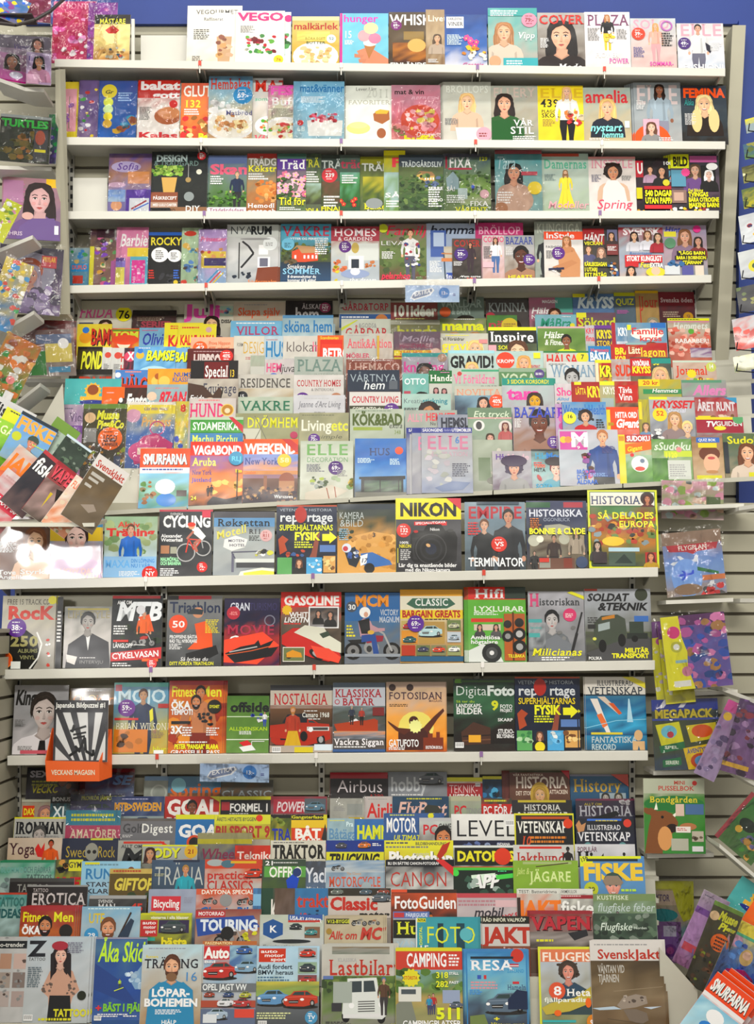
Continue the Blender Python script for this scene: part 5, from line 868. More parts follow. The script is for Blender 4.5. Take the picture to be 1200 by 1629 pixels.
place_row('u4', '''
109 588 176|c1:-3|38342c,a8a098|comic with black top edge and red lettering|R 0 0 1 .08 22201a;T ERNIE .2 .12 .76 .2 a83a20 B
181 589 237|comic|4a7ab8,5a88b8|blue comic with orange-red lettering|L .3 .02 .5 1 e86 .03;T HÄLGE .18 .12 .95 .24 c8401c bo;C .08 .08 .09 ddd;R 0 .4 1 1 a8b0b8
233 587 272|comic|d8942a,d8a838|orange comic with haystack, left of two|C .4 .2 .25 e0b858;C .42 .12 .14 a85a28;T ÅSA .3 .3 .6 .12 c8301c b
250 587 315|comic|d8942a,d8a838|orange classic comic, right of two|T NUMSE .38 .06 .5 .07 3a5a9a b;T KLASSIKER .35 .14 .6 .07 3a5a9a b;C .15 .2 .14 e0b858;T ÅSA-NISSE .1 .32 .85 .14 c8301c b;R .9 0 1 .1 d8d0b0
302 574 383||1c1a1c,2a2426|black magazine with white Special lettering|R .28 .02 .8 .3 6a1418;T Special .3 .08 .48 .16 e4dcd8 bs;T 13 .82 .14 .1 .1 d8b83a b;L .1 .36 .3 1 888
378 596 468||b4b0a8,a8a49c|white residence magazine with thin serif masthead|T RESIDENCE .04 .08 .9 .16 504c48 s;S 0 .26 1 .9 a8987c,c8c8c0,6a7a58;C .08 .4 .1 2a2c30;T 15. .08 .37 .1 .06 eee bc;G .6 .5 .95 .8 9 .08 8a8878
467 597 547||c0bcb8,b8b4b0|white country magazine with red serif masthead|T COUNTRY_HOMES .06 .1 .88 .12 a83038 s;T &_INTERIORS .35 .26 .45 .05 777 s;X .18 .46 .14 5a2a80 69:-;T book .4 .4 .2 .08 938 i;C .85 .45 .12 a8765a
553 589 636||2a3444,303a48|dark navy home magazine with thin white lettering|T VÅRTNYA .05 .08 .88 .14 98a4ac n;T hem .3 .2 .4 .16 d8dcdc i;R .8 .2 .96 .36 5a6068;S 0 .4 1 .9 3a3030,683a34
641 595 688||6aa49c,8aa8a0|teal magazine, white masthead, curly black hair|T OTTO .06 .1 .82 .12 d8e4e0 b;F .7 .5 .42 c08868 1c1410 b8a8a0 A;R .05 .36 .3 .42 a84a5a
683 590 720||2a6a3a,a8a8a0|green banded handicraft magazine with two figures|R 0 0 1 .26 24683a;T Handa .06 .09 1 .12 e4e0d4 bs;R 0 .26 1 .8 b4b4ac;F .3 .4 .26 b88 322 b8a8a8;F .65 .42 .26 b88 322 445;L .5 .04 .4 1 d8b
720 587 795||a8b4a8,a8a8a4|parenting magazine with pink masthead|R .2 .02 1 .06 4a9a78;T Vi_Föräldrar .04 .12 .88 .17 d8789a bs;C .16 .1 .05 b44;T GRAVID_FLER .6 .34 .35 .05 444 b
795 586 870|c1:3|5a8058,6a8860|green yoga magazine with white round letters|R 0 0 1 .08 8aa088;T YOGA .06 .12 .7 .22 b8c4a8 b;C .86 .12 .11 584880;L .78 .1 .15 2 eee
871 576 950||c0c4c4,b8b8b8|grey-white magazine, monochrome woman face, thin letters|T WOMAN .1 .07 .9 .22 7a94a8 s;F .52 .32 .4 a8a8a8 222 bbb S;L .05 .04 .5 1 888
949 573 976||a8282c,c8b83a|red and yellow crossword magazine, letters KR|R 0 .05 .2 .5 d8d0b0;T KR .25 .12 .7 .2 e0d828 Bo;C .6 .48 .3 4a9a6a;R 0 0 1 .06 d8d430
975 572 1008||a8a8a8,b05838|crossword magazine with orange-red SUDOKU letters|T SUDOKU .2 .12 1.9 .2 c8401c B;L .3 .03 .6 1 c98;R 0 .4 1 1 c8c8c4
1005 569 1070||3a4a48,787058,886848|beginner crossword magazine, blonde mature woman|R 0 .02 .5 .36 b8202a;T NYBÖRJAR .06 .07 .4 .09 eee B;T KRYSS .04 .18 .44 .12 e0d828 B;T 36 .56 .05 .14 .1 d8d430 b;R .52 .02 1 .12 2a8a80;F .72 .36 .44 d8a888 c8a878 8a3a30
1073 574 1142||b8a498,b09078|weekly with orange masthead and salad dish|T Journal .08 .12 .7 .18 c8442a bs;R 0 0 1 .04 b8c8b8;C .88 .14 .12 b8c060;T 14 .88 .08 .1 .09 eee bc;N .42 .28 .12 e0c828;G .3 .38 1 .7 20 .08 6a9a38,d8a848,a84a2a;T ALLT .5 .38 .3 .09 d8d828 bi
''')
place_row('u5', '''
100 603 190|comic|48a0a0,58a8a4|teal children's book with gold star emblem|N .5 .16 .16 d8a838;C .5 .15 .1 8a4a28;R .28 .24 .74 .29 d8a83a;E .5 .32 .24 .05 2a3a88;T Riddarskolan .28 .42 .66 .1 e0e4e0 bs;G 0 .05 1 .5 14 .012 c8e4e0
160 616 200|comic|d8601c,d86a20|orange comic with black and white corner shape|L .2 .08 .4 1 eaa;E .95 .25 .24 .26 1c1a1a;E .85 .2 .09 .12 e8e0dc
196 613 235|comic|3a2a24,5a342a|dark brown comic with white script lettering|R 0 0 1 .04 a83020;T Fanto .08 .14 .9 .18 e8e4dc Bi;S .1 .4 1 .8 7a4a38,3a2a28
232 612 298|comic|8aa0a8,90a8a8|pale teal comic with red italic lettering|L .2 .05 .7 1 c77;T 87:AN .3 .12 .64 .18 c8283c Bi;C .12 .18 .12 d8b8a0
297 603 378||b0a89c,5a4a44,a8a49c|horse magazine, brown horse ear and eye|T Equipage .3 .07 .66 .14 4a4a58 s;Y 4a342a 0,.06 .3,.1 .5,.24 .62,.12 .7,.2 .64,.32 .5,.5 0,.5;E .45 .3 .08 .04 c8a890;T Frida .04 .24 .28 .08 eee i;W .02 221 .7,.12 .62,.45
378 632 466||a8b0a0,98a898|pale magazine with dark green serif masthead|T VAKRE .06 .08 .88 .18 2a6a50 s;T HJEM_&_INTERIØR .1 .32 .7 .05 4a7a60 s;G 0 .4 1 .7 12 .08 88987a,c8c4b0
467 629 549||b8b8bc,b4b4b8|pale lilac catalogue with thin script title|T Jeanne_d'Arc_Living .1 .12 .8 .12 686870 i;L .4 .33 .3 1 888;L .2 .06 .5 1 aaa
556 624 638||b0a8a4,484838|country magazine with red masthead and purple sticker|R 0 0 1 .27 c4c0bc;T COUNTRY_LIVING .05 .09 .9 .12 b02a40 b;R 0 .27 1 .9 3a3c28;T COME_INTO_the .06 .3 .6 .07 d8d8cc bs;T GARDEN .2 .4 .5 .08 d8d8cc s;X .82 .36 .15 5a2a80 45:-
640 627 718||98b4ac,a0b4ac|pale teal knitting magazine, woman with curly hair|T Kreativ .03 .1 .4 .1 5a6068 n;T stickning .42 .1 .5 .1 1f7a88 b;F .55 .4 .4 b07850 2a1610 a86 A;L .04 .3 .3 2 555
724 615 800||a8a498,4a5a64,485058|knitting magazine with seaside view and 40% badge|R 0 0 1 .18 b0b0a4;T NOVITTA .04 .06 .92 .12 c89078 s;S 0 .18 1 .9 7a98a8,38485a,2a3034;F .6 .34 .28 d0a088 2a2420 633;X .88 .3 .16 d85028 40%
800 602 883|c1:3|a8b4b4,a098a0|magazine with teal crossword banner, pink masthead|R 0 0 1 .13 2f8a7c;T 3_SIDOR_KORSORD! .1 .03 .8 .07 d8cc30 b;T tara .1 .18 .6 .2 d8489a B;F .62 .42 .34 c8988 3a2a24 b8a
884 611 916||c0b8bc,b0a8a8|white magazine with pink letters and blue headline|T Shop .1 .08 1.2 .16 d8488a b;T Alltid .1 .28 .7 .06 3a8ab8 bi;T PLATT_MAGE .1 .38 1.2 .07 333 b
911 608 959||9a2a28,a83a2c|red crossword magazine with yellow letters KRYSS|R .1 0 .35 .06 d8d030;T LÄTTA .14 .13 .36 .12 e0c830 b;T KRY .55 .1 .5 .2 e0d028 B;S 0 .4 1 .9 3a2a28,5a4030
956 607 985||a8a078,7a9a70|pale green puzzle magazine with yellow label|R 0 0 1 .08 d8d430;T KRYSS .2 .12 1 .14 dcdcd0 b;R .1 .34 .9 .6 98a8a8
980 607 1021||a82a28,98805a|magazine with red Tävla Vinn headline|R .1 .08 .96 .42 b82a20;T Tävla .16 .12 .55 .12 eee b;T Vinn .16 .26 .55 .13 eee b;S 0 .45 1 1 8a6a58,3a3028
1018 604 1086||b0a030,8a9a68,887060|weekly with yellow pull-out tab and couple photo|R 0 0 .5 .14 d8c428;T 20_kr .1 .03 .35 .08 b83028 b;R .1 .2 1 .3 3a8a58;F .3 .6 .3 d8a888 4a3020 8ab;F .7 .65 .3 d8a888 432 a44;T Hemmets .3 .2 .6 .08 d8dcd4 bi
1087 605 1158||88988c,987088|pink masthead weekly, blurred|T Allers .25 .12 .7 .2 c87aa8 Bi;R 0 0 .9 .06 5a8a70;S 0 .35 1 .7 7a5a70,a898a0
''')
place_row('u6', '''
95 644 140|b|b0a0b0,9a78a8,a878a0|lilac teen bagged magazine with purple band|T Violetta .3 .12 1 .12 6a5a78 s;L .1 .05 .3 1 667;R 0 .3 1 .42 7a4a98;R .1 .32 .4 .4 c8b8d8;R 0 .42 1 .8 b088b8
274 639 299|b|d8c83a,3a7a98|yellow and blue bagged magazine edge|T 8 .45 .05 .3 .1 c8302a B;T PATE .1 .3 .9 .08 d8b03a bs;G .2 .5 1 .9 9 .2 2a9ab8,d8a04a,3a5ac8
200 640 277|b|d8cc6a,4a70a8,3a5a9c,3a6a88|blue bagged princess magazine with pink toy purse|R 0 0 1 .04 ddd8d0;R 0 .04 1 .17 d8c848;T Läs_min_sista! .35 .07 .5 .05 7a6a98 b;C .13 .2 .15 c898b0;C .2 .17 .08 d0a0b8;T Prinsess .3 .22 .6 .13 d8a860 bi;O .64 .38 .16 .025 b83a78;Y b02a6a .12,.7 .35,.5 .62,.45 .98,.6 .95,.7 .7,.68 .6,.85 .2,.9;E .32 .72 .26 .22 c04a80;R .25 .66 .85 .76 c8b8a8
130 643 200|b|4a4a30,48402c,30301c|dark bagged comic, yellow title, orange round sticker|R 0 0 1 .07 6a8a3a;T Musse .3 .1 .5 .12 d8d830 Bi;T Pigg&Co .32 .24 .6 .11 d8d830 Bi;C .16 .2 .13 d8b890;R .04 .35 .32 .55 8a8a88;G 0 .6 1 1 40 .07 8a9a20,5a3a1c,28281c,a87828;R .75 .75 .9 1 2a3a5a;X .64 .5 .28 e06a14 LEGO 222;@ T RANGER .64 .56 .36 .05 222 bc;@ T LONE .64 .5 .24 .05 222 bc
299 634 374||b8b0ac,b0a8a0|dog magazine with pink masthead and gold seal|L .2 .02 .6 1 c77 .03;T HUND .02 .08 .75 .2 c83068 s;C .82 .17 .14 a8762a;O .82 .17 .14 .02 d8b85a;C .82 .18 .06 d8c0a0;F .32 .38 .26 d8b098 c8a880 999
374 658 478||8a8a68,989878|dream home magazine, yellow masthead over window|T DRÖMHEM .18 .08 .8 .18 c8c828 s;R .05 .28 .4 .9 b8b8a8;W .012 6a6a5a .3,.05 .5,.5;W .012 6a6a5a .5,.05 .3,.5;F .1 .45 .14 b98 543 767;C .92 .4 .06 a83a5a
476 657 555||88886c,a8a484|grey-beige home magazine, white and yellow masthead|L .05 .04 .7 1 665;T Living .03 .14 .6 .2 d0d0c0 b;T etc .64 .14 .33 .2 c8c838 b;T simple .35 .42 .5 .07 665 i;X .3 .5 .12 5a2a80 75:-
557 651 643||a4ac9c,a0a898|kitchen magazine with dark green bold masthead|L .1 .03 .7 1 676;T KÖK&BAD .04 .1 .92 .2 4a5a20 B;T extra .72 .26 .24 .1 333 i;R .06 .34 .6 .4 8a9a3a;T 348 .82 .4 .12 .07 7a8a58 s
645 653 728||989c94,909890|grey magazine with pink and red masthead|T ALLT_I .05 .08 .36 .15 c88a98 b;T HEMMET .4 .06 .55 .15 c8404a b;T Nu_är .48 .24 .2 .06 444 bs
697 660 745||888c98,8088a0|grey magazine with bold navy masthead|T HEMSLÖJD .1 .08 1.5 .2 22283a B
745 649 815||7a9078,889888,989c90|green magazine with script title and three ovals|R 0 0 1 .2 6a8068;T Ett_tryck .12 .07 .8 .12 c8d4bc i;R 0 .2 1 .22 d8989c;C .25 .36 .13 d0d0cc;E .25 .36 .07 .1 444;C .85 .38 .15 c8c0bc;F .85 .38 .18 b98 633 a55;F .5 .62 .22 c98 432 888
817 646 893||a8a8b4,907060,8a6a58|smiling dark-skinned woman, large cover, purple sticker|F .55 .36 .56 6a3a26 181010 906a58 SH;T BAZAAR .03 .04 .92 .2 3a4ab0 s;L .03 .27 .16 7 eee;X .84 .74 .14 5a2c88 59:-
885 643 908||b08ab0,a898b0|thin stack edges with purple letters|T R .1 .08 .7 .2 7a2ab0 bs;C .5 .3 .3 c85a98;C .5 .45 .3 b84a88
896 640 966||4a88b8,98a0a8,a82a30|health magazine, brunette in red, blue masthead|T Women'sHealth .02 .06 .96 .19 2a68b0 b;F .52 .3 .3 d0a080 2a1a14 b8202a AH;C .16 .32 .15 d8d430;T 16 .16 .26 .12 .07 222 bc;L .76 .35 .2 4 333 .04;T STARK .05 .58 .6 .1 222 B
966 648 1020||b8b0a8,d8481c,a8a8a8|orange puzzle magazine HITTA ORD Gigant|R 0 0 1 .06 d84a20;R .1 .06 .98 .5 d44a1c;R 0 .06 .12 1 d8c82a;T HITTA_ORD .28 .12 .66 .12 eee B;T Gigant .28 .28 .68 .18 eee Bi;C .85 .7 .14 9aa8c0;R .05 .35 .22 .42 a82
1018 636 1040||a8a030,7a6a58|yellow-spined magazine with small face|R 0 .05 .3 .4 d8c428;F .6 .55 .8 d8a888 654 68a;C .4 .85 .3 b8c8d8
1035 632 1110||a8a8a8,8a9098,786068|crossword special, two fair-haired people laughing|R 0 0 .4 .05 d8d430;T KRYSSET .06 .08 .9 .14 c02a30 Bi;T Special .38 .22 .4 .09 ccd i;C .22 .35 .16 d8c82a;T 52 .22 .28 .16 .09 c83020 bc;F .54 .45 .34 d8b090 a88050 8a7878;F .8 .62 .3 e0b898 d8c080 888 SH;G 0 .6 .25 .95 9 .06 d8d8d8,2a2a30
1108 633 1175||982a34,a89890|red weekly with grey masthead and dish|T ÅRET_RUNT .06 .1 .88 .17 c8c0c4 B;R .05 .38 .38 .66 d8c828;T 36 .12 .42 .2 .14 333 b;G .4 .35 1 .8 24 .08 a87848,c8b8a0,7a5a3a;Y 3a8ab0 .7,.0 1,.0 1,.12
1109 664 1184||88908c,902a3c|TV listings magazine with yellow strip|R 0 0 .8 .08 d8c428;R 0 .08 1 .5 98283c;T TV .2 .14 .2 .16 eee Bi;T GUIDEN .42 .14 .55 .14 d0d0d0 b;C .9 .05 .12 5a9a68;E .5 .35 .13 .05 d8d030
302 664 386||3a8a38,5aa048,3a78a0|green travel magazine with SYDAMERIKA headline|R 0 0 1 .05 a8b8a0;T SYDAMERIKA .04 .1 .86 .14 d8ecd8 b;R 0 .3 1 .9 3a78a8;R 0 .28 1 .3 2a7a30;T Machu_Picchu .04 .34 .86 .14 d0dc60 bs;Y b8303a .8,0 1,.16 1,.3 .72,0
''')
place_row('u7', '''
222 714 302 790|comic c2:1.5|d8501c,c8ccd0,5a98b8|orange and white comic album with blue shape|R 0 0 1 .32 d84c18;T SMURFARNA .06 .1 .86 .16 e8e4dc Bo;R 0 .32 1 .4 d8d4d4;L .05 .34 .85 1 4a5a98 .05;S 0 .42 1 1 7ab0c8,8ab8b8,5a8a58,4a98c0;G .05 .5 .3 .9 14 .07 7a6a40,98602a,4a7a30;E .55 .86 .2 .14 2a78c0;E .52 .64 .2 .16 e0e4e4;R .75 .7 .95 .8 4a3a38
302 703 388||c83a20,7a5a9c,c87a48,d8803a,2a1a28|sunset travel magazine with two silhouettes on boat|R 0 0 1 .22 c8321c;T VAGABOND .05 .07 .9 .13 eee B;T Aruba .05 .26 .44 .12 e0d860 bs;T New_York .05 .45 .36 .07 5a4a8a bs;T Jättland .05 .57 .36 .06 3a4ab0 bs;G .45 .6 1 .8 10 .1 e09848,e8b860;Y 1c1420 .35,.95 .45,.86 .7,.9 1,.84 1,1 .35,1;P .42 .68 .22 211 111 1c1018 1c1018;P .36 .7 .2 211 111 1c1018 1c1018;C .87 .27 .14 3a8ab0;T RLJ .78 .24 .18 .07 6ac0d8 b;T Ibiza .86 .44 .12 .05 ded428 b;T 24 .04 .86 .1 .06 dcd43a b;W .02 2a2028 .9,.45 .9,.9
387 699 474 800||d8601c,5a7ab0,c88a50,a87040,3a2c40|city travel magazine with cathedral dome at dusk|R 0 0 1 .24 d8561c;T WEEKEND .03 .08 .92 .15 e8e4dc B;S 0 .24 1 .5 6a8ac0,8a8ab8,d89a58;T New_York .03 .3 .6 .1 3a4a88 s;T Lissabon .03 .5 .2 .05 d86a28 b;R 0 .56 1 .62 8a6a7a;R 0 .62 1 1 6a4a3c 2c2434;E .8 .64 .14 .14 8a4a30;R .66 .66 .94 .82 a87a58;R .38 .58 .44 .8 8a5a40;G 0 .75 1 1 60 .04 3a3040,8a6a58,2a2438,b08a5a;C .75 .34 .13 d8b83a;T 58 .75 .3 .16 .07 d8d8a8 bc;T Warszawa .58 .88 .34 .05 eee s;Y b8302c .7,0 .95,.2 1,.2 1,.1 .85,0
478 702 562 797||a8b0a0,b8bcb0,a8a898|white decoration magazine with green serif letters|T ELLE .1 .06 .8 .18 6a9a58 s;T DECORATION .12 .28 .78 .08 5a8a58 n;G .15 .6 .5 .8 22 .05 4a5a38,98a83a,88908a;Y b8b0a0 .1,.88 .6,.75 .9,.85 .6,1 .1,1;W .02 8a4a2a .5,.8 .55,.98;W .02 8a4a2a .65,.78 .68,.96;G .6 .35 .9 .7 10 .06 98a888,c0c4b8;G .85 .65 1 .85 6 .07 c8a83a,6a8a48;X .67 .46 .14 4c2470 69:-;L .12 .4 .35 6 667;L .7 .5 .2 5 888
565 698 652||3a70b0,2a60a8,3a78b8,6a98c0,3a3a34|deep blue magazine with black glass house|T HUS .28 .17 .4 .12 223a68 s;C .86 .21 .08 d8502c;Y 181a1c .08,.66 .98,.64 .98,.7 .94,.7 .94,1 .12,1 .12,.7 .08,.7;S .18 .72 .9 .92 3a4a48,587058,282c28;R .48 .7 .5 .94 151515;R .84 .7 .86 .94 151515;R 0 .92 1 1 6a6a60;L .05 .34 .35 4 c8dce8;L .68 .35 .22 5 c8dce8
647 681 735||2a3480,8890a0,98989c,80808c|decoration magazine with blue banner, left copy|R 0 0 1 .08 2a3484;T SÄSONGENS .04 .02 .4 .04 ddd b;T E .15 .14 .12 .2 c87a98 s;R .06 .1 .22 1 a0a0a4
656 681 743||8890a0,98989c,80808c|decoration magazine, middle of three copies|R 0 0 1 .08 2a3484;T E .1 .14 .12 .2 c87a98 s
671 681 752 792||9898a4,a0a0a4,989ca4,8088a0|grey decoration magazine with hammock, front copy|R 0 -.02 1 .08 2a3484;T SÄSONGENS .02 .015 .4 .045 dde b;T läckra .45 .015 .14 .04 aac n;T UTEMÖBLER .6 .015 .38 .045 dde b;T ELLE .1 .13 .82 .2 b8708c s;T DECORATION .1 .37 .8 .07 b890a0 n;G .1 .3 .6 .9 20 .08 b4b4b0,a0a49c,b0a8b0;Y 6a7898 .25,.92 .6,.82 .95,.84 .8,.95 .4,.98;T 6 .66 .14 .08 .1 4a78b0 b;L .6 .55 .35 7 445 .03
752 700 815 800||98a090,8c9484,808478|interior with green chair, lower part, no masthead|R .15 .35 .45 .8 6a7a60;G .5 .2 1 .9 20 .1 a8a498,989080,b0acA0;E .6 .8 .25 .12 6a6a60
784 718 846||a8a0a4,9898a0,6a5868|hair magazine, woman with purple swept-up hair|T Hår .08 .08 .3 .14 5a2a8a b;T Mode .38 .08 .55 .14 c8a8b4 b;F .55 .45 .42 c89880 3a2a4a 888 A;E .55 .26 .34 .16 3a2848
846 715 906||484848,8ab0b0,98a0a4|hair magazine, woman with short red-black hair|R 0 0 1 .05 222;T Hår .1 .1 .32 .15 3a9ac0 b;T Mode .4 .1 .54 .15 2a78c0 B;F .66 .52 .44 e0b8a8 6a1428 5a98a8 S;E .64 .32 .28 .13 2a1420;L .06 .34 .24 2 c44 .05;T 1000 .06 .4 .3 .08 e0603a b;T HETA .06 .5 .3 .08 222 b;E .2 .74 .1 .05 a22 60;T SOTA .1 .9 .45 .1 3a9ac0 b
905 715 917||b0b4bc,b0b4bc|sliver of magazine edge with blue letters|T RI .1 .6 .8 .1 3a6ac8 b
890 684 990||b0b0b8,a8b0b8,a8a8b0|lifestyle magazine, older woman in blue sweater|R .02 .03 .48 .36 c04a98;T M .2 .06 .28 .24 e4d8e4 B;C .08 .18 .06 e0b838;C .16 .18 .06 e08a48;P .74 .02 1.6 d8a480 a86a3c 2a4a88 333;G .42 .44 .56 .85 12 .07 8a4a9a,5a3a28,c84a7a;T 9 .3 .3 .05 .05 eee b;L .72 .3 .25 6 558;T BRÖD .28 .72 .2 .07 2a6ac8 b;T DITT .28 .81 .2 .07 2a6ac8 b;T ÅLDRAR .28 .9 .34 .07 2a6ac8 b;L .5 .78 .35 3 8ad
985 692 1043||c8a82c,a8b0a0,6a9a48|sudoku magazine with laughing white cartoon mug|R 0 0 .2 1 d8c82c;R .2 0 1 .16 b02a28;R .02 .03 .18 .13 c88a20;T SUDOKU .26 .03 .7 .1 eee B;Y d86a1c .2,.2 1,.12 1,.3 .2,.4;T Gigant .26 .26 .45 .09 e8d830 bi -8;S .2 .42 1 1 98b098,6a9a48,4a7a38;E .62 .6 .26 .26 d8dcd8;E .62 .7 .15 .07 c84a3a;C .7 .54 .07 6a7a90;C .4 .42 .06 c33
1038 699 1103||5a8a3a,98a888,5a8a3c|green sudoku magazine with folded grid paper|T sSudoku .05 .08 .9 .18 c8d4c0 bi;R .3 .28 1 .42 b8c83a;T 1120 .32 .32 .3 .12 e0d830 b;S 0 .45 .4 1 3a6a28,5a8a38;R .38 .5 .95 .95 c0c4bc;L .42 .6 .48 6 999 .05;C .68 .25 .07 d88
1102 695 1154||8a6a48,a88a68,b8a080|puzzle magazine with upside-down smiling face|R .15 .02 .9 .14 3a68b0;T QUIZ_BOK .22 .05 .55 .06 dde b;E .55 .4 .34 .26 6a3820;E .6 .62 .26 .32 d8a888;E .6 .82 .2 .06 b08050;E .6 .5 .12 .05 b84a4a;R .1 .9 .9 1 c8c428;R .2 .15 .8 .26 d8c430
1152 690 1214||5a6a48,5a6858,8a8068|sudoku magazine, smiling woman, yellow masthead|T Sudoku .1 .07 1 .16 d0cc28 b;F .6 .45 .5 d8a888 6a4028 c8b8a8 LH;R 0 .2 .12 .9 2a3038;R .6 .88 1 1 c8c428
''')
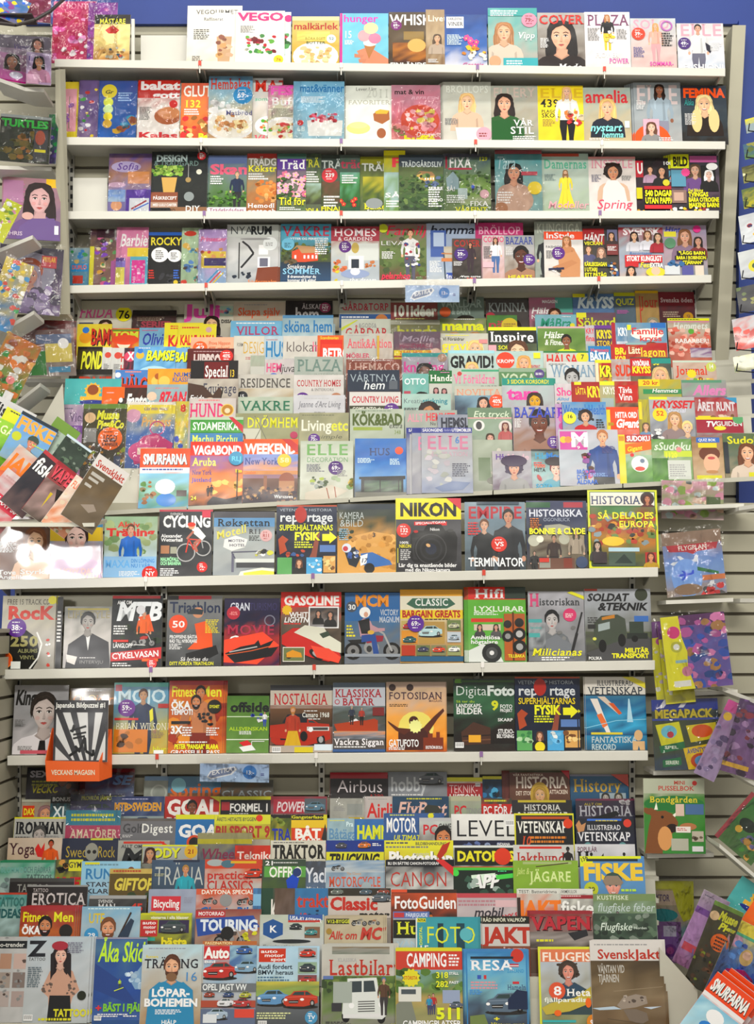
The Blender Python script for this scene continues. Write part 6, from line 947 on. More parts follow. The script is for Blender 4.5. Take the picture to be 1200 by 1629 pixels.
# ---------------------------------------------------------------- data: shelves of the lower rack
place_row('s4', '''
-4 822 88|t1|5a4a44,7a5a4a,6a4a3c|brown music magazine with bare-shouldered figure|T sonic .08 .05 .5 .1 c83028 B;F .66 .4 .44 e0b898 7a5038 e0b898;T Tove .02 .85 .3 .07 eee b;T Styrke .4 .84 .5 .07 eee b;L .05 .4 .35 8 ddd;T Angelika .02 .93 .5 .06 eee b
80 821 161|c1:2 t1|5a98b8,b8a8b0,c8b0c8|bright magazine with dark-haired face, overexposed by glare|R 0 0 1 .18 3a88b8;R .02 .03 .28 .15 b8a83a;T WIRED .06 .05 .9 .1 d8dcd0 B;R 0 .18 1 .4 d8b838;F .52 .36 .6 e0c0b8 3a2a2c c8a8c8 S;T HOW_DATA .2 .84 .78 .08 e8b0b0 B;T SAVED .45 .92 .5 .07 f0c0b0 B
166 822 250||8aa888,a8b8a0,b0c4c8,8ab0d0|runner in blue jacket, red sports masthead|G 0 .1 1 .6 30 .1 7a9868,a8b888,98a878;T Aktiv .25 .09 .4 .09 c8322c b;T Träning .04 .2 .88 .12 c8322c B;P .5 .14 1.25 d0a088 5a4030 1f6ac0 2a3a5a;R 0 .66 1 1 8ab4d8;T MAXA .03 .72 .46 .12 6aa8dc b;T DIN_LÖPNING .52 .7 .44 .06 4a88c8 b;T NU_I_VÅR .52 .78 .36 .06 4a88c8 b;L .3 .9 .4 4 fff;X .88 .94 .15 c8302c NY
253 811 338||3a3c40,2c3034,48484a|cyclist leaning over racing bike on black|R 0 0 1 .03 b0384a;T CYCLING .07 .1 .88 .16 dcdcdc Bn;T SVENSKA .2 .05 .24 .035 bbb b;cyc .32 .22 .68 d8dcd8 c83a2a;T Alexander .04 .37 .38 .05 eee b;T Wetterhall .04 .43 .4 .05 eee b;R .04 .54 .2 .66 a87858;R .22 .56 .34 .66 998;T MALMÖFALL .04 .72 .34 .05 9ad8a8 B;T OCH_BÄRARNA .04 .78 .38 .05 9ad8a8 B;L .04 .88 .36 4 ddd .03;X .82 .86 .1 c8302c 79:-;R .8 .02 .96 .12 c03a50
340 814 437||3a5a78,98a0a0,a0a4a4,8a9094|grey retro motel magazine, silver road sign|R 0 0 1 .1 4a4a50;R 0 .1 1 .24 5a88b0;T Røksettan .06 .12 .86 .11 1c2024 s;T Motell .05 .32 .5 .12 d0c860 bsi -14;Y d4d4d0 .18,.44 .36,.38 .56,.44 .52,.56 .3,.62 .16,.56;T MOTEN .24 .44 .26 .04 556 b;T HOTEL .26 .51 .26 .04 556 b;R .3 .66 .34 .95 667;R .36 .74 1 .8 c8ccc8;W .02 556 .36,.74 .3,.64 .9,.62;R .38 .8 1 .88 4a4c50;Y d8dccc .45,.94 .8,.88 1,.9 1,1 .42,1;Y d0cc50 .5,.96 .8,.92 1,.94 1,1 .5,1;X .86 .38 .1 c8a0a0 R11 933;T R11 .58 .28 .2 .07 333 s;L .58 .38 .2 4 333;G .7 .6 .98 .7 8 .06 c8c84a,eee,333
440 804 536||1c2a44,1a2438,141c30|dark blue science magazine SUPERHJÄLTARNAS FYSIK|R 0 0 1 .02 b04a2a;T VETENSKAP_HISTORIA .05 .05 .86 .04 a8b0b8 n;T rep .05 .11 .3 .13 c8ccd0 b;T rtage .5 .11 .42 .13 c8ccd0 b;E .4 .14 .1 .14 a8281c;L .3 .53 .36 3 d8dc20 .035;Y a84a28 .03,.5 .1,.44 .2,.5 .14,.56 .18,.66 .06,.72;Y 8a4a38 .58,.7 .66,.4 .72,.4 .66,.8 .5,.84;Y e0dc20 .76,.42 .88,.42 .88,.38 1,.47 .88,.56 .88,.52 .76,.52;R .72 .58 .98 .68 5a7ab0;G .1 .6 .5 .74 6 .05 b04a30,3a5a8a;R .02 .76 .26 1 5a9a5a;R .28 .76 .48 .92 1a2a3a;F .38 .84 .12 d0a080 643 222;R .5 .76 .76 1 4a9ac8;G .52 .8 .72 .95 9 .05 d8e4ec,6ab0d8;R .78 .74 .98 .98 c89a58;G .8 .78 .96 .95 9 .05 7a5030,e0c080;T FYSIK .3 .4 .4 .11 e8e020 B;T SUPERHJÄLTARNAS .05 .29 .88 .08 d8dc20 b
537 802 631||2a3434,3a4430,b8863a,c8944a,a87838|photo magazine with blue motocross bike in sand|R 0 0 1 .08 22303a;T KAMERA .03 .12 .42 .1 b0b8b8 n;T &BILD .04 .23 .4 .1 b0b8b8 n;Y c8964c .05,.66 .3,.46 .6,.4 .9,.44 1,.5 1,1 0,1 0,.7;G .2 .45 1 .95 34 .08 b8843a,d8a45c,c89040;G 0 .38 .25 .58 9 .06 2a3a24;Y 3a6aa8 .4,.72 .6,.7 .9,.82 .94,.88 .6,.92 .42,.88;C .55 .93 .09 222;Y e0e4ec .38,.76 .52,.72 .5,.86 .4,.9;T 17 .4 .79 .1 .06 1a2a4a bi;Y 2a3038 .12,.68 .3,.62 .4,.78 .32,.92 .2,.88;G .15 .64 .35 .8 8 .05 c8ccd4,3a5a9a;C .16 .64 .08 c8d0dc;C .14 .65 .045 b8404a;T 3 .6 .42 .05 .06 222 b;L .03 .36 .2 6 8ab .03
630 793 734||d8cc20,d8cc24,48484a,3a3a3c|yellow and black special issue with SLR camera|R 0 0 1 .29 d8cc1c;T NIKON .06 .07 .86 .17 18181a B;R 0 .29 1 1 48484c 2c2c30;R .28 .32 .78 .37 c8282c;T SPECIALUTGAVA .3 .33 .46 .03 eee b -3;cam .22 .38 .72;X .12 .44 .11 c83a30 132;T NIKON .05 .63 .18 .045 d8cc20 b;T 100% .05 .59 .14 .03 fff b;L .07 .7 .18 6 bbb .025;W .01 d8cc20 .03,.68 .03,.88;T Lär_dig_ta_enastående_bilder .04 .885 .88 .05 fff b;T med_din_Nikon-kamera .14 .95 .68 .045 fff b;Y c03040 .78,0 1,.16 1,.0
740 799 836||7a8c98,6a7c88,5a6870,3a444c|film magazine, two people in dark clothes|T EMPIRE .05 .07 .88 .17 a82a38 b;P .32 .26 1.3 c8a088 6a4a38 1c2024 222;P .72 .12 1.6 b88870 1c1a1c 22262c 222;T TERMINATOR .05 .82 .9 .12 d8dce0 bn;X .56 .62 .13 c83020 VS;L .05 .3 .22 5 c33 .04;R .2 .0 .9 .04 3a4a58
838 797 934||343c5c,2c3448,48423c|history magazine BONNIE & CLYDE with vintage car|R 0 .02 .4 .1 2a5a3a;R .62 .02 .94 .1 a03040;T HISTORISKA .04 .13 .88 .1 c8ccd8 b;T ÖGONBLICK .28 .25 .44 .05 a0a8b8 n;Y 98988a .3,.36 .55,.34 .72,.38 .75,.8 .5,.84 .1,.7 .06,.52 .28,.5;S .05 .5 .95 .82 988c74,4a3a30,7a7464;C .12 .58 .1 b0b0a0;C .62 .56 .09 a8a898;C .22 .56 .06 d8d8c8;P .45 .5 .7 b08870 222 3a2c28 2a2424;P .82 .42 .8 b89880 443 988c7c 6a6050 L;R .18 .84 .78 1 6a4a3c;R .2 .84 .38 .98 8a8a80;R .6 .84 .74 .98 7a3a2c;C .9 .9 .1 3a4a68;L .06 .26 .2 6 c87838 .03;P .12 .74 .4 b98 332 333 222;R .2 .84 .36 .9 c03a2c;T BONNIE_&_CLYDE .04 .41 .92 .08 e0dc28 B
936 780 1047||3a6a34,7a4a30,48582c,3a3c28|big history magazine, yellow border, battle painting|R 0 0 1 1 c8cc24;R .03 .02 .97 .97 3a6a3a;R .04 .03 .96 .2 d4d0c4;T HISTORIA .05 .08 .7 .1 3a4668 s;C .86 .11 .1 3a2a28;F .86 .12 .12 b87a5a 4a1c18 5a2a28;S .04 .22 .96 .98 4a7a48,8a3a28,b87a30,6a6a30,2a3a38;G .05 .3 .95 .7 70 .06 a8402a,c88a38,3a3a34,688048,8a9aa0,d8b060;T SÅ_DELADES .14 .29 .8 .08 e0dc30 bs;T EUROPA .44 .4 .5 .08 e0dc30 bs;E .35 .66 .16 .07 d8b838;R .28 .74 .72 .79 a8c4d0;R .28 .8 .66 .97 48584c;Y 2a3834 .36,.94 .5,.82 .62,.94;R .8 .8 .96 .97 a82a24;F .88 .86 .12 c88860 5a2018 a82;F .12 .72 .12 b8a090 221 3a3a38;R .05 .8 .25 .94 3a3034
''')
place_row('s5', '''
3 948 88|c1:5|b8b4a0,a8a49c,98948c|rock magazine with vinyl record and 250 albums|T FREE_15_TRACK_CD .08 .05 .8 .07 5a5448 s;T RocK .1 .15 .82 .17 c83a28 B;E .3 .78 .42 .46 161614;C .06 .88 .16 c8501c;O .06 .88 .17 .02 e87a2a;T 250 .18 .56 .5 .13 9a9460 Bs;T ALBUMS .32 .73 .36 .05 8a8a60 b;T VINYL .36 .82 .28 .05 8a8a60 b;W .03 d8d8d4 .66,.5 .76,.66 .7,.85 .55,1;X .28 .44 .18 5c2a88 38:-;C .93 .06 .08 d8d028;G .85 .5 .95 .95 8 .04 c84030,eee;R .2 .9 .38 1 d8dcd8
90 950 99||222,1c1c20|narrow black magazine spine with white letters|L .1 .2 .8 9 ddd .05
102 965 177||7a7c78,b8b4b0,a8a4a4|monochrome magazine, man in suit arms crossed|R .06 .03 .94 .06 a89a50;T LIFESTYLE .06 .08 .9 .11 989070 s;Y 3a3a3e .1,.62 .4,.46 .6,.44 .95,.58 1,1 .05,1;Y d0d0d0 .46,.46 .56,.46 .52,.72;F .5 .26 .4 989490 2a2a28 - S;Y d0ccc8 .06,.78 .3,.82 .25,.95 .08,.9;T INTERVJU .35 .88 .5 .05 999 n;L .35 .83 .35 1 ddd
178 948 258||22262a,2c3030,1c1c20|mountain biker in orange on black, CYKELVASAN headline|R 0 0 .95 .04 a82c30;T ALLT_OM .1 .07 .28 .05 ddd b;T MTB .08 .1 .85 .24 d8dce0 Bi;G 0 .4 1 .7 14 .1 2a3c24,303830;O .62 .72 .16 .04 111;Y d8561c .52,.3 .74,.26 .84,.5 .7,.5;P .64 .22 .85 c89070 777 d8601c 222;C .57 .2 .09 c8c8cc;moto .38 .52 .5 a8281c;L .04 .42 .3 4 ddd .035;R .04 .62 .34 .65 c83020;T LÅNGLOPP .04 .67 .38 .06 eee b;Y b8262a 0,.8 1,.72 1,.88 0,.92;T CYKELVASAN .03 .81 .92 .08 f4ecea b -4;R .62 .88 .94 .92 d8601c;L .04 .94 .4 2 ddd .03;X .82 .95 .1 c83030 59:-
266 948 353||7a7c7c,6a6c6e,585a5c,3c3e40|triathlon magazine, seated athlete in orange top|R 0 0 .2 .06 333;R .2 0 .8 .05 b0303c;T Triathlon .04 .09 .92 .15 22304c b;Y 1c1c1e .35,.82 .9,.7 .95,.82 .7,.92 .36,.9;Y d8541c .5,.4 .7,.36 .82,.5 .84,.72 .6,.76 .38,.76 .56,.62;E .56 .24 .1 .1 c08868;Y 333a40 .36,.26 .46,.18 .66,.2 .64,.27;C .2 .4 .17 d8502c;T 50 .2 .36 .22 .09 eee bc;T PROFFSENS_BÄSTA .05 .56 .5 .045 eee b;T RÅD_TILL_NYBÖRJARE .05 .62 .5 .045 eee b;L .05 .68 .25 4 ccc;L .7 .34 .26 9 d8c828;T Så_lyckas_du .25 .87 .5 .05 ddd i;T DITT_FÖRSTA_TRIATHLON .06 .935 .8 .045 d8d428 b
357 952 445||241c44,1c1838,a83028,2c1440|dark purple magazine with low black movie car|T GRAN .1 .07 .35 .11 c8ccd8 b;T TURISMO .45 .07 .5 .11 3a3464 n;C .16 .22 .12 b0283c;T -82% .16 .2 .14 .05 d88 bc;T MOVIE .05 .4 .85 .14 a82a48 s;T Cars .06 .56 .46 .12 e8e0e8 bi;Y e0482a 0,.62 .7,.5 1,.7 .6,.98 0,.95;Y 14141a .02,.82 .3,.72 .55,.68 .62,.62 .66,.7 .9,.62 .8,.74 .98,.72 .86,.86 .5,.92 .2,.96;W .015 c85a2a .04,.84 .5,.78 .9,.7;W .02 aaa .1,.8 .6,.72;O .82 .33 .1 .02 778
447 942 543||c8241c,6a5a4c,484038,3c3430|red and cream lead sled car, GASOLINE-style cover|R 0 0 1 .21 c8281c;T GASOLINE .05 .06 .9 .12 dcd8d4 B;N .1 .25 .09 d8b020;T WHITE .14 .28 .36 .07 e8e8e4 b;T LIGHTNING .05 .35 .6 .07 e8e8e4 bi;L .05 .43 .3 1 c33 .03;R .46 .2 .96 .5 ddd;S .48 .22 .94 .48 3a3c40,6a5a50,8a8a8c;F .62 .3 .1 c09078 333 222;F .82 .32 .11 c09078 333 222;Y b8241c .02,.6 .2,.5 .4,.5 .7,.7 .95,.78 1,.9 .8,.96 .5,.9 .2,.8 .02,.72;Y c8c8b8 .22,.56 .4,.46 .72,.5 .8,.6 1,.7 1,.84 .8,.8 .5,.66;Y 3a4a3c .64,.58 .78,.54 .82,.6 .7,.64;E .6 .86 .14 .07 141414 30;E .6 .86 .08 .04 999 30;Y d84a34 .5,.74 .8,.78 1,.9 .96,.98 .6,.9;R .04 .76 .4 .96 d8d4cc;R .05 .77 .39 .95 687048;C .14 .88 .05 222;Y c88a20 .1,.84 .2,.8 .34,.84 .36,.9 .1,.9
549 943 637||3a6a98,3a6a94,606a74,686c74|motorcycle magazine, helmeted rider sitting on chopper|R 0 0 1 .4 2a6298;T MCM .18 .04 .6 .15 d88a1c B;C .12 .2 .1 444c58;T 30 .12 .17 .13 .07 eee bc;T VICTORY .64 .24 .32 .08 b0b8c4 b;T MAGNUM .62 .34 .36 .08 b0b8c4 b;moto .0 .5 1 8a2438;Y b08890 .24,.42 .34,.36 .46,.4 .52,.5 .5,.6 .28,.62;Y b08890 .4,.42 .6,.5 .72,.5 .72,.54 .5,.56;C .36 .28 .1 e0e0dc;E .38 .31 .04 .05 c89880;Y 2a4a88 .3,.6 .55,.58 .62,.88 .52,.9 .48,.68 .3,.7;Y 1c1c20 .24,.4 .44,.36 .46,.58 .3,.58;E .47 .56 .06 .04 c8a040;L .03 .46 .16 4 d8cc28 .045;R 0 .86 1 .9 8a9098
637 938 735|c1:2|c89028,c8b890,a8885c,c09858|classic car magazine with grid of small old cars|R 0 0 1 .09 d89c1c;R 0 .09 1 .28 d0ccb8;Y 3a6450 .2,.12 .8,.12 .9,.2 .76,.26 .24,.26 .1,.2;T CLASSIC .24 .13 .54 .09 d8dcd8 bs;T &_SPORTS_CAR .34 .235 .32 .03 444;R 0 .28 1 .4 d8c028;T BARGAIN_GREATS .03 .29 .94 .09 a82420 B;L .4 .4 .5 1 433 .03;R .3 .44 .72 .74 a88848;car .3 .5 .38 a8c4c8;R .02 .56 .28 .74 c8882c;car .04 .64 .22 2a5a5a;R .02 .43 .28 .54 b0a060;car .04 .46 .2 b82c20;R .76 .42 .98 .56 6a7a48;car .78 .46 .18 b8b898;R .76 .58 .98 .72 b0b8c0;car .78 .62 .18 9aa8b4;R .02 .76 .24 .9 a8381c;R .26 .76 .48 .9 687048;car .28 .78 .18 3a3a58;R .5 .76 .74 .9 7a7a58;car .52 .78 .2 c84020;R .76 .76 .98 .9 8a9060;car .78 .78 .18 d8d8d4;R 0 .91 1 .98 2a5a7a;X .25 .47 .135 5c2890 69:-
745 934 837|c3:-2|5aa038,60a838,58a040,78a060|green hi-fi magazine with loudspeakers and round driver|R 0 0 1 .17 c8281c;T Hifi .12 .03 .5 .12 e8e8e0 bs;R .64 0 1 .16 2a3a30;T LYXLURAR .1 .26 .86 .07 d8e0d0 b;L .1 .34 .5 2 dfd;R .05 .42 .6 .47 c83a28;R .1 .5 .56 .58 c8b8a8;F .2 .54 .1 c98 332 444;F .48 .54 .1 c98 332 555;R .62 .36 .98 .98 a85a24;R .76 .34 .79 .98 5a2c10;C .68 .5 .07 222;C .68 .66 .1 1c1c1c;C .68 .66 .05 888;C .88 .48 .08 222;C .88 .63 .11 1c1c1c;C .88 .63 .06 aaa;C .88 .8 .12 1c1c1c;C .88 .8 .06 999;T Ambitiösa .04 .65 .5 .05 eee b;T högtalare .04 .71 .46 .05 eee b;Y c8ccc8 0,.85 .25,.76 .5,.85 .6,1 0,1;C .4 .88 .17 2a2c2c;C .4 .88 .1 484a4a;C .4 .88 .04 ccc;T TILLBAKA .68 .9 .28 .04 d8d428 b
841 941 930||a8a8b0,88888c,6a6c70|monochrome history magazine, young fighter with rifle|T H .03 .04 .16 .17 c84a78 Bs;T istoriskan .2 .1 .72 .1 3a3c40 bs;F .42 .42 .34 b0acac 1c1c20 686c70 S;Y 70747a .3,.7 .5,.62 .75,.75 .8,.95 .3,.95;W .03 1c1c1e .76,.88 .96,.3;W .05 2a2a2c .77,.86 .86,.6;G .2 .45 .8 .7 3 .06 777;S 0 .45 .3 .85 989ca0,585c60;R 0 .4 .24 .45 4aa0a0;T barcelona .03 .5 .2 .04 4a9a98 b;R 0 .6 .2 .66 4a9a98;C .74 .34 .12 c8386a;L .66 .32 .16 3 fcc;T Milicianas .05 .82 .88 .1 d8d428 bsi;L .22 .94 .6 2 eee .03;Y d8d428 .7,.02 1,.12 1,.07 .78,0
931 937 1034|c1:3|a4a8b0,909498,6a6c64,58584c|military truck driving on road, bold dark masthead|R 0 0 .2 .03 a84030;T SOLDAT .04 .07 .62 .1 16181c Bi;T &TEKNIK .2 .2 .74 .1 16181c Bi;C .88 .08 .1 3a4030;S 0 .6 1 1 586048,484844,383838;Y 4a4a4c 0,.9 .9,.6 1,.7 1,1 .2,1;Y 444c40 .14,.48 .25,.38 .5,.36 .62,.42 .64,.62 .56,.72 .2,.82 .12,.74;Y b87a28 .26,.4 .46,.36 .46,.41 .26,.44;Y 98a4a4 .2,.5 .38,.46 .38,.56 .2,.6;R .68 .46 .9 .62 3a443a;R .64 .62 .96 .7 2a302c;E .26 .8 .06 .1 141414;E .56 .72 .06 .1 141414;C .76 .7 .05 141414;E .14 .7 .03 .025 c8c858;L .04 .4 .2 3 444 .03;R .04 .5 .16 .56 333;R .76 .38 .98 .46 3a6ab0;T MILITÄR .6 .83 .36 .06 d8d428 B;T TRANSPORT .4 .905 .56 .06 d8d428 B;T POLSKA .04 .95 .2 .04 eee b
''')
place_row('s6', '''
22 1090 108||98989c,8a8a8c,b8b4b8|monochrome portrait of short-haired man with tie|T King .02 .08 .35 .2 222 Bi;F .56 .4 .66 b8aca8 2c2420 d0ccd0 S;Y 1c1c20 .5,.8 .6,.8 .62,1 .46,1;T Joel_Kinnaman .04 .56 .1 .04 444 i;L .03 .5 .2 5 777;L .1 .88 .3 3 888;R .15 .94 .7 .99 c05a68
110 1095 184||5a4a28,604c3c,6a4838|brown magazine with orange script masthead|L .3 .03 .6 1 aaa .03;T Outsider .05 .1 .9 .13 c87a28 i;O .5 .17 .1 .02 c8b880
181 1086 267|c1:4|5a90b0,5a88a0,a8a058,b89838|music magazine, bearded man in blue jacket on beach|R 0 0 1 .06 4aa098;T MOJO .06 .1 .88 .18 b8ccd4 b;R .02 .03 .14 .12 b83048;P .54 .1 1.5 b08868 4a2c20 1c3050 22304a;Y d8d428 .66,.4 .72,.36 .74,.52 .68,.56;X .24 .36 .16 6a3088 59:-;R .02 .5 .46 .53 c8302c;T BRIAN .05 .57 .4 .1 e0dcc8 sn;T WILSON .5 .57 .48 .1 e0dcc8 sn;R .02 .66 .64 .98 c87828;G .1 .7 .6 .9 8 .09 48301c,a86820;T blur .74 .9 .24 .07 c8c828 b;R .76 .95 .94 1 ddd;L .7 .68 .25 5 876;R .82 .3 1 .36 a8302c
269 1083 355|c2:3|b84818,c86a1c,a84418,c8762c|fitness cover, tattooed bare-chested man on orange|R 0 0 1 .06 9a2028;T Fitness .04 .08 .44 .14 d8d428 b;T Men .58 .08 .38 .14 d8d428 b;G 0 .2 1 1 30 .14 c85a18,d88a28,983010;P .58 .08 1.65 b87850 1c1410 b87850 7a2a1c;F .5 .3 .24 c08058 1c1410 - SDH;G .56 .45 .8 .62 12 .045 22262c;Y a86c48 .24,.46 .4,.42 .36,.6 .14,.8;T ÖKA .04 .29 .34 .1 f0ece4 B;T TEMPOT! .04 .4 .4 .07 f0ece4 B;R .05 .56 .4 .6 222;T 3X .04 .63 .2 .1 f0ece4 B;L .26 .64 .22 4 eee .035;C .84 .36 .13 222018;T DYGNET .75 .34 .18 .04 e0dc28 b;L .7 .65 .26 4 eee .03;T PETER_"PANSAR"_BLARA .12 .88 .8 .06 ece428 B;L .2 .84 .6 1 eee .03;T GROSSFULL_PASS .05 .96 .9 .06 eee b
361 1107 428||48702c,5a8034,5a8038,688c48|green football magazine with two players|T offside .08 .12 .9 .16 16221c B;R 0 .36 1 .375 c8d8b8;T ALLSVENSKAN .06 .55 .9 .06 a8c428 b;L .3 .62 .4 3 dfd;R 0 .76 1 .775 d8e0d0;P .9 .28 .35 c98 222 dde 34a;Y c82a2c .3,.82 .5,.78 .62,.86 .5,.94;Y d8dcd8 .3,.9 .6,.86 .7,.95 .4,.98;W .015 dde .6,.96 .6,.8 .9,.8;G .6 .28 .9 .45 7 .05 dde,34a
430 1090 528|c1:2|6a5c54,988478,7a3420,6a5a4c|retro cover, woman in red dress by red coupe|R 0 0 1 .08 3a3c40;R 0 .08 1 .3 b8b0a4;T NOSTALGIA .06 .13 .86 .16 b02830 s;R 0 .35 1 .62 6a4c34 382c20;car .02 .52 .96 a82c14;Y a83018 0,.6 .5,.55 .96,.58 .98,.72 .6,.82 0,.78;R .6 .62 .96 .68 c8c8c4;R .62 .63 .94 .67 444;C .66 .66 .04 dde;Y 22242c .28,.44 .6,.42 .6,.56 .2,.56;P .37 .33 .74 c89878 b07838 a83c24 c8a020 D;Y c8a020 .33,.72 .43,.72 .42,.92 .3,.92;L .55 .38 .25 1 eee;T Camaro_1968 .52 .41 .44 .07 e4e0d8 s;L .62 .5 .25 1 eee;E .55 .76 .06 .08 141414;R 0 .9 1 1 a89c90;R .4 .92 .7 1 c8b828;R .72 .88 1 .97 c8d4dc;B .04 .92
530 1086 613||98a0a8,8a98a0,4a4a48,5a5450|boat magazine with red wooden motorboat|R 0 0 1 .07 5a6878;R 0 .07 1 .35 b0b4bc;T KLASSISKA .04 .1 .88 .11 a02c38 bs;T BÅTAR .18 .23 .6 .1 a02c38 bs;S 0 .34 1 .6 7a8488,48524c,5a5450;O .08 .28 .05 .015 a34;boat .04 .52 .8 a83c20;Y a8401c .02,.6 .5,.55 .86,.54 .86,.7 .5,.76 .1,.74;S .02 .7 1 .82 c88858,8a8a90,5a6068;P .36 .34 .36 b98 998 333a4c 222;P .55 .36 .34 b98 776 a83a2c 222;R .76 .36 .98 .48 7a2c2c;T Vackra_Siggan .03 .81 .94 .09 ecdce0 bs;L .03 .92 .75 1 eee .03;R 0 .96 1 1 3a5a8a
615 1085 709|c1:2|b0987c,c8a88c,e8a04c,e8902c,a84c1c|sunburst silhouette of person with raised arms|R 0 0 1 .08 b09888;C .1 .08 .06 3a2a28;C .4 .08 .06 3a2a28;T FOTOSIDAN .04 .15 .9 .1 4a3440 s;T MAGASIN .72 .26 .22 .03 4a3440;L .05 .32 .35 2 543;E .5 .66 .3 .28 f8d068;Y 48241c .2,.72 .45,.66 .62,.66 .72,.7 .8,.98 .2,.98;C .46 .56 .08 4a2418;Y 5a2c1c .45,.68 .2,.66 .02,.56 .04,.6 .16,.7 .3,.76;Y 5a2c1c .62,.66 .8,.5 .96,.38 .98,.42 .86,.54 .7,.74;C .49 .64 .06 fff4c8;N .49 .64 .12 ffe890;R .62 .8 .96 .98 7a3418;R .7 .74 .78 .9 7a3418;R .84 .72 .9 .9 7a3418;T GATUFOTO .04 .83 .5 .1 f0ece4 b;L .04 .94 .4 2 eee;T EKSTRÖM-SKOLA .66 .92 .28 .04 eee b
722 1080 819||283430,2c4438,303c38,2c2420|photo magazine with lit timber hut under green sky|C .08 .04 .06 5a8a28;R .12 .02 1 .05 3a5a2c;S 0 .06 1 .9 283830,3a6a48,2c4a38,241c18,1c1614;T Digital .03 .1 .55 .13 c8d0cc n;T Foto .55 .1 .44 .13 c8d0cc B;T LANDSKAPS- .04 .35 .42 .05 eee b;T BILDER .04 .41 .42 .08 eee b;T Så_tar_du .04 .3 .3 .03 a8c428;T 9 .62 .31 .1 .12 c8cc28 B;T FOTO .76 .36 .2 .05 eee b;T PROJEKT .76 .42 .2 .04 eee b;Y 4a3024 .12,.74 .32,.6 .6,.68 .6,.9 .14,.92;W .02 2a1a14 .14,.8 .6,.78;W .02 6a4834 .14,.86 .6,.84;R .24 .78 .44 .88 d8a030;T STUDIO- .72 .7 .26 .06 eee b;T BELYSNING .7 .77 .28 .05 eee b;T SKARP .72 .55 .24 .04 eee b;B .02 .88
820 1077 920|c1:4|1c2a44,1a2438,141c30|second dark science magazine SUPERHJÄLTARNAS FYSIK, orange top|R 0 0 1 .02 b04a2a;T VETENSKAP_HISTORIA .05 .05 .88 .05 a8b0b8 n;T rep .05 .12 .3 .13 c8ccd0 b;T rtage .55 .12 .4 .13 c8ccd0 b;E .4 .14 .1 .14 a8281c;L .3 .53 .36 3 d8dc20 .035;Y a84a28 .03,.5 .1,.44 .2,.5 .14,.56 .18,.66 .06,.72;Y 8a4a38 .58,.7 .66,.4 .72,.4 .66,.8 .5,.84;Y e0dc20 .76,.42 .88,.42 .88,.38 1,.47 .88,.56 .88,.52 .76,.52;R .72 .58 .98 .68 5a7ab0;R .02 .73 .26 1 5a9a5a;G .04 .76 .24 .95 9 .05 a8c8a0,3a7a48;R .28 .73 .48 .87 1a2a3a;F .38 .8 .12 d0a080 643 222;C .38 .95 .08 d8c828;R .5 .73 .76 1 4a9ac8;G .52 .75 .72 .9 9 .05 d8e4ec,6ab0d8;R .78 .73 .98 .96 c89a58;G .8 .76 .96 .93 9 .05 7a5030,e0c080;T FYSIK .3 .39 .4 .12 e8e020 B;T SUPERHJÄLTARNAS .05 .29 .9 .08 d8c020 b
932 1077 1028|c1:-2|c8c4bc,2a6a90,1c5a88,2a80a8,20506c|blue science magazine, rocket-shaped tower and record headline|R 0 0 1 .24 ccc8c0;T ILLUSTRERAD .2 .05 .6 .07 3a4048 s;T VETENSKAP .05 .14 .9 .1 3a4048 s;R 0 .24 1 .27 2a3a48;S 0 .26 1 .8 3a7a98,1a5a88,3aa0c8,1a4a70;Y c8b8a8 .2,.27 .32,.27 .6,.5 .55,.52;Y c85a28 .38,.36 .46,.36 .6,.5 .55,.52;Y d8d0c8 .08,.3 .2,.3 .4,.76 .34,.78;Y d8703a .18,.52 .26,.5 .36,.66 .28,.7;Y a8ccdc .68,.62 .71,.3 .73,.3 .78,.62;W .01 8ac8e0 0,.7 .5,.6 1,.58;R .08 .76 .6 .79 c8b838;T FANTASTISKA .08 .82 .74 .08 a8b8bc b;T REKORD .08 .92 .4 .08 a8b8bc b;E .86 .8 .07 .09 c8a478;Y c8a478 .76,.88 .96,.88 .96,1 .88,1 .86,.94 .84,1 .76,1;Y d8cc38 .62,0 1,.16 1,.08 .8,0
''')
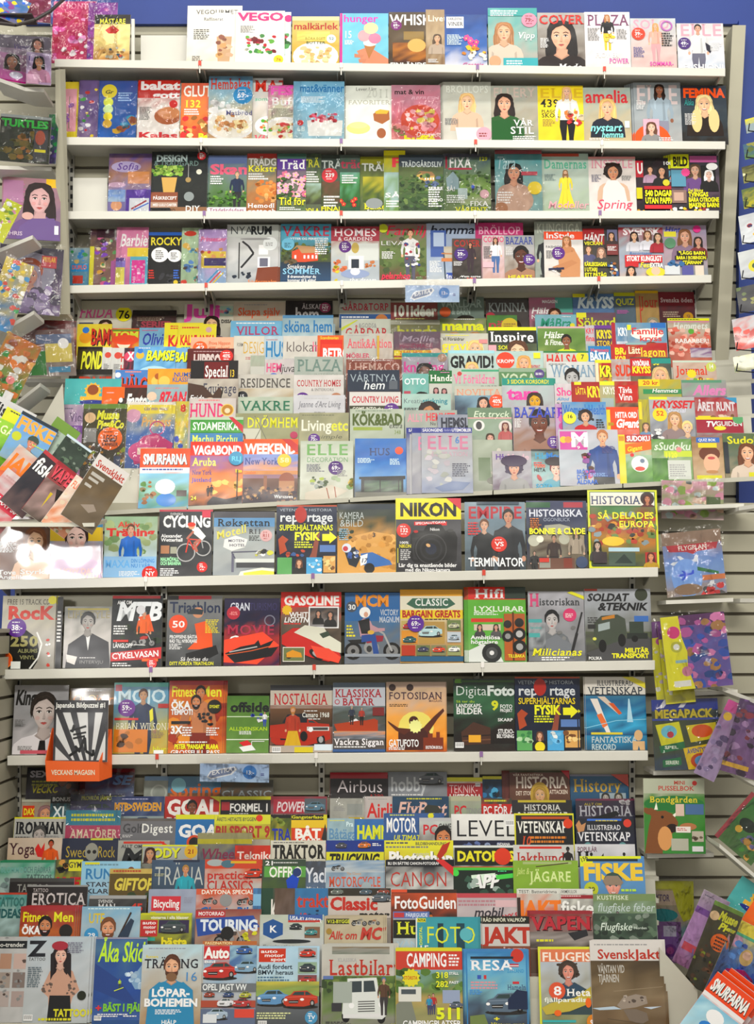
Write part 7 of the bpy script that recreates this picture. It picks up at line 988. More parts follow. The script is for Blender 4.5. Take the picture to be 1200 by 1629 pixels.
# ---------------------------------------------------------------- data: stepped tiers of the lower rack
place_row('l0', '''
40 1221 125|b|2a2a34,3a3440|dark bagged magazine with white SEX lettering|T SEX .06 .06 .34 .1 c8c4cc B;L .1 .22 .7 2 a8a83a .04;T VECKO .1 .3 .5 .12 a8a020 bi;G .5 .2 1 .6 10 .08 8a5a48,a87868,4a3a5a
125 1223 212|b|5a2428,4a4a60|bagged magazine with red top and blue letters|R 0 0 1 .06 8a2028;S .1 .1 1 .6 6a3a38,5a6a90,3a3c4a;T SE .6 .12 .3 .14 7a9ac8 Bi
228 1235 275||8a9088,989c94|pale magazine with grey circle logo|O .5 .3 .28 .06 a8aca4;R 0 0 1 .08 6a88a8
266 1235 350||4a4438,a86a28,3a4048|blue-grey magazine with large orange lowercase masthead|R 0 0 1 .3 48708c;T spring .04 .12 .94 .26 c8641c b;C .2 .16 .14 7ab0c0;F .55 .55 .2 b98 433 444
350 1241 434||5a5c58,7a5a3c,484038|grey classic magazine above brown strip|T CLASSIC .02 .2 .95 .12 98a0a4 s;R 0 .3 1 .36 8a4a2c;R 0 .42 1 .7 6a3c1c;T motor .3 .5 .6 .1 a8aca4 b
525 1229 617||9a242c,2a2428,241c20|black magazine with thin white masthead, red band|R 0 0 1 .1 9a1f2c;R 0 .1 1 1 241e22;T Airbus .12 .13 .78 .2 d4ccd0 n;T A380 .68 .36 .24 .07 c03030 n;E .3 .48 .15 .05 b83058
618 1228 712||7a7e84,8a8e94,787c84|grey hobby magazine with silver car|T hobby .04 .09 .6 .22 b8bcc0 b;car .52 .02 .42 60646a;L .05 .36 .8 1 ddd .03
712 1237 772|c1:4|c8c0b0,981c24|red history of technology magazine with yellow top|R 0 0 1 .07 c8c428;R 0 .1 1 .5 a02028;T TEKNIK- .06 .13 .8 .14 d8b8b8 n;T HISTORIA .06 .29 .9 .14 e4dcd8 b;B .8 .1
769 1235 802||1c3448,2a5a80|dark blue science magazine with bright blue shapes|R 0 0 1 .05 b8b428;G 0 .1 1 .5 10 .22 2a70a0,4aa0c8,1c2a38
800 1226 824||5a2a24,6a3430|brown stack edge with pale letters|T H .5 .12 .4 .16 c8b8a8 b;T D .5 .4 .3 .06 ddd b
812 1226 908||5a342c,6a4a38,684034|brown history magazine, woman in gold headscarf|R 0 0 1 .03 443;T VÅR_FANTASTISKA .06 .05 .5 .035 d0c0b0;T HISTORIA .1 .1 .84 .17 c8bcb0 b;T DET_STORA .1 .32 .3 .06 d8c8b8 b;T ATTACKEN .66 .3 .3 .06 d8c8b8 b;E .5 .38 .16 .22 b8983a;F .5 .38 .26 c8a078 a08030 a8842c;Y a8303a .86,0 1,.14 1,0
909 1232 1002||2c5878,2a5474,244a68|blue history magazine with golden serif masthead|R 0 0 1 .03 778;T History .06 .08 .8 .2 b8983a s;R .5 .3 .95 .5 98a8b0;F .6 .38 .16 b0a8a0 333 444;F .82 .38 .16 b0a8a0 443 555;Y b8483a .7,0 1,.2 1,0
''')
place_row('l1', '''
32 1272 80||989484,a87058|magazine with red-yellow square DAX letters|R .04 .12 .45 .5 c83c1c;T DAX .08 .18 .36 .12 e0d030 B;F .85 .3 .6 c89070 866 c89070;R 0 0 1 .05 aa9
78 1266 112||3a4a50,4a98a8|black topped magazine with XL on blue|R 0 0 1 .14 22262a;T BONUS .08 .03 .9 .07 aaa b;T XL .15 .2 .7 .2 d8e4e4 b;S 0 .4 1 .8 4a98a8,3a7888
110 1264 195|b|2a3048,2c3454|blue-black bagged car magazine with yellow headline|T PROVKÖR_JÄMFÖRELSE .2 .03 .75 .07 b8bc28 b;S 0 .12 1 .7 3a3a60,5a5a80,3a3450;car .1 .16 .8 3a3c6c
175 1267 260||1c2c5c,5a6a88,38444c|navy mountain bike magazine with gold lettering|T MTB>SWEDEN .06 .12 .88 .14 d0982c B;L .2 .04 .5 1 aac;S 0 .36 1 1 98a8a8,4a5050,2a2c30;car .4 .38 .4 3a4a80
261 1267 348||a82c24,a82c24,48603a|red football magazine with large white masthead|T GOAL .04 .07 .92 .26 e0dcd8 B;F .5 .2 .24 7a4a34 1c1412 c8302c S;Y c8c430 .82,0 1,.1 1,0;T ZLATAN .04 .38 .4 .08 ddd b
348 1267 430||b8b82c,484844|yellow topped motor racing magazine with driver|R 0 0 1 .06 c8c82c;R .02 .06 1 1 222428;R .04 .1 .2 .25 a03038;T FORMEL_1 .2 .13 .76 .14 e0e0dc b;F .78 .42 .28 c89878 332 ddd S;L .2 .3 .4 1 ccc
430 1267 520||8a3440,6a6c70,98503c|dark red car magazine with white italic masthead|R .05 .05 .6 .3 a83444;T POWER .1 .1 .5 .17 d8ccd0 bi;R .6 .04 .98 .3 586068;car .62 .1 .34 5a7c90;R 0 .32 1 .4 c8623a;T LITT_ROND_MONSTER .04 .32 .9 .06 e0c8b0 b
525 1270 583|b|a8a8a0,b4b4ac,c8c490|white bagged magazine with small grey photo|R .5 .1 .95 .3 989c98;R .55 .34 1 .5 c8b020;L .1 .15 .35 3 999
580 1267 635||b8b0ac,b8b0b0,c0b8b8|white aviation magazine with large red letters|T Airlines .08 .12 1.3 .24 c82c28 b;L .1 .04 .8 1 999;L .1 .4 .8 2 444
625 1267 715||24445c,2c4a68,384c58|blue aviation magazine, pale red-edged script masthead|L .25 .03 .7 1 c8c42c .03;T FlyPast .08 .1 .86 .22 d8b0a4 bsi;Y 3a3c34 .56,.2 .62,.14 .8,.16 .88,.26 .7,.34 .58,.3;L .1 .36 .5 1 eee
718 1267 770|c1:-3|989c8c,8aa080,787a68|olive computer magazine with red PC letters|T PC .1 .16 .4 .18 c02c34 b;T TIDNING .5 .2 .5 .1 888 b;R 0 0 1 .08 a8a88c;C .8 .38 .12 c8c428
767 1270 820||3a4438,b83028,2a3428|computer magazine with red banner and yellow strip|L .1 .03 .8 1 c8c42c .04;R 0 .1 1 .35 b82820;T PC_FÖR_ALLA .06 .14 1.4 .14 eee b;G 0 .4 1 .6 6 .1 444,c84
816 1273 912||2c2c30,38342c|black magazine with two-line white serif masthead|R .1 0 .9 .04 b8a82c;T HISTORIA .2 .08 .6 .1 c8c8c4 bs;T &_VETENSKAP .08 .21 .84 .12 d8d8d4 bs
918 1271 1010|c1:3|382c3c,343848,1c1c28|dark history magazine, thin pale masthead and cannon|R .0 0 1 .03 6a3048;T ALLT_OM .15 .07 .3 .04 a89838;T HISTORIA .06 .12 .9 .17 a8a8b0 s;Y 14161c .2,.34 .7,.2 .76,.26 .4,.42;G .75 .02 .98 .14 6 .05 a8a4a8
''')
place_row('l2', '''
20 1300 102||c8c428,a8a8a4,a09c98|white bodybuilding magazine with black slab masthead|R 0 0 1 .03 c8c42c;R 0 .03 1 1 a8a8a4;T IRONMAN .04 .1 .92 .2 22242a Bs;F .5 .34 .34 a8a09c 444 988 S;L .6 .34 .3 3 888;L .04 .36 .3 1 555
102 1289 190|b|3a7890,a84060,a03c58|pink and blue bagged magazine, ransom-style masthead|R 0 0 1 .25 3a8098;L .1 .06 .8 2 c8c838 .06;R 0 .25 1 1 b04868;T AMATÖRER .1 .32 .84 .14 d8c8b0 bs
190 1302 278||5a5450,78787a,6a6a6e|grey golf magazine with white and grey masthead|R 0 .05 1 1 6c6c70;T Golf .04 .1 .34 .16 48484c b;T Digest .38 .1 .56 .16 d8d8d4 s;L .04 .3 .2 2 bbb;F .5 .5 .18 a88 333 ccc
278 1296 345||b8b82c,2a68a0,3a6a98|blue football magazine with yellow top strip|R 0 0 1 .08 c4c428;R 0 .08 1 1 2a6aa0;T GOAL .08 .18 1.2 .2 dcdcdc B;C .5 .48 .2 c84a28;C .5 .48 .14 222
340 1296 432||b8b83a,98743a,98b0b0|yellow topped motorsport magazine with red masthead|R 0 0 1 .16 c4c438;T ÅRETS_HETASTE_BYGGEN .04 .05 .7 .06 444 b;C .8 .06 .06 c84028;T BILSPORT_9 .02 .2 .96 .18 a8382c B;S 0 .42 1 .9 a8a898,8a4030,3a5a70
430 1296 470||48582c,a89c28,6a6c50|tractor magazine edge, blue letters on yellow|R 0 0 1 .06 222;G 0 .06 .5 .18 5 .15 7a8a3a;T TRAKTOR .06 .24 1.8 .2 28389c b
463 1296 520||b8b428,b8541c,a83c20|orange boat owner magazine with yellow banner|R 0 0 .9 .09 22201c;T Gangsterfasoner .0 .015 1.1 .05 c8c428 b;R 0 .09 1 .22 d0b028;R 0 .22 1 1 b84c20;R .04 .24 .82 .55 c8401c;T BÅT .1 .24 .7 .15 e8e0d8 B;T ÄGARE .1 .4 .7 .1 e8e0d8 B;Y 333 .85,.4 .95,.15 1,.3 1,.5
520 1302 566||88a0a8,98b0b8,a8a894|pale boat magazine with blue and white masthead|L .1 .03 .8 1 c8c43a;T Båtäga .06 .18 1 .18 6088a8 b;T Pra .7 .06 .25 .08 c8dce0 b;R 0 .4 1 1 8aa8b8
564 1303 612||3868a0,3a70a8,5888b0|blue harbour guide with yellow HAMN letters|T HAMN .08 .12 1.1 .22 c8cc2c B;L .1 .4 .6 1 eee .04;T 7/15 .6 .38 .4 .1 eee b
611 1294 705|c1:3|3a5888,3a5a90,a8a428|blue motorboat magazine with ULTIMATE SPORTS headline|L .1 .02 .6 1 c8cc48;T MOTOR .04 .08 .5 .22 e4e8e8 bn;T BOAT .6 .08 .38 .22 6a88b0 bn;T ULTIMATE .16 .35 .5 .08 c8c838 bi;T SPORTS .04 .45 .6 .14 c8c838 bi;C .8 .04 .05 c8c428
668 1301 722||b0b4b0,787068,403834|computer magazine, person with dark hair, red PC|R 0 0 1 .06 aaa;T PC .1 .12 .46 .16 b82c34 b;T GAMER .6 .1 .5 .1 444 b;F .75 .35 .7 b87850 1c1614 2a2422 S;T UTES: .06 .38 .5 .08 333 b
719 1295 822||d0d0cc,c8c8c4,2a3050|white game magazine with wide black masthead|T LEVEL .06 .1 .95 .26 161a20 n;R 0 .42 1 1 22243c;G .2 .44 .8 .6 16 .05 5a6a9a,3a3c68,8a98b8;T INDIANA .72 .46 .2 .04 ddd b;B .86 .1
820 1294 915||c8c428,222428,584838|black science magazine in yellow frame|R 0 0 1 1 c8c42c;R .02 .03 .98 1 1c1e22;R .12 .05 .92 .09 a84c1c;T VETENSKAP .05 .13 .82 .17 d8d8d0 bs;C .9 .16 .08 c8401c;T 10 .1 .36 .16 .14 c8502c bsi;L .26 .36 .66 2 c87828 .05;S .02 .5 .98 .9 4a4c50,78685c
918 1303 1010|c1:2|20242c,24283c,1c2030|dark blue science magazine with outstretched hand|R .2 0 .8 .03 3a6ac0;T ILLUSTRERAD .2 .1 .58 .08 c8c8cc s;T VETENSKAP .04 .22 .9 .14 d4d4d8 s;L .35 .02 .5 1 c8b838;C .9 .07 .07 c84030;Y b08058 0,.1 .06,.02 .1,.1 .18,.06 .14,.2 .04,.22;C .2 .45 .07 5a8a8c;C .8 .45 .07 5a8a8c
''')
place_row('l3', '''
10 1333 96||b8a898,b8a48c,b09a84|peach yoga magazine with red lotus flower|T Yoga .04 .1 .46 .2 4a2c34 s;T WORLD .38 .28 .16 .03 844;Y c02c28 .5,.2 .56,.1 .62,.2 .68,.08 .68,.26 .78,.22 .7,.36 .56,.34;P .8 .04 .9 a84a2c 321 c8561c a83a1c
97 1334 186|c1:2|2a3044,2c3040,3c3434|dark blue rock magazine with gold skull masthead|R .5 0 .9 .03 b8b83a;T Swed .06 .14 .38 .2 b09838 n;T Rock .64 .14 .3 .2 b09838 n;E .53 .24 .12 .16 8a8a80;C .48 .24 .035 222;C .58 .24 .035 222
186 1337 268||989890,888c8c,3a3c40|white mountain bike magazine with thick black letters|R .1 .02 .9 .06 b83a2c;T ALLT_OM .06 .08 .4 .06 444 b;T MTB .04 .16 1.1 .3 222428 Bi;Y c02a2c .8,0 1,.1 .9,.12
225 1344 313||c8c42c,989c90,8a7a6c|body magazine, woman torso, yellow outlined masthead|R 0 0 1 .03 c8c82c;R 0 .03 1 1 989c98;T BODY .06 .07 .6 .17 c8cc2c Bo;C .88 .13 .12 c8a028;T 21 .88 .09 .12 .08 8a1c1c bc;F .14 .18 .22 b88868 3a2018 4a3a3a;Y b08468 .6,.3 .9,.26 .95,.4 .62,.42;R 0 .36 1 .8 7a7c74
313 1325 400|b|8a8870,4c5474,48486a|dark bagged car magazine with maroon masthead|R 0 0 1 .1 98946c;R 0 .1 1 .18 b8b028;T Wheels .06 .26 .75 .16 882c50 bi;T DE_GENUINA_BRO .1 .48 .8 .06 bbb b
373 1345 432||b83020,b0381c,8a4034|red technology magazine with white Teknik lettering|T Teknikens .06 .12 1.3 .14 e0d0c8 b;T Värld .4 .32 .55 .12 e0d0c8 b;R .2 .32 .38 .42 c8c030
430 1337 518||c0beb0,b8b4a4,a8a494|cream tractor magazine with heavy black masthead|L .05 .03 .7 1 555;T TRAKTOR .04 .09 .92 .22 20201c Bs;T OLDIES .72 .36 .22 .06 433 s;C .55 .4 .06 a83a20;R .46 .36 .56 .42 b8402c
519 1337 611||24387c,c8c42c,a8a830|yellow trucking magazine with black italic masthead|R 0 0 1 .2 243a80;car .16 .04 .2 4a4a58;car .55 .03 .22 c8702c;L .8 .05 .15 2 eee;R 0 .2 1 .5 c8c430;T TRUCKING .04 .24 .86 .2 22241c Bi
612 1337 722||c8c830,b8a038,a85838|yellow topped image editing magazine with cursive masthead|R 0 0 1 .16 ccc834;T BILDBEHANDLING .45 .03 .45 .05 444 b;L .02 .03 .4 1 555 .04;L .02 .1 .8 1 777 .04;T Photoshop .06 .2 .92 .2 e0e0dc Bo;T magasin .4 .2 .24 .06 b8b8b0 i;Y a8341c .76,.26 .84,.08 .96,.02 .9,.2 .8,.34;S 0 .5 1 1 987058,8a5c40
722 1345 818||b8c0b8,22241c,383c2c|computer magazine with yellow masthead on black|R 0 0 1 .04 c8ccc8;R .02 .04 1 .36 20221c;T DATORNS .06 .11 .94 .17 d4cc28 B;R 0 .38 1 .4 c8541c;T MODERN_VIDEOS .06 .42 .88 .06 c8c428 B;C .82 .2 .14 c83c20
818 1344 915||b8b8b4,c0bebc,b8b0ac|white hunting dog magazine with red masthead|R .1 .03 .8 .07 c03028;T Jakthund .06 .14 .78 .18 a82c24 s;P .9 .04 .5 222 222 222 222;L .06 .38 .6 1 999
917 1343 1013||bcbcc0,b0b0b4,98989c|white history magazine with heavy black masthead|T POPULÄR .04 .05 .32 .08 6a4858 b;T Historia .04 .14 .92 .24 1c1c20 Bs
''')
place_row('l4', '''
-3 1369 84|c2:2|489078,a8b8b4,98a8a8|pale tattoo magazine with green slab masthead|R 0 0 1 .04 2c7a58;T BLOMMOR .02 .12 .48 .1 6aa098 bs;T OCH_FJÄDRAR .44 .12 .5 .1 5a7a78 bs;T TATTOOS .5 .26 .46 .08 485c5c bs;G .1 .35 .5 .6 9 .08 788,9aa
86 1368 130|c1:1|3c3c34,a8a830,a84038|magazine with yellow corner and big red letters|G 0 .02 .5 .2 8 .15 222,b84;R .5 0 1 .2 c8c42c;T GYM .5 .04 .48 .1 333 b;T LYFT .05 .32 1.2 .2 b82c34 B
128 1370 222||88b8d0,90b0c4,8a9ca8|pale blue running magazine with woman runner|L .05 .05 .85 1 6a8a9a .04;R .05 .02 .3 .06 c8c42c;T RUNNER .06 .14 .9 .18 3878a8 b;T START .08 .38 .45 .08 3a3c44 b;T KLAR! .1 .5 .4 .08 3a3c44 b;P .84 .12 1.1 c09070 6a3c28 4898b0 333
173 1382 240||b8a058,6a5a28,58503c|brown gift special with yellow italic headline|L .08 .03 .7 1 a84830 .05;R 0 .1 1 1 5c4c24;T GIFTOP .1 .2 .9 .22 c8b84c Bi;G .05 .5 1 .7 10 .1 786838,3a4a2a
240 1368 329||44566c,3c4c5c,38444c|slate blue training magazine with woman in teal top|R .4 0 .9 .04 2a3448;T TRÄNA .06 .12 .9 .32 b0b4b0 n;P .64 .1 1.1 c08864 98743c 2c98a8 444;L .06 .24 .2 2 aa8
325 1367 416||b85c34,b0b0ac,b8acA0|white classic car magazine, red two-line masthead|R 0 0 1 .16 b8442c;E .18 .06 .15 .06 98a0a0;E .4 .08 .12 .07 4a6a78;R .45 .03 .9 .07 c8a028;T practical .04 .2 .76 .14 b03028 b;T CLASSICS .04 .37 .8 .16 b03028 b;car .7 .16 .34 b8381c
484 1370 518||484c54,5a6c84,3c5468|dark blue yacht magazine with white letters|T Yachting .06 .12 2 .24 c8ccd4 bn;T Mistakes .1 .44 .8 .07 ccc b;T Not .1 .54 .5 .07 ccc b
417 1367 486||3c4a40,4c6038,4a6a40|off-road magazine with motocross rider in blue|T 21 .06 .03 .2 .07 eee b;L .25 .05 .7 1 ccc;R .04 .12 1 .3 5a9448;T OFFRO .15 .13 .75 .17 dcdcd4 b;Y 1c48b0 .55,.35 .7,.25 .85,.32 .8,.5 .6,.55;C .8 .22 .1 2a3c6c;C .5 .58 .1 222;C .85 .55 .09 222;L .05 .5 .3 2 cc4
518 1369 611|c1:2|788ca0,a0b0b8,8ca0ac|sky blue motorcycle magazine with red serif masthead|T The_Classic .36 .2 .25 .04 b84 s;T MOTORCYCLE .06 .28 .88 .16 c05840 bs;S 0 0 1 .2 7890a8,a8b0b4;moto .1 .05 .22 333;E .7 .46 .09 .1 98a4a8;L .1 .48 .4 2 667;S 0 .55 1 1 8aa0b0,4a5860
614 1368 722|c1:2|22242c,c8c8c4,b8b8b4|white photographer guide with thin red CANON masthead|R 0 0 1 .11 1c1e24;T BLI_EN_BÄTTRE_CANON-FOTOGRAF .03 .035 .76 .045 d4d4d4 b;T CANON .06 .2 .84 .24 a83830 n;T Kamera .04 .49 .16 .04 444;Y c03030 .74,0 1,.26 1,.12 .86,0
722 1380 824||3c9838,243c2c,38584c|black-green app magazine with white graffiti lettering|R 0 0 1 .05 48b040;R 0 .05 1 1 1c2c24;C .04 .1 .05 48c048;Y c8dcc8 .28,.14 .66,.1 .6,.3 .3,.36;T APP .28 .14 .4 .22 e8f0e8 Boi;G .1 .2 .95 .6 14 .07 385848,68887c,98a8a0;Y 48c04c .66,.14 .98,.1 .98,.18 .68,.22;L .7 .06 .2 1 4c8
818 1369 922||7c9c38,7ca034,789438|lime green hunting magazine with rifle and feathers|R .15 .02 .9 .06 98a870;T Jakt_&_ .06 .12 .2 .1 b8c878 i;T JÄGARE .26 .18 .62 .16 c4d490 bs;W .015 4a3c24 .35,.1 .85,.04;Y 30482c .3,.66 .36,.5 .4,.66;Y 30482c .5,.66 .6,.46 .6,.66;Y 30482c .8,.66 .92,.5 .86,.66
925 1362 1028||5080b0,5a88b0,485848|blue fishing magazine, smiling angler in knitted hat|Y c8d028 0,-.02 .95,-.02 .95,.04 .2,.08 .2,.14 0,.16;R .1 .04 .9 .08 22303c;T 156 .02 .04 .12 .06 333 bi -30;T FISKE .04 .12 .9 .24 d8b838 B;C .16 .5 .11 b0b828;T 30 .16 .47 .1 .06 333 bc;F .5 .46 .34 d09080 987 3a5048 SHC;Y 887868 .34,.38 .4,.3 .58,.3 .66,.4 .62,.44 .38,.44;L .62 .5 .3 1 a8cc48 .05
''')
place_row('l5', '''
12 1397 115||2c2a2c,383438|black magazine with dark lettering behind, wide|R 0 0 1 .06 444;T TATTOO .12 .1 .5 .12 888884 s
-8 1420 40||3c8480,98b0ac,98a8a0|pale tattoo magazine with teal lettering|R .0 0 1 .04 a84030;T TATTOO .02 .1 .9 .16 3c6c68 B;T IDEAS .1 .32 .75 .16 2a5a5c B;S 0 .5 1 1 98b0b0,788c88
40 1408 137||2a2628,2c2424,382420|black tattoo magazine with reddish brunette, white serif|R 0 0 1 .03 888;T TATTOO .1 .06 .25 .06 a8a0a0 s;T EROTICA .08 .14 .88 .2 b8b0b0 s;F .48 .5 .34 b87858 4a2820 2a2020
140 1425 230|c1:1|484848,28282c,3c3c44|black magazine with white letters and red number|R 0 0 1 .06 999;T SVENSK .16 .08 .26 .06 bbb b;T MAN .16 .16 .3 .14 ccc b;T 45 .74 .16 .2 .14 c03c30 B;F .5 .4 .2 a88 444 333
235 1415 315|c1:1|8c94a8,98a0b0,7c8488|lavender blue cycling magazine with red name box|R .06 .12 .68 .38 c03440;T Bicycling .1 .18 .54 .14 e8e0e0 b;L .75 .14 .2 4 889;S 0 .5 1 1 8a98a8,586058;R .04 .4 .16 .46 c8c428
311 1414 410||b85c40,b0b8b8,9ca8a8|white classic motorcycle magazine, blue cursive masthead|R 0 0 1 .1 c0583c;T DAYTONA_SPECIAL .08 .02 .84 .07 e0dcd0 b;moto .1 .12 .24 444;C .48 .2 .1 888;moto .66 .12 .26 444;T Classic_Bike .04 .32 .92 .16 2c68a8 bi
402 1413 420||4878a8,384048|thin blue magazine edge with white stripe|R 0 .1 1 .3 7aa8c8
415 1413 472||3c4c3c,585048,4c4440|brown-green bike magazine with vertical white letters|R 0 0 .35 1 2a4838;T KE .28 .2 .35 .4 dcd8d0 b 0;S .4 0 1 1 58483c,6c5c54,48403c
469 1413 524||386c98,3c74a0,406c90|blue magazine with orange-red lowercase masthead|T traktor .06 .1 1.4 .22 b8402c b;T 10 .12 .42 .24 .1 c04848 b;G .4 .38 .7 .6 6 .07 22344c
522 1413 622||5c5448,a8a098,8c8880|white motoring magazine, red masthead, row of cars|R 0 0 1 .13 38342c;car .04 .01 .2 687068;car .5 .01 .2 4c5c68;car .78 .01 .2 884030;R 0 .13 1 .5 b8b0a8;T Classic .03 .16 .74 .2 b03024 B;car .7 .08 .3 586068;T motor .5 .38 .46 .14 22201c B
623 1415 730||b8502c,3c2c24,a8602c|photo guide magazine with white masthead over brown|R 0 0 1 .06 3c2c24;R 0 0 .24 .05 c85030;T FotoGuiden .04 .12 .94 .2 e4e4e0 b;G .1 .35 .9 .6 20 .07 b86828,583c28,c88a3c,2a2420
728 1421 830||a89ca0,b8b0b0,b4b0b0|white phone magazine with red stripe headlines|R 0 0 1 .08 b04850;L .02 .12 .98 2 a87880 .05;T mobil .26 .25 .44 .16 38343c bi;T GALAXY_S6 .5 .44 .5 .09 b84048 Bi -12;R .6 .12 .98 .24 c8a8ac
824 1414 896|c1:3|b8b8b0,c0582c,a85030|hunting magazine with large orange masthead|R 0 0 1 .08 c4c4bc;T TEST:_Batteridrivna .04 .02 .9 .05 333;T JAKT .06 .2 .96 .26 d87424 Bn;R 0 .14 .08 .6 3c2c28
892 1414 950||b8b8b0,382c2c,4c3c34|fishing magazine with white masthead on black|R 0 0 1 .08 c4c4bc;T VÄRMEKULOR .02 .02 .5 .05 333;R 0 .1 1 .16 8c2830;L .04 .11 .9 1 dbb;T fiske .04 .2 .95 .22 dcdcd8 bn
946 1422 1046||687c58,889c8c,98a8a8|grey-green fly-fishing magazine, white italic masthead|R 0 0 1 .12 708458;T KUSTFISKE .06 .03 .5 .07 c8d0b8 s;T flugfiske_feber .06 .16 .9 .14 b0bcb8 i;P .38 .3 .4 988 444 333 333;Y 586058 .6,.4 .75,.34 .72,.42
''')
place_row('l6', '''
30 1442 118|c3:3|8c2c2c,a85c28,b05020|fitness magazine, smiling tattooed man, yellow masthead|R 0 0 1 .07 983034;T Fitness .04 .1 .46 .16 d4d028 b;T Men .6 .1 .36 .16 d4d028 b;T ÖKA .04 .34 .32 .13 ece8e0 B;F .46 .34 .32 b87c58 1c1410 b87c58 SDH;C .84 .42 .12 22201c
128 1442 223||78a0b8,9cacb4,a87c54|outdoor magazine, man paddling in orange vest|L .1 .03 .8 1 cde;T UTE .12 .12 .26 .16 c8b02c b;F .46 .38 .34 c89070 6c4428 d87020 SDH;W .03 3c2c24 .6,.62 .84,.1;Y 2c3c50 .64,.5 .84,.2 .9,.24 .8,.56;Y c86c1c .3,.6 .6,.58 .64,.8 .3,.8;C .18 .48 .12 3888b8;T 29 .18 .45 .12 .07 eee bc
222 1453 303|c1:1|a8ac30,3c3c38,987c2c|black yellow-edged motor magazine with BÄSTA headline|R 0 0 1 .03 b8b828;T vinnarna_i_alla_klasser .2 .05 .74 .05 d8d8d0 b;R 0 .12 .34 .42 b02c2c;T auto .04 .14 .26 .06 e8d8d8 b;T motor .06 .22 .24 .06 e8d8d8 b;T sport .1 .3 .2 .06 e8d8d8 b;R .36 .12 .96 .36 38304c;car .4 .14 .5 444c50;T bästa .42 .44 .5 .16 d4c828 Bn;R 0 .44 .3 .5 398
310 1447 415|c1:2|884840,9c8878,887868|touring motorcycle magazine with blue banner|R 0 .02 .46 .13 a83038;T MOTORRAD .04 .04 .4 .06 e4d8d4 b;Y 2c4c94 0,.16 .9,.1 1,.3 .04,.46;T TOURING .08 .18 .88 .18 ccd4dc B;moto .3 .3 .5 4c4440;C .5 .4 .1 222;G .75 .35 .95 .55 5 .06 c8c428
413 1455 515||a8b0a0,b4b8b8,a8acac|white magazine with blue hexagon K emblem|Y 28548c .05,.16 .2,.08 .36,.16 .36,.36 .2,.44 .05,.36;T K .2 .2 .1 .12 e0e4e8 bc;R .44 0 .98 .1 3c5c98;T USA-KLASSIKER .46 .02 .5 .07 dce0e8 b 6;R .44 .1 .94 .14 b04038;car .46 .16 .2 303438;R .7 .22 .94 .42 7c5c48;car .7 .26 .2 488;E .5 .48 .3 .03 282c30;T Faszination .05 .54 .5 .06 888 b
516 1457 610|c2:3|a89c84,b0a890,a89048|motorcycle magazine with red italic MC masthead|R .03 .05 .42 .15 3c3c24;T V12-BYGGE .05 .07 .38 .06 c8cc3c b;moto .46 .02 .26 787468;moto .74 .04 .2 986c48;T Allt_om .08 .28 .46 .14 b03c30 bi;T MC .6 .22 .34 .2 b03c30 Bi;L .03 .5 .9 1 c8b42c .06;C .08 .28 .05 987c38
626 1450 684||989c9c,a8b0b0,8ca0a8|home magazine with yellow letters on black|R 0 0 1 .12 586ca0;R .02 .02 .3 .1 b03c40;T PÄRJEGUIDE .34 .03 .6 .06 c8d0e0 b;R 0 .14 1 .45 202420;T Hus .1 .18 .8 .2 ccd034 bs;T VÄNDS .1 .5 .9 .1 9cb4c0 b;T LALDE .1 .62 .8 .12 38444c b
662 1460 762|c2:2|388c98,409098,2c8088|turquoise photo magazine with yellow FOTO masthead|R .02 .01 .16 .08 c8c428;T NYA .03 .02 .12 .05 222 bi;R 0 0 .02 .6 ccc;R .35 .1 .44 1 1c3c48;R .65 .1 .78 1 1c4450;T FOTO .16 .16 .78 .3 c8d030 n;T DIGITAL .1 .44 .28 .05 c8d030 b -90;T 15 .04 .5 .16 .1 e0e4e0 b;C .8 .3 .1 58a4ac
768 1458 846|c1:-3|a8a8a0,984430,6c4834|hunting magazine, large dark red masthead, black strip|R 0 0 1 .13 24241c;T RÅD_INFÖR_VALPKÖP .02 .03 .9 .06 ccccb8 b;R 0 .13 1 .6 b8b4b0;T JAKT .04 .2 .96 .26 a83424 Bn;R 0 .52 1 1 7c4834;T ÅRETS .4 .56 .5 .08 c8a8a0 b
844 1449 945|c1:-3|7c2c2c,80706c,806860,584c44|weapons magazine with red outlined masthead, pistols|R 0 0 1 .05 8c2c34;T VAPEN .04 .1 .92 .2 a82c38 Bso;S 0 .34 1 .6 6c6460,98908c,484038;Y 2c2c30 .6,.36 .9,.3 .92,.4 .7,.48;L .1 .46 .3 1 c8c42c .05;R .16 .62 1 .7 28262c;R 0 .62 .16 1 584438
946 1453 1047||384438,3c4c40,485448|dark green fly-fishing magazine with rocky stream|S 0 0 1 1 384438,485c4c,2c3830,4c584c,303c34 .4;G 0 0 1 .6 30 .07 2c3830,586c58,788478;T Flugfiske .1 .16 .5 .12 c8d4c8 i;T Norden .64 .22 .2 .04 c8d4c8
''')
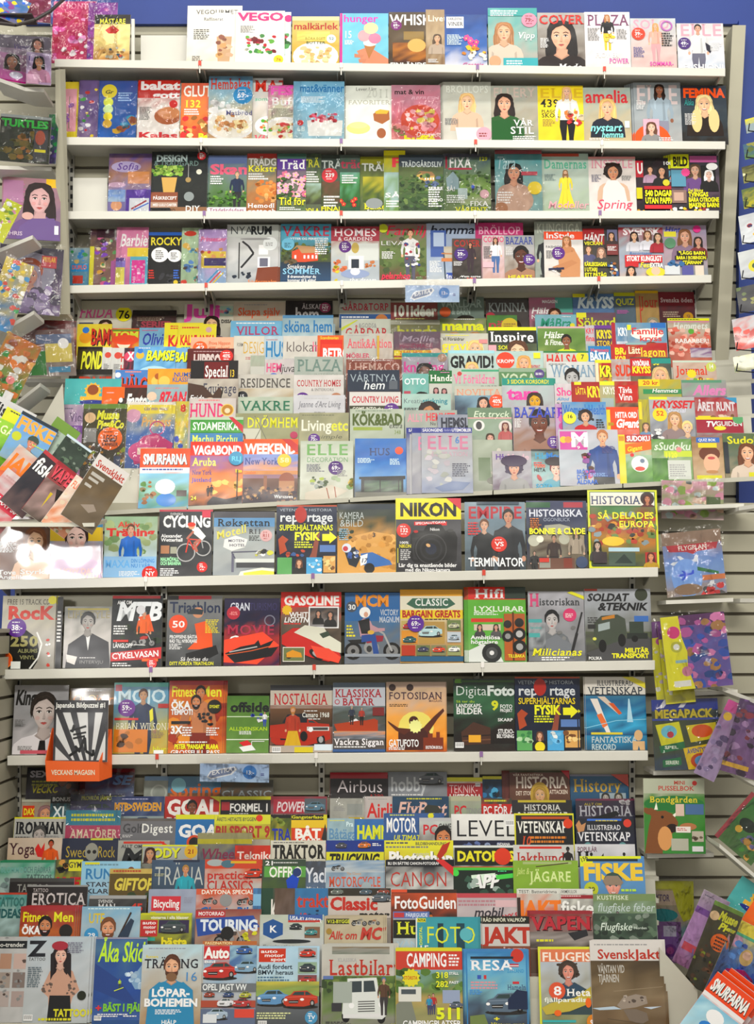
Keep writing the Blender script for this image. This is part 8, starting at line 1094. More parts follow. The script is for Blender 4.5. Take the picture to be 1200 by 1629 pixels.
place_row('l7', '''
-12 1490 40||a8a8a8,b0b0b0,acacac|white tattoo magazine with grid of small photos|R 0 .05 1 .14 282c30;T tattoo-trender -.2 .07 1.1 .05 c8c8c4 b;T * .3 .01 .1 .04 444 b;R .2 .2 .55 .38 a88470;R .62 .2 1 .38 b8a098;R .2 .42 .55 .6 988c84;R .62 .42 1 .6 7c706c;R .2 .64 .55 .82 a89c98;R .62 .64 1 .82 a0908c;G .25 .22 .5 .8 9 .07 5c504c,888;G .7 .22 .95 .8 9 .07 5c504c,888
40 1491 142|c2:4|a8b4bc,b0b4b8,a4aaac|white tattoo magazine, tattooed woman with red hair|T Z .04 .05 .24 .17 20242c Bs;T TATTOO .04 .24 .26 .035 444 s;Y b8907c .38,.4 .5,.34 .62,.34 .74,.4 .86,.62 .76,.7 .7,.9 .4,.9 .38,.7 .26,.62;G .28 .5 .42 .66 10 .03 6c5c54;G .66 .5 .8 .66 10 .03 6c5c54;Y 18181c .4,.68 .72,.68 .76,.98 .38,.98;F .54 .22 .28 d0a898 24181c -;E .52 .1 .13 .07 9c2c3c;Y 241c20 .38,.2 .44,.16 .46,.4 .4,.5;Y 241c20 .64,.16 .7,.2 .72,.48 .64,.4;T TATTOO .48 .84 .5 .08 c8c428 B;L .25 .94 .7 1 c8c428 .05;L .04 .35 .24 11 5a6870;L .64 .06 .3 6 778;C .9 .68 .07 222818;B .02 .9
150 1491 232||3c5888,38548c,28448c,2c5080|blue ski magazine, skier on steep snow slope|R 0 0 1 .02 889;S 0 .03 1 .95 4c7088,2c508c,24488c,3c5c94;Y 7898b8 .7,.5 1,.25 1,.6 .8,.6;G .6 .4 1 .6 12 .06 a0b8cc,8ca8c4,c0d0dc;Y 284480 0,.3 .5,.5 .9,.8 .4,.7 0,.6;T Åka_Skidor .06 .06 1.1 .22 b4d834 bi;P .5 .48 .18 c98 333 a8c834 3c4c30;W .015 c8d838 .4,.62 .58,.58;T BÄST_I_FJÄLLEN .2 .77 1 .08 78b834 B;T + .06 .78 .1 .07 c8303c B;L .1 .88 .6 2 dde;B .04 .9;L .6 .9 .3 1 ddd
225 1503 322|c1:2|a8c0c8,b0b0ac,a89c88,9c7c58|bearded man in blue sweater, white headline LÖPARBOHEMEN|L .1 .04 .8 1 889;T TRÄNING .04 .18 .9 .11 22242c s;T Runners .06 .13 .2 .035 c8b828 b;Y 2c80a8 .14,.56 .34,.48 .66,.48 .86,.56 .9,.98 .1,.98;F .5 .28 .36 d0a080 543424 2c80a8 SDH;E .5 .4 .09 .07 7a5a40;Y 2c80a8 .14,.56 .3,.46 .5,.52 .7,.46 .86,.56 .9,.98 .1,.98;T 16 .7 .34 .22 .11 3c80b8 n;T LÖPAR- .18 .55 .62 .09 ecf0f0 B;T BOHEMEN .06 .67 .88 .09 ecf0f0 B;L .25 .8 .45 3 dde;T HJÄLP .36 .93 .24 .05 dee b
321 1497 410||b06038,88a8c0,a8a8a8,8c8ca8|busy German car magazine with red hatchback|R 0 0 1 .05 a86438;T FASZINATION .04 .01 .5 .03 dc9 b;R 0 .06 .52 .22 b82c30;T Auto .04 .08 .44 .12 e8e0dc B;S .5 .05 1 .3 88a8b8,4c6c98;car .62 .06 .3 385c98;car .02 .26 .62 b0342c;car .6 .24 .44 7898b0;R 0 .5 1 .6 686c70;T OPEL_JAGT_VW .02 .51 .8 .07 d8dcdc b;car .05 .6 .2 98402c;car .4 .6 .2 384c78;car .7 .6 .22 a8a83c;R 0 .7 1 .78 a04c38;car .3 .68 .3 c8c8cc;car .6 .68 .32 a83838;R 0 .8 1 .98 5c6880;car .1 .8 .4 98a8b8;R .62 .8 .98 .9 c84838;R .05 .86 .3 .96 c8ccd0;T Bild .04 .23 .2 .03 ddd b
408 1505 508||98b8cc,a8c0cc,888c58,787c7c|Audi BMW magazine, blue and red cars|R .03 .03 .46 .2 b8381c;T auto .06 .045 .26 .04 e8e0dc b;T motor .12 .095 .3 .04 e8e0dc b;T sport .22 .145 .24 .04 e8e0dc b;T Audi_fordert .02 .23 .54 .055 22303c b;T BMW_heraus .02 .3 .56 .055 22303c b;L .02 .38 .5 3 4c6c84 .035;R .66 .02 .96 .16 98a0a4;car .68 .04 .26 b83828;R .66 .2 .96 .34 88a088;car .68 .22 .26 384048;R .66 .36 .96 .5 78484c;car .68 .38 .26 a83830;S 0 .44 1 .62 b0a848,788848,88a058;R 0 .62 1 1 686c70 484c50;car .02 .55 .5 5c88b0;car .44 .56 .54 b03c24;X .88 .88 .1 488ab0 TV;L .02 .82 .6 3 c8cc98 .03;B .04 .92
512 1502 627|c2:4|b0b0a8,b0aca4,78885c,6c7058|old white lorry and standing man, red serif masthead|S .14 .03 .94 .12 7c6c54,8c8c84,6c7468;T KLASSIKA .22 .17 .26 .04 999 s;T Lastbilar .1 .19 .88 .18 ac3424 s;S .02 .38 1 .95 5c7438,485c34,687c48,7c7c70;G 0 .38 1 .6 40 .07 48602c,788848,38482c;truck .26 .4 .64 c8ccc8;R .16 .45 .42 .7 98a098;R .14 .7 .28 .8 38383c;P .86 .4 .5 c09878 48689c 584030 3c3838;R .02 .38 .16 .42 5c70a0;L .06 .92 .4 2 444;T MINNENAS_ALLÉ .22 .96 .76 .05 c8c428 b
630 1508 736|c1:-2|c8c428,b04430,788868,a09878,888068|camping guide with caravans, 511 CAMPINGPLATSER|R 0 0 1 .04 c4c028;R 0 .04 1 .27 b84030;T CAMPING .16 .07 .6 .16 ece8e0 bn;L .8 .08 .18 4 edd .04;S 0 .27 1 .95 7c9ca8,5c7c44,a88c54,8c8c5c,989068;G 0 .28 1 .55 30 .08 587838,6c8c48,48642c;Y 787c70 0,.7 .2,.55 .34,1 0,1;R .04 .48 .38 .66 c8c8c0;R .08 .51 .3 .57 4c5458;R .7 .52 .96 .68 8c98b0;car .8 .66 .2 586070;N .23 .37 .14 ccc42c;T STÖRSTA .12 .35 .2 .04 b83020 b;P .56 .56 .3 c98 543 a33 446;P .5 .58 .28 c98 543 38a 446;T 318 .6 .3 .18 .07 d4d828 b;T STÄLL .8 .3 .14 .03 eee b;T 282 .6 .41 .18 .07 d4d828 b;T FAST .8 .41 .14 .03 eee b;T 511 .6 .74 .38 .13 d0d828 B;T CAMPINGPLATSER .1 .89 .86 .07 ece8e0 b
739 1510 843|c1:-2|3c74a8,488cb8,68a0b0,486c80,343c48|blue travel magazine with parked dark car|R .03 .03 .97 .97 3878a8;S .05 .05 .95 .95 3c78a8,60a0c0,78a8b0,485c70,3c3c40;C .82 .08 .1 b8382c;R .1 .09 .76 .12 22303c;T RESA .1 .14 .64 .12 dcdce4 bs;R .2 .32 .26 .37 3858a8;R .3 .32 .34 .37 b83838;T ZEELAND .66 .25 .26 .04 3888b8 s;T Hameln .66 .44 .28 .06 3c5878 s;L .1 .4 .5 3 c88890 .035;R .74 .4 .84 .43 b83038;R .7 .18 .84 .22 a83848;R .7 .2 .84 .21 eee;car .32 .55 .62 586878;Y 1c2c48 .66,.62 .8,.5 .96,.52 .96,.74 .66,.74;Y 6c7c48 .08,.82 .3,.8 .38,.98 .08,.98;T Vättern_runt .4 .9 .5 .05 d0c838 s;T + .44 .83 .08 .05 d8d030 B;L .08 .5 .2 3 488ac8
858 1506 952||c8c82c,b0643c,a88c64,8c8c54|angler in fur hat holding golden fish|R 0 0 1 1 c4c838;R .03 .05 1 .98 b8acA0;T FLUGFISKE .06 .08 1.1 .1 d8704c Bn;R .04 .03 1 .18 c87450;T FLUGFISKE .06 .07 1.1 .1 e8d4c8 bn;S .03 .18 1 .98 a8b0b8,9c9c94,8c9070,787850;Y 38484c .28,.5 .6,.42 .84,.52 .9,.8 .2,.8;F .5 .3 .3 c88878 443830 30485c HA;Y b0a040 .03,.72 .2,.66 .6,.6 .9,.46 .96,.5 .8,.68 .5,.76 .1,.8;Y a89848 .85,.5 1,.42 1,.6 .9,.58;C .3 .52 .14 c85434;T 8 .24 .47 .12 .1 eee b;T Heta .46 .5 .4 .08 e8e4dc bs;T fjällparadis .08 .6 .7 .05 d8dcd0 b;E .82 .66 .05 .08 d8641c;E .3 .78 .06 .05 d8641c;R .04 .86 .6 .89 3ca0a0;R .04 .9 .5 .93 3ca0a0;C .9 .88 .12 c87c1c;T 9/8 .84 .86 .12 .06 eee b
941 1496 1057|c2:3|c0bcb8,6c5c48,7c6850,6c5c48,5c4c38|brown hunting magazine, swimming animal with reflection|R 0 0 1 .22 c4c0bc;T Svensk .1 .1 .5 .1 a83424 b;T Jakt .62 .1 .34 .1 a83424 b;L .06 .04 .8 1 888;S 0 .22 1 1 483c2c,64543c,7c6c54,6c5840,584830;T VÄNTAN_VID .1 .27 .36 .08 b0aca4 bn;T TJÄRNEN .1 .37 .28 .08 b0aca4 bn;Y 8c8074 .34,.7 .42,.62 .6,.58 .74,.6 .76,.68 .6,.72 .4,.74;G .44 .6 .7 .68 8 .03 5c5048,a89c90;Y 706458 .42,.74 .6,.74 .74,.78 .76,.86 .66,.9 .5,.86;Y a8b8c4 0,.73 .3,.71 .4,.74 .1,.75;Y b0bcc8 .7,.72 .95,.71 .8,.74;W .008 8c7c64 .3,.55 .98,.5;W .008 584c38 .2,.84 .9,.92
''')
# ---------------------------------------------------------------- side displays
def ledge(p0, p1, Y0, Y1, back, label, th=.014):
    """shelf seen at an angle: front edge from p0 (at depth Y0) to p1 (at Y1), going back by `back`"""
    a, b_ = PT(*p0, Y0), PT(*p1, Y1); n = Vector((0, back, 0))
    o = mesh('angled_shelf', [a-Vector((0, 0, th)), b_-Vector((0, 0, th)), b_+n-Vector((0, 0, th)), a+n-Vector((0, 0, th)), a, b_, b_+n, a+n], BOXF, M_shelf)
    tag(o, label, 'shelf', 'shelves of the side displays'); return o
SL = 'side display at the upper left'
ledge((-12, 120), (40, 139), -.42, -.3, .14, 'beige side shelf under the girl-face magazines, upper left edge')
ledge((40, 139), (70, 141), -.3, -.26, .14, 'short beige shelf end beside the top shelf, upper left')
ledge((-12, 263), (82, 266), -.36, -.22, .12, 'beige side shelf under the dark bag with green lettering, upper left')
ledge((30, 384), (97, 386), -.3, -.2, .1, 'beige side shelf under the doll-face magazine, left edge')
ledge((-12, 400), (52, 374), -.52, -.42, .12, 'sloping beige side shelf under the yellow bag, left edge')
ledge((48, 492), (106, 494), -.3, -.2, .1, 'beige side shelf under the large purple bag, left edge')
ledge((-12, 532), (54, 494), -.6, -.45, .14, 'sloping beige side shelf, lower of two at the left edge')
ledge((34, 602), (110, 603), -.3, -.2, .1, 'beige side shelf under the green toy bag, left side')
ledge((-12, 668), (64, 609), -.62, -.45, .14, 'steeply sloping beige side shelf above the tilted fishing magazines')
struct(slab('trim_4', [PT(95, 110, -.24), PT(104, 110, -.2), PT(112, 500, -.2), PT(97, 500, -.24)], M_slat, th=.02))
g = 'bagged children items on the left side display'
SR = 'side display at the lower right'
def Lz(px, py, Y, w_, h, *a, **k): return loose(px, py, Y, w_*kk(Y), h*kk(Y), *a, **k)
Lz(50, 15, -.5, 60, 44, 12, 0, 10, '8a3a58,7a3a50', 'dark pink bagged magazine in the top left tray', 'G 0 0 1 1 22 .1 a86080,5a2a40,c890a8', 'b', '', group=g)
Lz(12, 12, -.55, 62, 44, 10, 20, 10, '3a6a9a,7a7aa0', 'blue and yellow magazine tilted in the top left tray', 'G 0 0 1 1 30 .1 3a6ac8,d8c030,8a4a8a,ccd', '', '', group=g)
mb = MB(); pts = [PT(-10, 36, -.62), PT(25, 40, -.62), PT(55, 32, -.6), PT(80, 18, -.56), PT(100, 0, -.5), PT(112, -14, -.45)]
for a_, b_ in zip(pts, pts[1:]): mb.tube(a_, b_, .006)
o = mb.build('round_tray', M_dark); MB().box(XP(-10, -.5), XP(60, -.5), -.58, -.5, ZP(40, -.5), ZP(38, -.5)).build('tray_floor', M_dark, o); tag(o, 'dark curved tray rim at the very top left', 'tray')
Lz(38, 92, -.22, 84, 74, 8, 0, 8, '7a6a78,8a7a90', 'bagged teen magazine with dim lilac cover, rearmost by the top left shelf', 'R 0 0 1 .3 5a5460;T Violetta .3 .2 .4 .12 4a3a68 i;F .75 .2 .24 a87868 322 877', 'b', '', group=g)
Lz(16, 108, -.27, 52, 48, 14, 4, 8, '9a7090,8a5a80', 'bagged magazine, child face, pink bag below, by the top left shelf', 'F .55 .3 .5 a07058 2a1c18 a07;R 0 .6 1 .95 b05a98;E .7 .76 .2 .12 c8c8d8', 'b', '', group=g)
Lz(62, 110, -.3, 38, 54, 10, 0, 8, 'b0a0c0,a890b0', 'bagged magazine with smiling dark-haired girl, right on top left shelf', 'T la .06 .12 .3 .15 5a4a8a;F .5 .3 .5 b88868 1c1618 b0809a LH;R 0 .7 .5 1 c8a0b8', 'b', '', group=g)
Lz(40, 222, -.3, 78, 80, 8, 2, 8, '22301c,24281c,2a3020', 'dark bagged magazine with green block lettering, second left shelf', 'R 0 0 1 .06 8a9090;T TURTLES .03 .1 .9 .15 2aa03a B;G .05 .35 .7 .95 34 .1 4a4a18,6a5a1c,28301c,8a5a20;R .68 .28 .95 .95 3a3c40;E .8 .45 .1 .16 984a34;R .7 .7 .92 .76 c8c020', 'b', '', group=g)
Lz(84, 222, -.24, 16, 84, 0, 2, 8, '22703a,4a3a68', 'narrow green and purple bagged magazine beside the dark bag, left', 'G 0 .1 1 .9 12 .3 2a8a4a,5a4a90,ccc', 'b', '', group=g)
Lz(50, 333, -.26, 90, 104, 10, 0, 8, 'a07880,8a7080,6a5070', 'magazine with drawn doll face with long brown hair', 'R .75 .0 1 .14 d8b020;L .08 .1 .4 10 b86a98 .04;R .02 .05 .36 .4 a8789a;F .64 .34 .56 c8a0a0 2a1a1c 6a5080;Y 6a5488 .3,.8 .5,.66 .9,.64 1,1 .25,1;E .44 .62 .1 .07 c8a098;R .9 .76 .97 .9 ddd;T CHRIS .05 .88 .3 .06 b8a8b8 b', '', 'left side display', group=g)
Lz(8, 352, -.55, 26, 72, 12, 24, 8, 'b8c020,c8cc2a', 'yellow bagged toy magazine leaning at the left edge', 'G .1 .1 .9 .9 16 .2 8a9a28,eee,6a9a38,c8a', 'b', '', group=g)
Lz(48, 446, -.3, 98, 112, 10, 3, 8, '2a2438,4a3a58,5a4468', 'large purple bag with pale-haired doll face', 'E .55 .38 .34 .34 8a8898;E .48 .34 .22 .2 9a4a28;F .5 .44 .36 b88878 8a8090 6a5880;R .66 .12 .9 .3 b02a38;T PRYLAR .68 .14 .2 .07 d8b028 b;G .1 .6 1 1 26 .1 6a5480,8a78a0,3a2c4c,c8c0d0', 'b', 'left side display', group=g)
Lz(14, 470, -.6, 44, 116, 14, 18, 0, 'c8b028,3a78a8', 'yellow, red and blue bagged magazine at the left edge', 'G 0 0 1 1 44 .14 d8c02a,3a8ac0,c84a3a,3a9a5a,e0dcd0', 'b', 'above a sloping shelf', group=g)
Lz(88, 548, -.2, 66, 76, 8, 0, 0, '6a1c18,7a2420', 'dark red bagged magazine behind the green toy bag, left side', 'G 0 0 1 1 20 .12 8a2a20,a83a20,4a1410,a8603a', 'b', '', group=g)
Lz(76, 562, -.3, 84, 74, 10, -4, 0, '6a4a48,8a8078', 'clear bag with green toy and yellow box, left side', 'R .04 .45 .46 .97 2a7a2c;R .46 .3 .95 .7 c8b85a;C .2 .7 .07 c8a030;C .22 .58 .05 eee;R .3 .1 .95 .3 5a6a8a;C .8 .3 .1 ddd;R .5 .8 .9 .92 48a', 'b', '', group=g)
Lz(16, 592, -.62, 56, 116, 16, 24, 0, 'b0641c,4a8a3a', 'orange and green bagged toy magazine at the left edge', 'G 0 0 1 1 44 .14 c8742a,3a8a3c,8a4a20,c8c8c0,d8a050;C .6 .6 .12 d88;R .6 .75 .85 .9 eee', 'b', 'above the fishing magazines', group=g)
# tilted pile at the left, above the lower rack
gp = 'tilted magazines in the bin at the left'
Lz(4, 682, -.74, 74, 90, 18, 26, 3, 'b8b8b8,c8c8c4', 'white magazine with bold black masthead, tilted', 'T Historia .06 .1 .9 .2 1c1c20 Bs;L .1 .4 .7 4 777', '', 'top left of the tilted pile', group=gp)
Lz(24, 706, -.77, 72, 96, 18, 26, 3, 'c8cc28,c0c428', 'yellow-green magazine sheet tilted behind the blue fishing magazine', 'L .1 .03 .8 1 333 .04', '', '', group=gp)
Lz(-2, 716, -.8, 66, 96, 18, 24, 3, '8ab838,6a9a2a', 'lime green magazine tilted at the left edge', 'S 0 .3 1 1 7ab030,3a5a20;T JÄGARE .1 .08 .8 .14 d8e8b0 bs', '', 'of the pile', group=gp)
Lz(46, 704, -.82, 62, 82, 18, 27, 3, '5a90c8,6a98c0,7a9098', 'blue fishing magazine with orange FISKE masthead, tilted', 'R 0 0 1 .07 22303c;T FISKE .04 .1 .92 .24 d89a3c B;C .16 .5 .12 b0b828;F .58 .5 .34 c08068 765 3a4a40 SHC;L .6 .5 .36 1 a8c848 .04', '', 'in the left pile', group=gp)
Lz(84, 712, -.78, 44, 92, 24, 34, 3, '98a898,889890', 'pale grey-green fishing magazine, tilted, behind the red one', 'R 0 0 1 .2 6a8a3a;G 0 .2 1 1 18 .1 a8b0a8,7a8a80', '', '', group=gp)
Lz(100, 742, -.84, 46, 96, 24, 34, 3, '303c34,3c4c40', 'dark green stream magazine, tilted in the left pile', 'G 0 0 1 1 40 .1 2c3830,586c58,788478;R 0 0 1 .04 b8c8d0', '', '', group=gp)
Lz(22, 768, -.86, 62, 110, 24, 38, 3, 'b8b8b0,c0582c,a85030', 'hunting magazine with orange masthead tilted at far left', 'T JAKT .06 .14 .9 .24 d87424 Bn;R .5 .4 1 .5 333', '', 'in the pile', group=gp)
Lz(54, 770, -.9, 44, 110, 24, 40, 3, '3a3034,2c2c34,584848', 'dark magazine with white fiske masthead, tilted', 'R 0 0 1 .06 a83a40;T fiske .06 .12 .88 .22 dcdcd8 bn', '', 'in the left pile', group=gp)
Lz(4, 800, -.92, 56, 100, 24, 38, 3, 'b8b0b0,b04850', 'white and red phone magazine tilted at the lower left', 'L .1 .1 .8 2 a88 .05;R .0 .4 1 .6 b8384a;T GALAXY_S6 .05 .44 .9 .1 eee bi', '', '', group=gp)
Lz(84, 786, -.95, 48, 100, 26, 36, 3, '9a2430,6a5450,484038', 'red weapons magazine tilted in the left pile', 'R 0 0 1 .04 8c2c34;T VAPEN .06 .08 .88 .2 c84a58 Bso;S 0 .34 1 1 6c5450,98807c,484038;Y b8a028 .4,.5 .5,.5 .45,.8;Y 2c2420 .5,.4 .8,.36 .7,.6', '', '', group=gp)
Lz(112, 806, -.98, 44, 96, 26, 36, 3, 'd0cCc0,c08060', 'cream and orange fishing magazine tilted low in pile', 'T FLUGFISKE .06 .1 .9 .12 d8704c bn;G 0 .3 1 1 14 .1 c8b8a0,8a8a68', '', '', group=gp)
o = Lz(152, 786, -1.02, 58, 118, 28, 32, 3, 'c0bcb8,6c5c48,6c5c48,5c4c38', 'brown hunting magazine with red masthead tilted, front of the left pile', 'R 0 0 1 .2 c4c0bc;T SvenskJakt .08 .07 .86 .1 a83424 b;S 0 .2 1 1 5c5040,64543c,6c6050,5c5040;R .1 .26 .5 .31 a8a49c;R .1 .34 .4 .38 a8a49c;R .1 .44 .3 .48 a8a49c;Y 8c8074 .3,.74 .6,.64 .76,.7 .6,.78', '', '', group=gp)
slab('bin_floor', [PT(-15, 826, -.75), PT(170, 826, -.75), PT(150, 832, -1.05), PT(-15, 832, -1.05)], M_rack, 'beige floor of the bin under the tilted magazines at left', 'bin')
slab('bin_side', [PT(60, 680, -.5), PT(100, 610, -.4), PT(110, 800, -.45), PT(75, 800, -.55)], M_rack, 'beige sloping side panel behind the tilted pile at left', 'panel')
# lower right side display
for (a_, b_, c_, lab) in [((1050, 805), (1184, 801), -.62, 'beige side shelf just right of the yellow-bordered history magazine'), ((1060, 955), (1167, 951), -.64, 'beige side shelf under the FLYGPLAN bag'), ((1082, 1102), (1174, 1097), -.66, 'beige side shelf under the yellow pony bags'),
        ((1040, 1227), (1143, 1225), -.66, 'beige side shelf under the MEGAPACK bag'), ((1030, 1359), (1136, 1357), -.68, 'beige side shelf under the farm puzzle book')]:
    ledge(a_, b_, c_, c_, .16, lab)
for (a_, b_, c_, lab) in [((1176, 806), (1215, 800), -.66, 'short side shelf stub at right edge, level with puzzle magazines'), ((1178, 952), (1215, 952), -.66, 'short side shelf stub at the right edge beside the FLYGPLAN shelf'), ((1150, 1093), (1215, 1118), -.72, 'sloping side shelf at right edge above the purple doll bags'),
        ((1166, 1224), (1215, 1252), -.76, 'sloping side shelf at right edge under the purple doll bags'), ((1145, 1342), (1215, 1402), -.86, 'sloping side shelf at right edge under the green toy bag')]:
    ledge(a_, b_, c_, c_-.1, .2, lab)
gr = 'bagged children items on the right side display'
Lz(1102, 796, -.55, 98, 62, 0, 2, 8, 'c89aa8,8a9a68,b8a0a0', 'pink and green bagged magazine with floral dress, right display', 'G 0 0 1 1 40 .09 c88aa0,8aa848,b8c8c8,c8a890;R .72 .4 .95 .65 5a6a48', 'b', '', group=gr)
Lz(1104, 896, -.62, 92, 104, -8, -5, 8, '98806c,6a88c0,7898c8,98887c', 'bagged magazine with FLYGPLAN banner and toy plane', 'R 0 0 1 .2 8a7260;Y b0303c .06,.2 .94,.2 .9,.3 .58,.32 .5,.36 .4,.32 .1,.3;T FLYGPLAN .26 .22 .48 .07 d8d0c8 b;plane .1 .4 .5 d8dce8;E .36 .72 .26 .34 7aa0d8;E .36 .9 .24 .1 8a7058;plane .2 .62 .3 3a58c8;R .62 .7 1 .78 c87848;Y 3a7a4a .55,.56 .9,.66 .9,.7 .55,.62;G .6 .8 1 1 12 .07 c83a3a,d8dce0,555', 'b', '', group=gr)
for j, (dx, wv) in enumerate(((0, 'rearmost'), (14, 'middle'))):
    Lz(1062+dx, 1052+2*j, -.62-.03*j, 46, 130, -10, -6, 8, '8a7a28,c8c424', '%s of the yellow-striped pink bagged magazines, right display' % wv, 'R 0 0 .5 1 ccc828;C .3 .25 .12 b04a8a;G 0 .3 .5 .9 10 .1 b8a8b0,d8d8d0;R 0 0 1 .2 6a3a78', 'b', '', group=gr)
Lz(1108, 1036, -.72, 100, 118, -8, -6, 8, '6a4080,5a5a98,6a5090', 'front pink and yellow bagged magazine with mermaid-like figure, right display', 'R 0 0 1 .14 5a3060;G .3 .05 1 1 50 .1 b05a98,3a5ab0,c87aa8,a0784a,2a4a8a;Y ccc828 0,0 .28,0 .3,.3 .36,.5 .34,.7 .42,1 0,1;C .18 .22 .1 c03a78;C .2 .42 .09 a8a83a;C .2 .42 .05 ccc;C .32 .76 .08 b87890;R .1 .88 .36 .96 ccc;R .16 .6 .34 .64 8ab', 'b', '', group=gr)
Lz(1092, 1168, -.68, 104, 112, -4, -2, 8, '28344c,48502c,38485c', 'MEGAPACK comic bag with small comics', 'R 0 0 1 .16 2c3c88;Y c8c8d0 .1,.12 .2,.0 .28,.0 .18,.12;Y c8c8d0 .4,.12 .5,.0 .58,.0 .48,.12;T MEGAPACK .04 .15 .86 .12 b8a828 B;R 0 .27 1 .3 3a4a98;Y c8c428 .04,.36 .4,.32 .46,.62 .12,.68;E .24 .46 .12 .1 6ab0c8;C .26 .5 .05 b83a4a;Y c8b828 .5,.38 .95,.34 .98,.56 .56,.62;E .74 .46 .16 .1 c8581c;Y 2a7048 .08,.66 .46,.6 .47,.7 .1,.76;T SPEL .16 .66 .2 .04 d8e0d0 b;Y d8b828 .44,.7 .84,.64 .92,.98 .5,1;T ÄVENTYR .5 .72 .3 .06 2a4a98 b -8;E .7 .88 .16 .12 b8502c;E .7 .88 .1 .08 5a98c8;Y 2a7048 .12,.86 .4,.82 .4,.93 .12,.96;T SERIER! .16 .87 .2 .05 d8e0d0 b;Y 2a7048 .82,.58 1,.56 1,.7 .84,.7', 'b', '', group=gr)
Lz(1148, 1178, -.76, 34, 130, -20, 24, 8, '8a6a90,9a88a8', 'narrow purple bag leaning diagonally over the right shelf', 'R 0 0 1 .14 b84a8a;C .3 .2 .2 c8a838;G 0 .2 1 1 20 .2 8a7aa0,a090b0,5a4870', 'b', '', group=gr)
Lz(1192, 1176, -.8, 60, 120, -26, 14, 8, '4a3458,7a5a88,6a4a70', 'large purple bag at the right edge beside the diagonal bag', 'G 0 0 1 1 36 .13 6a4880,a080a8,3a2440,8a3a48;R 0 .86 .7 .92 c8a038', 'b', '', group=gr)
Lz(1073, 1298, -.69, 96, 118, -3, 0, 6, 'b0b09c,487c38,3c7c34,388038', 'farm puzzle book with brown cow head on green', 'R 0 0 1 .2 a8ac98;T MINI .5 .03 .18 .05 a84438 b;T PUSSELBOK .24 .1 .58 .06 b04840 b;C .84 .06 .04 b83028;E .5 .34 .5 .14 2a7038;T Bondgården .1 .24 .78 .08 c8b838 bs;beast .05 .34 .6 7a4c28 28180f;E .34 .8 .12 .2 c89058;R .52 .34 .66 .5 c8b0a0;R .68 .34 .98 .48 486890;E .72 .64 .14 .06 a87048;R .52 .64 .76 .72 d8d0c8;L .54 .66 .18 2 b66;R .44 .8 .72 .96 a8a898;R .78 .7 .97 .84 b0a898;G .8 .72 .95 .82 6 .04 6c6050;R .78 .9 .96 .97 ccc', '', 'right side display', name='puzzle_book', cat='book', group=gr)
Lz(1062, 1466, -.56, 84, 128, -3, 0, 6, '8a8a28,88786c,4a7a80,785a80', 'purple and yellow bagged doctor playset magazine', 'R 0 0 1 .1 98982c;R .05 .12 .7 .3 988878;T DOKTOR .14 .17 .4 .08 483c58 b;Y 98982c .6,.1 1,.1 1,.45 .8,.5 .7,.36;E .4 .42 .3 .12 2c6c70;R .05 .5 .75 1 6c5078;E .55 .76 .18 .3 6c4c84;R .42 .55 .66 .68 9c98a8;C .54 .85 .12 5c2c70;C .54 .85 .07 883c78;E .2 .66 .12 .2 9c88a4', 'b', 'right side display', group=gr)
Lz(1196, 1318, -.86, 72, 92, -22, 38, 8, '3c7c3c,4c6c3c', 'green bagged tractor toy magazine tilted at the right edge', 'E .4 .5 .2 .14 1c3020;C .3 .64 .08 c8a038;G .5 .5 1 1 14 .12 c89848,6c6c98,4c8c3c;R 0 0 .1 1 984048;T LÅNG .3 .1 .5 .1 c8c8c0 b', 'b', '', group=gr)
Lz(1190, 1470, -.88, 92, 120, -22, 31, 10, '48a0a0,58a8a4', 'teal book with gold star tilted at the right edge', 'N .45 .16 .16 d8a838;C .45 .15 .1 8a4a28;R .24 .24 .7 .3 d8a83a;E .45 .33 .24 .05 2a3a88;T Riddarskolan .2 .42 .66 .1 b0e0e0 bs;G 0 .05 1 .6 20 .012 c8e4e0', '', '', name='comic_book', cat='comic book', group=gr, t=.01)
Lz(1206, 1478, -.96, 56, 100, -22, 31, 10, 'd8601c,d86a20', 'orange comic with black and white corner shape, tilted right edge', 'L .2 .05 .4 1 eaa;E .8 .3 .3 .26 1c1a1a;E .6 .26 .12 .14 e8e0dc', '', '', name='comic_book', cat='comic book', group=gr)
Lz(1116, 1482, -.9, 44, 126, -28, 22, 8, 'b0a0b0,9a78a8,a878a0', 'lilac bagged teen magazine tilted left of orange-stickered comic', 'L .1 .05 .5 1 667;R 0 .22 1 .3 7a4a98;R 0 .3 1 .8 b088b8;R .1 .7 .9 .8 c84a5a;T Vi .4 .74 .4 .1 7a68a8 i', 'b', '', group=gr)
Lz(1136, 1508, -.98, 48, 142, -28, 19, 8, '4a4a30,48402c,30301c', 'dark bagged comic with tall orange oval sticker, tilted', 'R 0 0 1 .05 6a8a3a;T Musse .3 .08 .6 .1 d8d830 Bi;T Pigg .4 .2 .5 .08 d8d830 Bi;C .16 .16 .16 d8b890;G 0 .5 1 1 30 .09 8a9a20,5a3a1c,28281c,784c28;@ C .62 .42 .3 e06a14;@ L .45 .36 .4 4 222 .04', 'b', 'right side display', group=gr)
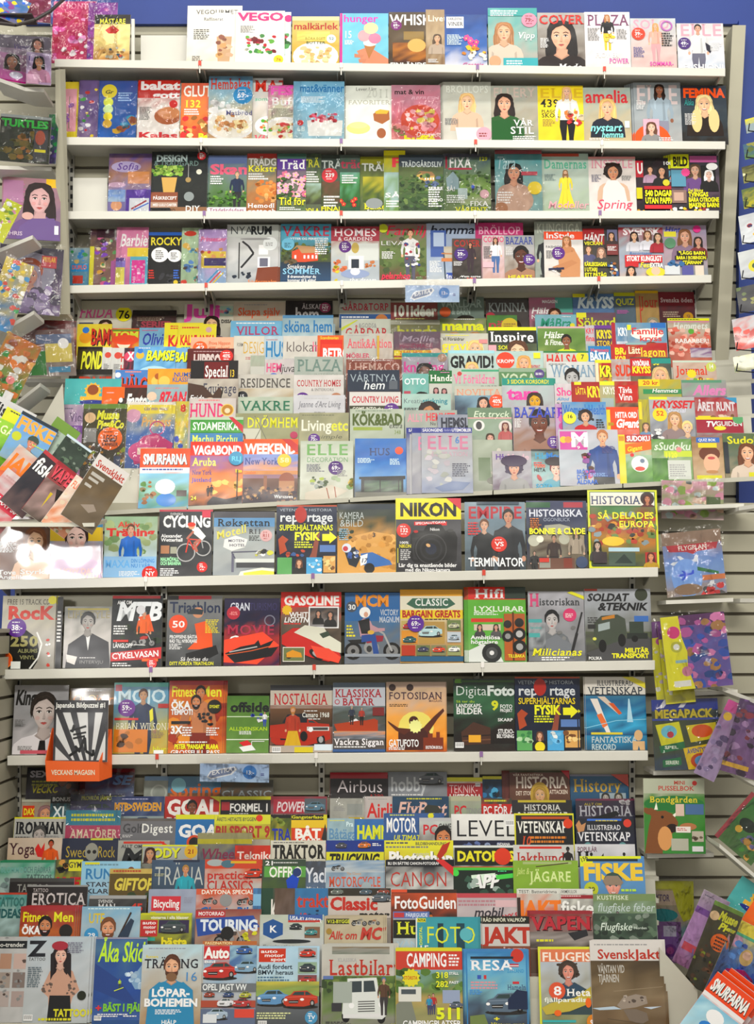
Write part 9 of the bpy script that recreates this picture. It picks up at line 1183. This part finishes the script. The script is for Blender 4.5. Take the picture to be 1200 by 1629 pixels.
Lz(1180, 1552, -1.03, 84, 160, -24, 22, 8, 'd8cc6a,4a70a8,3a5a9c,3a4a80', 'blue bagged princess magazine with pink purse, tilted right', 'R 0 0 1 .12 d8c848;C .14 .2 .14 c898b0;G .1 .2 .9 .5 14 .1 3a5ab0,5a8ac8,2a3a78;E .45 .32 .12 .16 c8a868;C .45 .3 .08 d8b098;Y b02a6a .1,.95 .2,.5 .5,.44 .7,.6 .86,.95 .6,1;E .35 .7 .22 .28 b83a74;W .05 983060 .5,.45 .7,.5 .8,.7;R .42 .76 .66 .86 b898a8;R 0 .12 1 .15 5a8', 'b', '', group=gr)
for j in range(3):
    Lz(1140+j*11, 1617-j*3, -1.14+.03*j, 74, 118, -24, 33, 10, 'd8501c,c8ccd0,5a98b8', ['orange comic album tilted, front copy of three at lower right', 'orange comic album tilted, middle copy of three at lower right', 'orange comic album tilted, rear copy of three at lower right'][j], 'R 0 0 1 .3 d84818;T SMURFARNA .06 .08 .86 .16 e8e4dc Bo;R 0 .3 1 .36 d8d4d4;S 0 .38 1 1 7ab0c8,a8c8d0,8ac0d8;E .5 .7 .2 .14 2a78c0;E .5 .52 .2 .16 e0e4e4' if j == 0 else 'R 0 0 1 .3 d84818', '', '', name='comic_book', cat='comic book', group=gr, t=.009)
Lz(1204, 1640, -1.1, 60, 100, -24, 36, 10, 'a83040,b8b8c0', 'red and white magazine corner at bottom right', 'T VAGABOND .06 .1 .9 .2 e0dcdc B;R 0 .35 1 1 98a8b0', '', '', group=gr)
# postcard spinner at the right edge
root = bpy.data.objects.new('postcard_rack', None); C.objects.link(root); Y = -.35; root.location = PT(1215, 400, Y); inv = Matrix.Translation(root.location).inverted()
mb = MB(); mb.tube(PT(1222, 120, Y), PT(1216, 640, Y), .006)
o = mb.build('pole', M_wire, root); o.data.transform(inv)
cards = [(186, 204, 1197, 'c8c030,8a9a90', 'dull yellow postcard'), (226, 246, 1194, '3a5a7a,5a7a4a', 'blue landscape postcard'), (262, 284, 1192, '4a4a30,8a8a50', 'landscape postcard with sheep-like shapes'), (298, 325, 1192, '586a40,a8a020', 'green postcard with yellow foot'), (340, 382, 1188, 'b8bcc0,c8ccd0', 'white postcard with small figure'), (398, 438, 1187, 'c0c4c4,b0b4b8', 'white postcard with round yellow badge'), (455, 492, 1184, '20242c,2c2c34', 'black postcard'), (498, 545, 1182, 'a82418,c8ccd0', 'red and white postcard'), (505, 552, 1178, 'b0b0b4,b82a1c', 'white postcard with red poppy'), (566, 586, 1178, '8a8a30,6a6a28', 'olive green landscape card')]
for j, (ya, yb, x, bg, d) in enumerate(cards):
    if j == 7: continue
    art = {4: 'G .3 .3 .7 .8 5 .1 3a6a9a,d8b030,b44', 5: 'C .5 .6 .22 c8c020;C .5 .6 .1 2a4a2a', 8: 'G 0 .3 1 .8 12 .2 b8200f,d83a20', 0: 'R 0 .4 1 1 8a9aa0', 2: 'G 0 .4 1 .9 5 .08 c8c8a0'}.get(j, 'G 0 0 1 1 10 .12 586838,8a8a48')
    Lz(x+14, (ya+yb)/2, Y-.05, 46, yb-ya+6, -22, -8, 6, bg, d+' in the wire rack at the right edge', art, '', '', name='postcard', cat='postcard', t=.001, group='postcards at the right edge')
    a_, b_ = PT(x-6, yb+4, Y-.07), PT(1222, yb+8, Y)
    mb = MB().tube(a_, b_, .0022).tube(a_, PT(x-4, yb-8, Y-.08), .0022)
    o = mb.build('wire_pocket', M_wire, root); o.data.transform(inv)
tag(root, 'black wire postcard rack with pole at the right edge', 'postcard rack')
finish_labels()
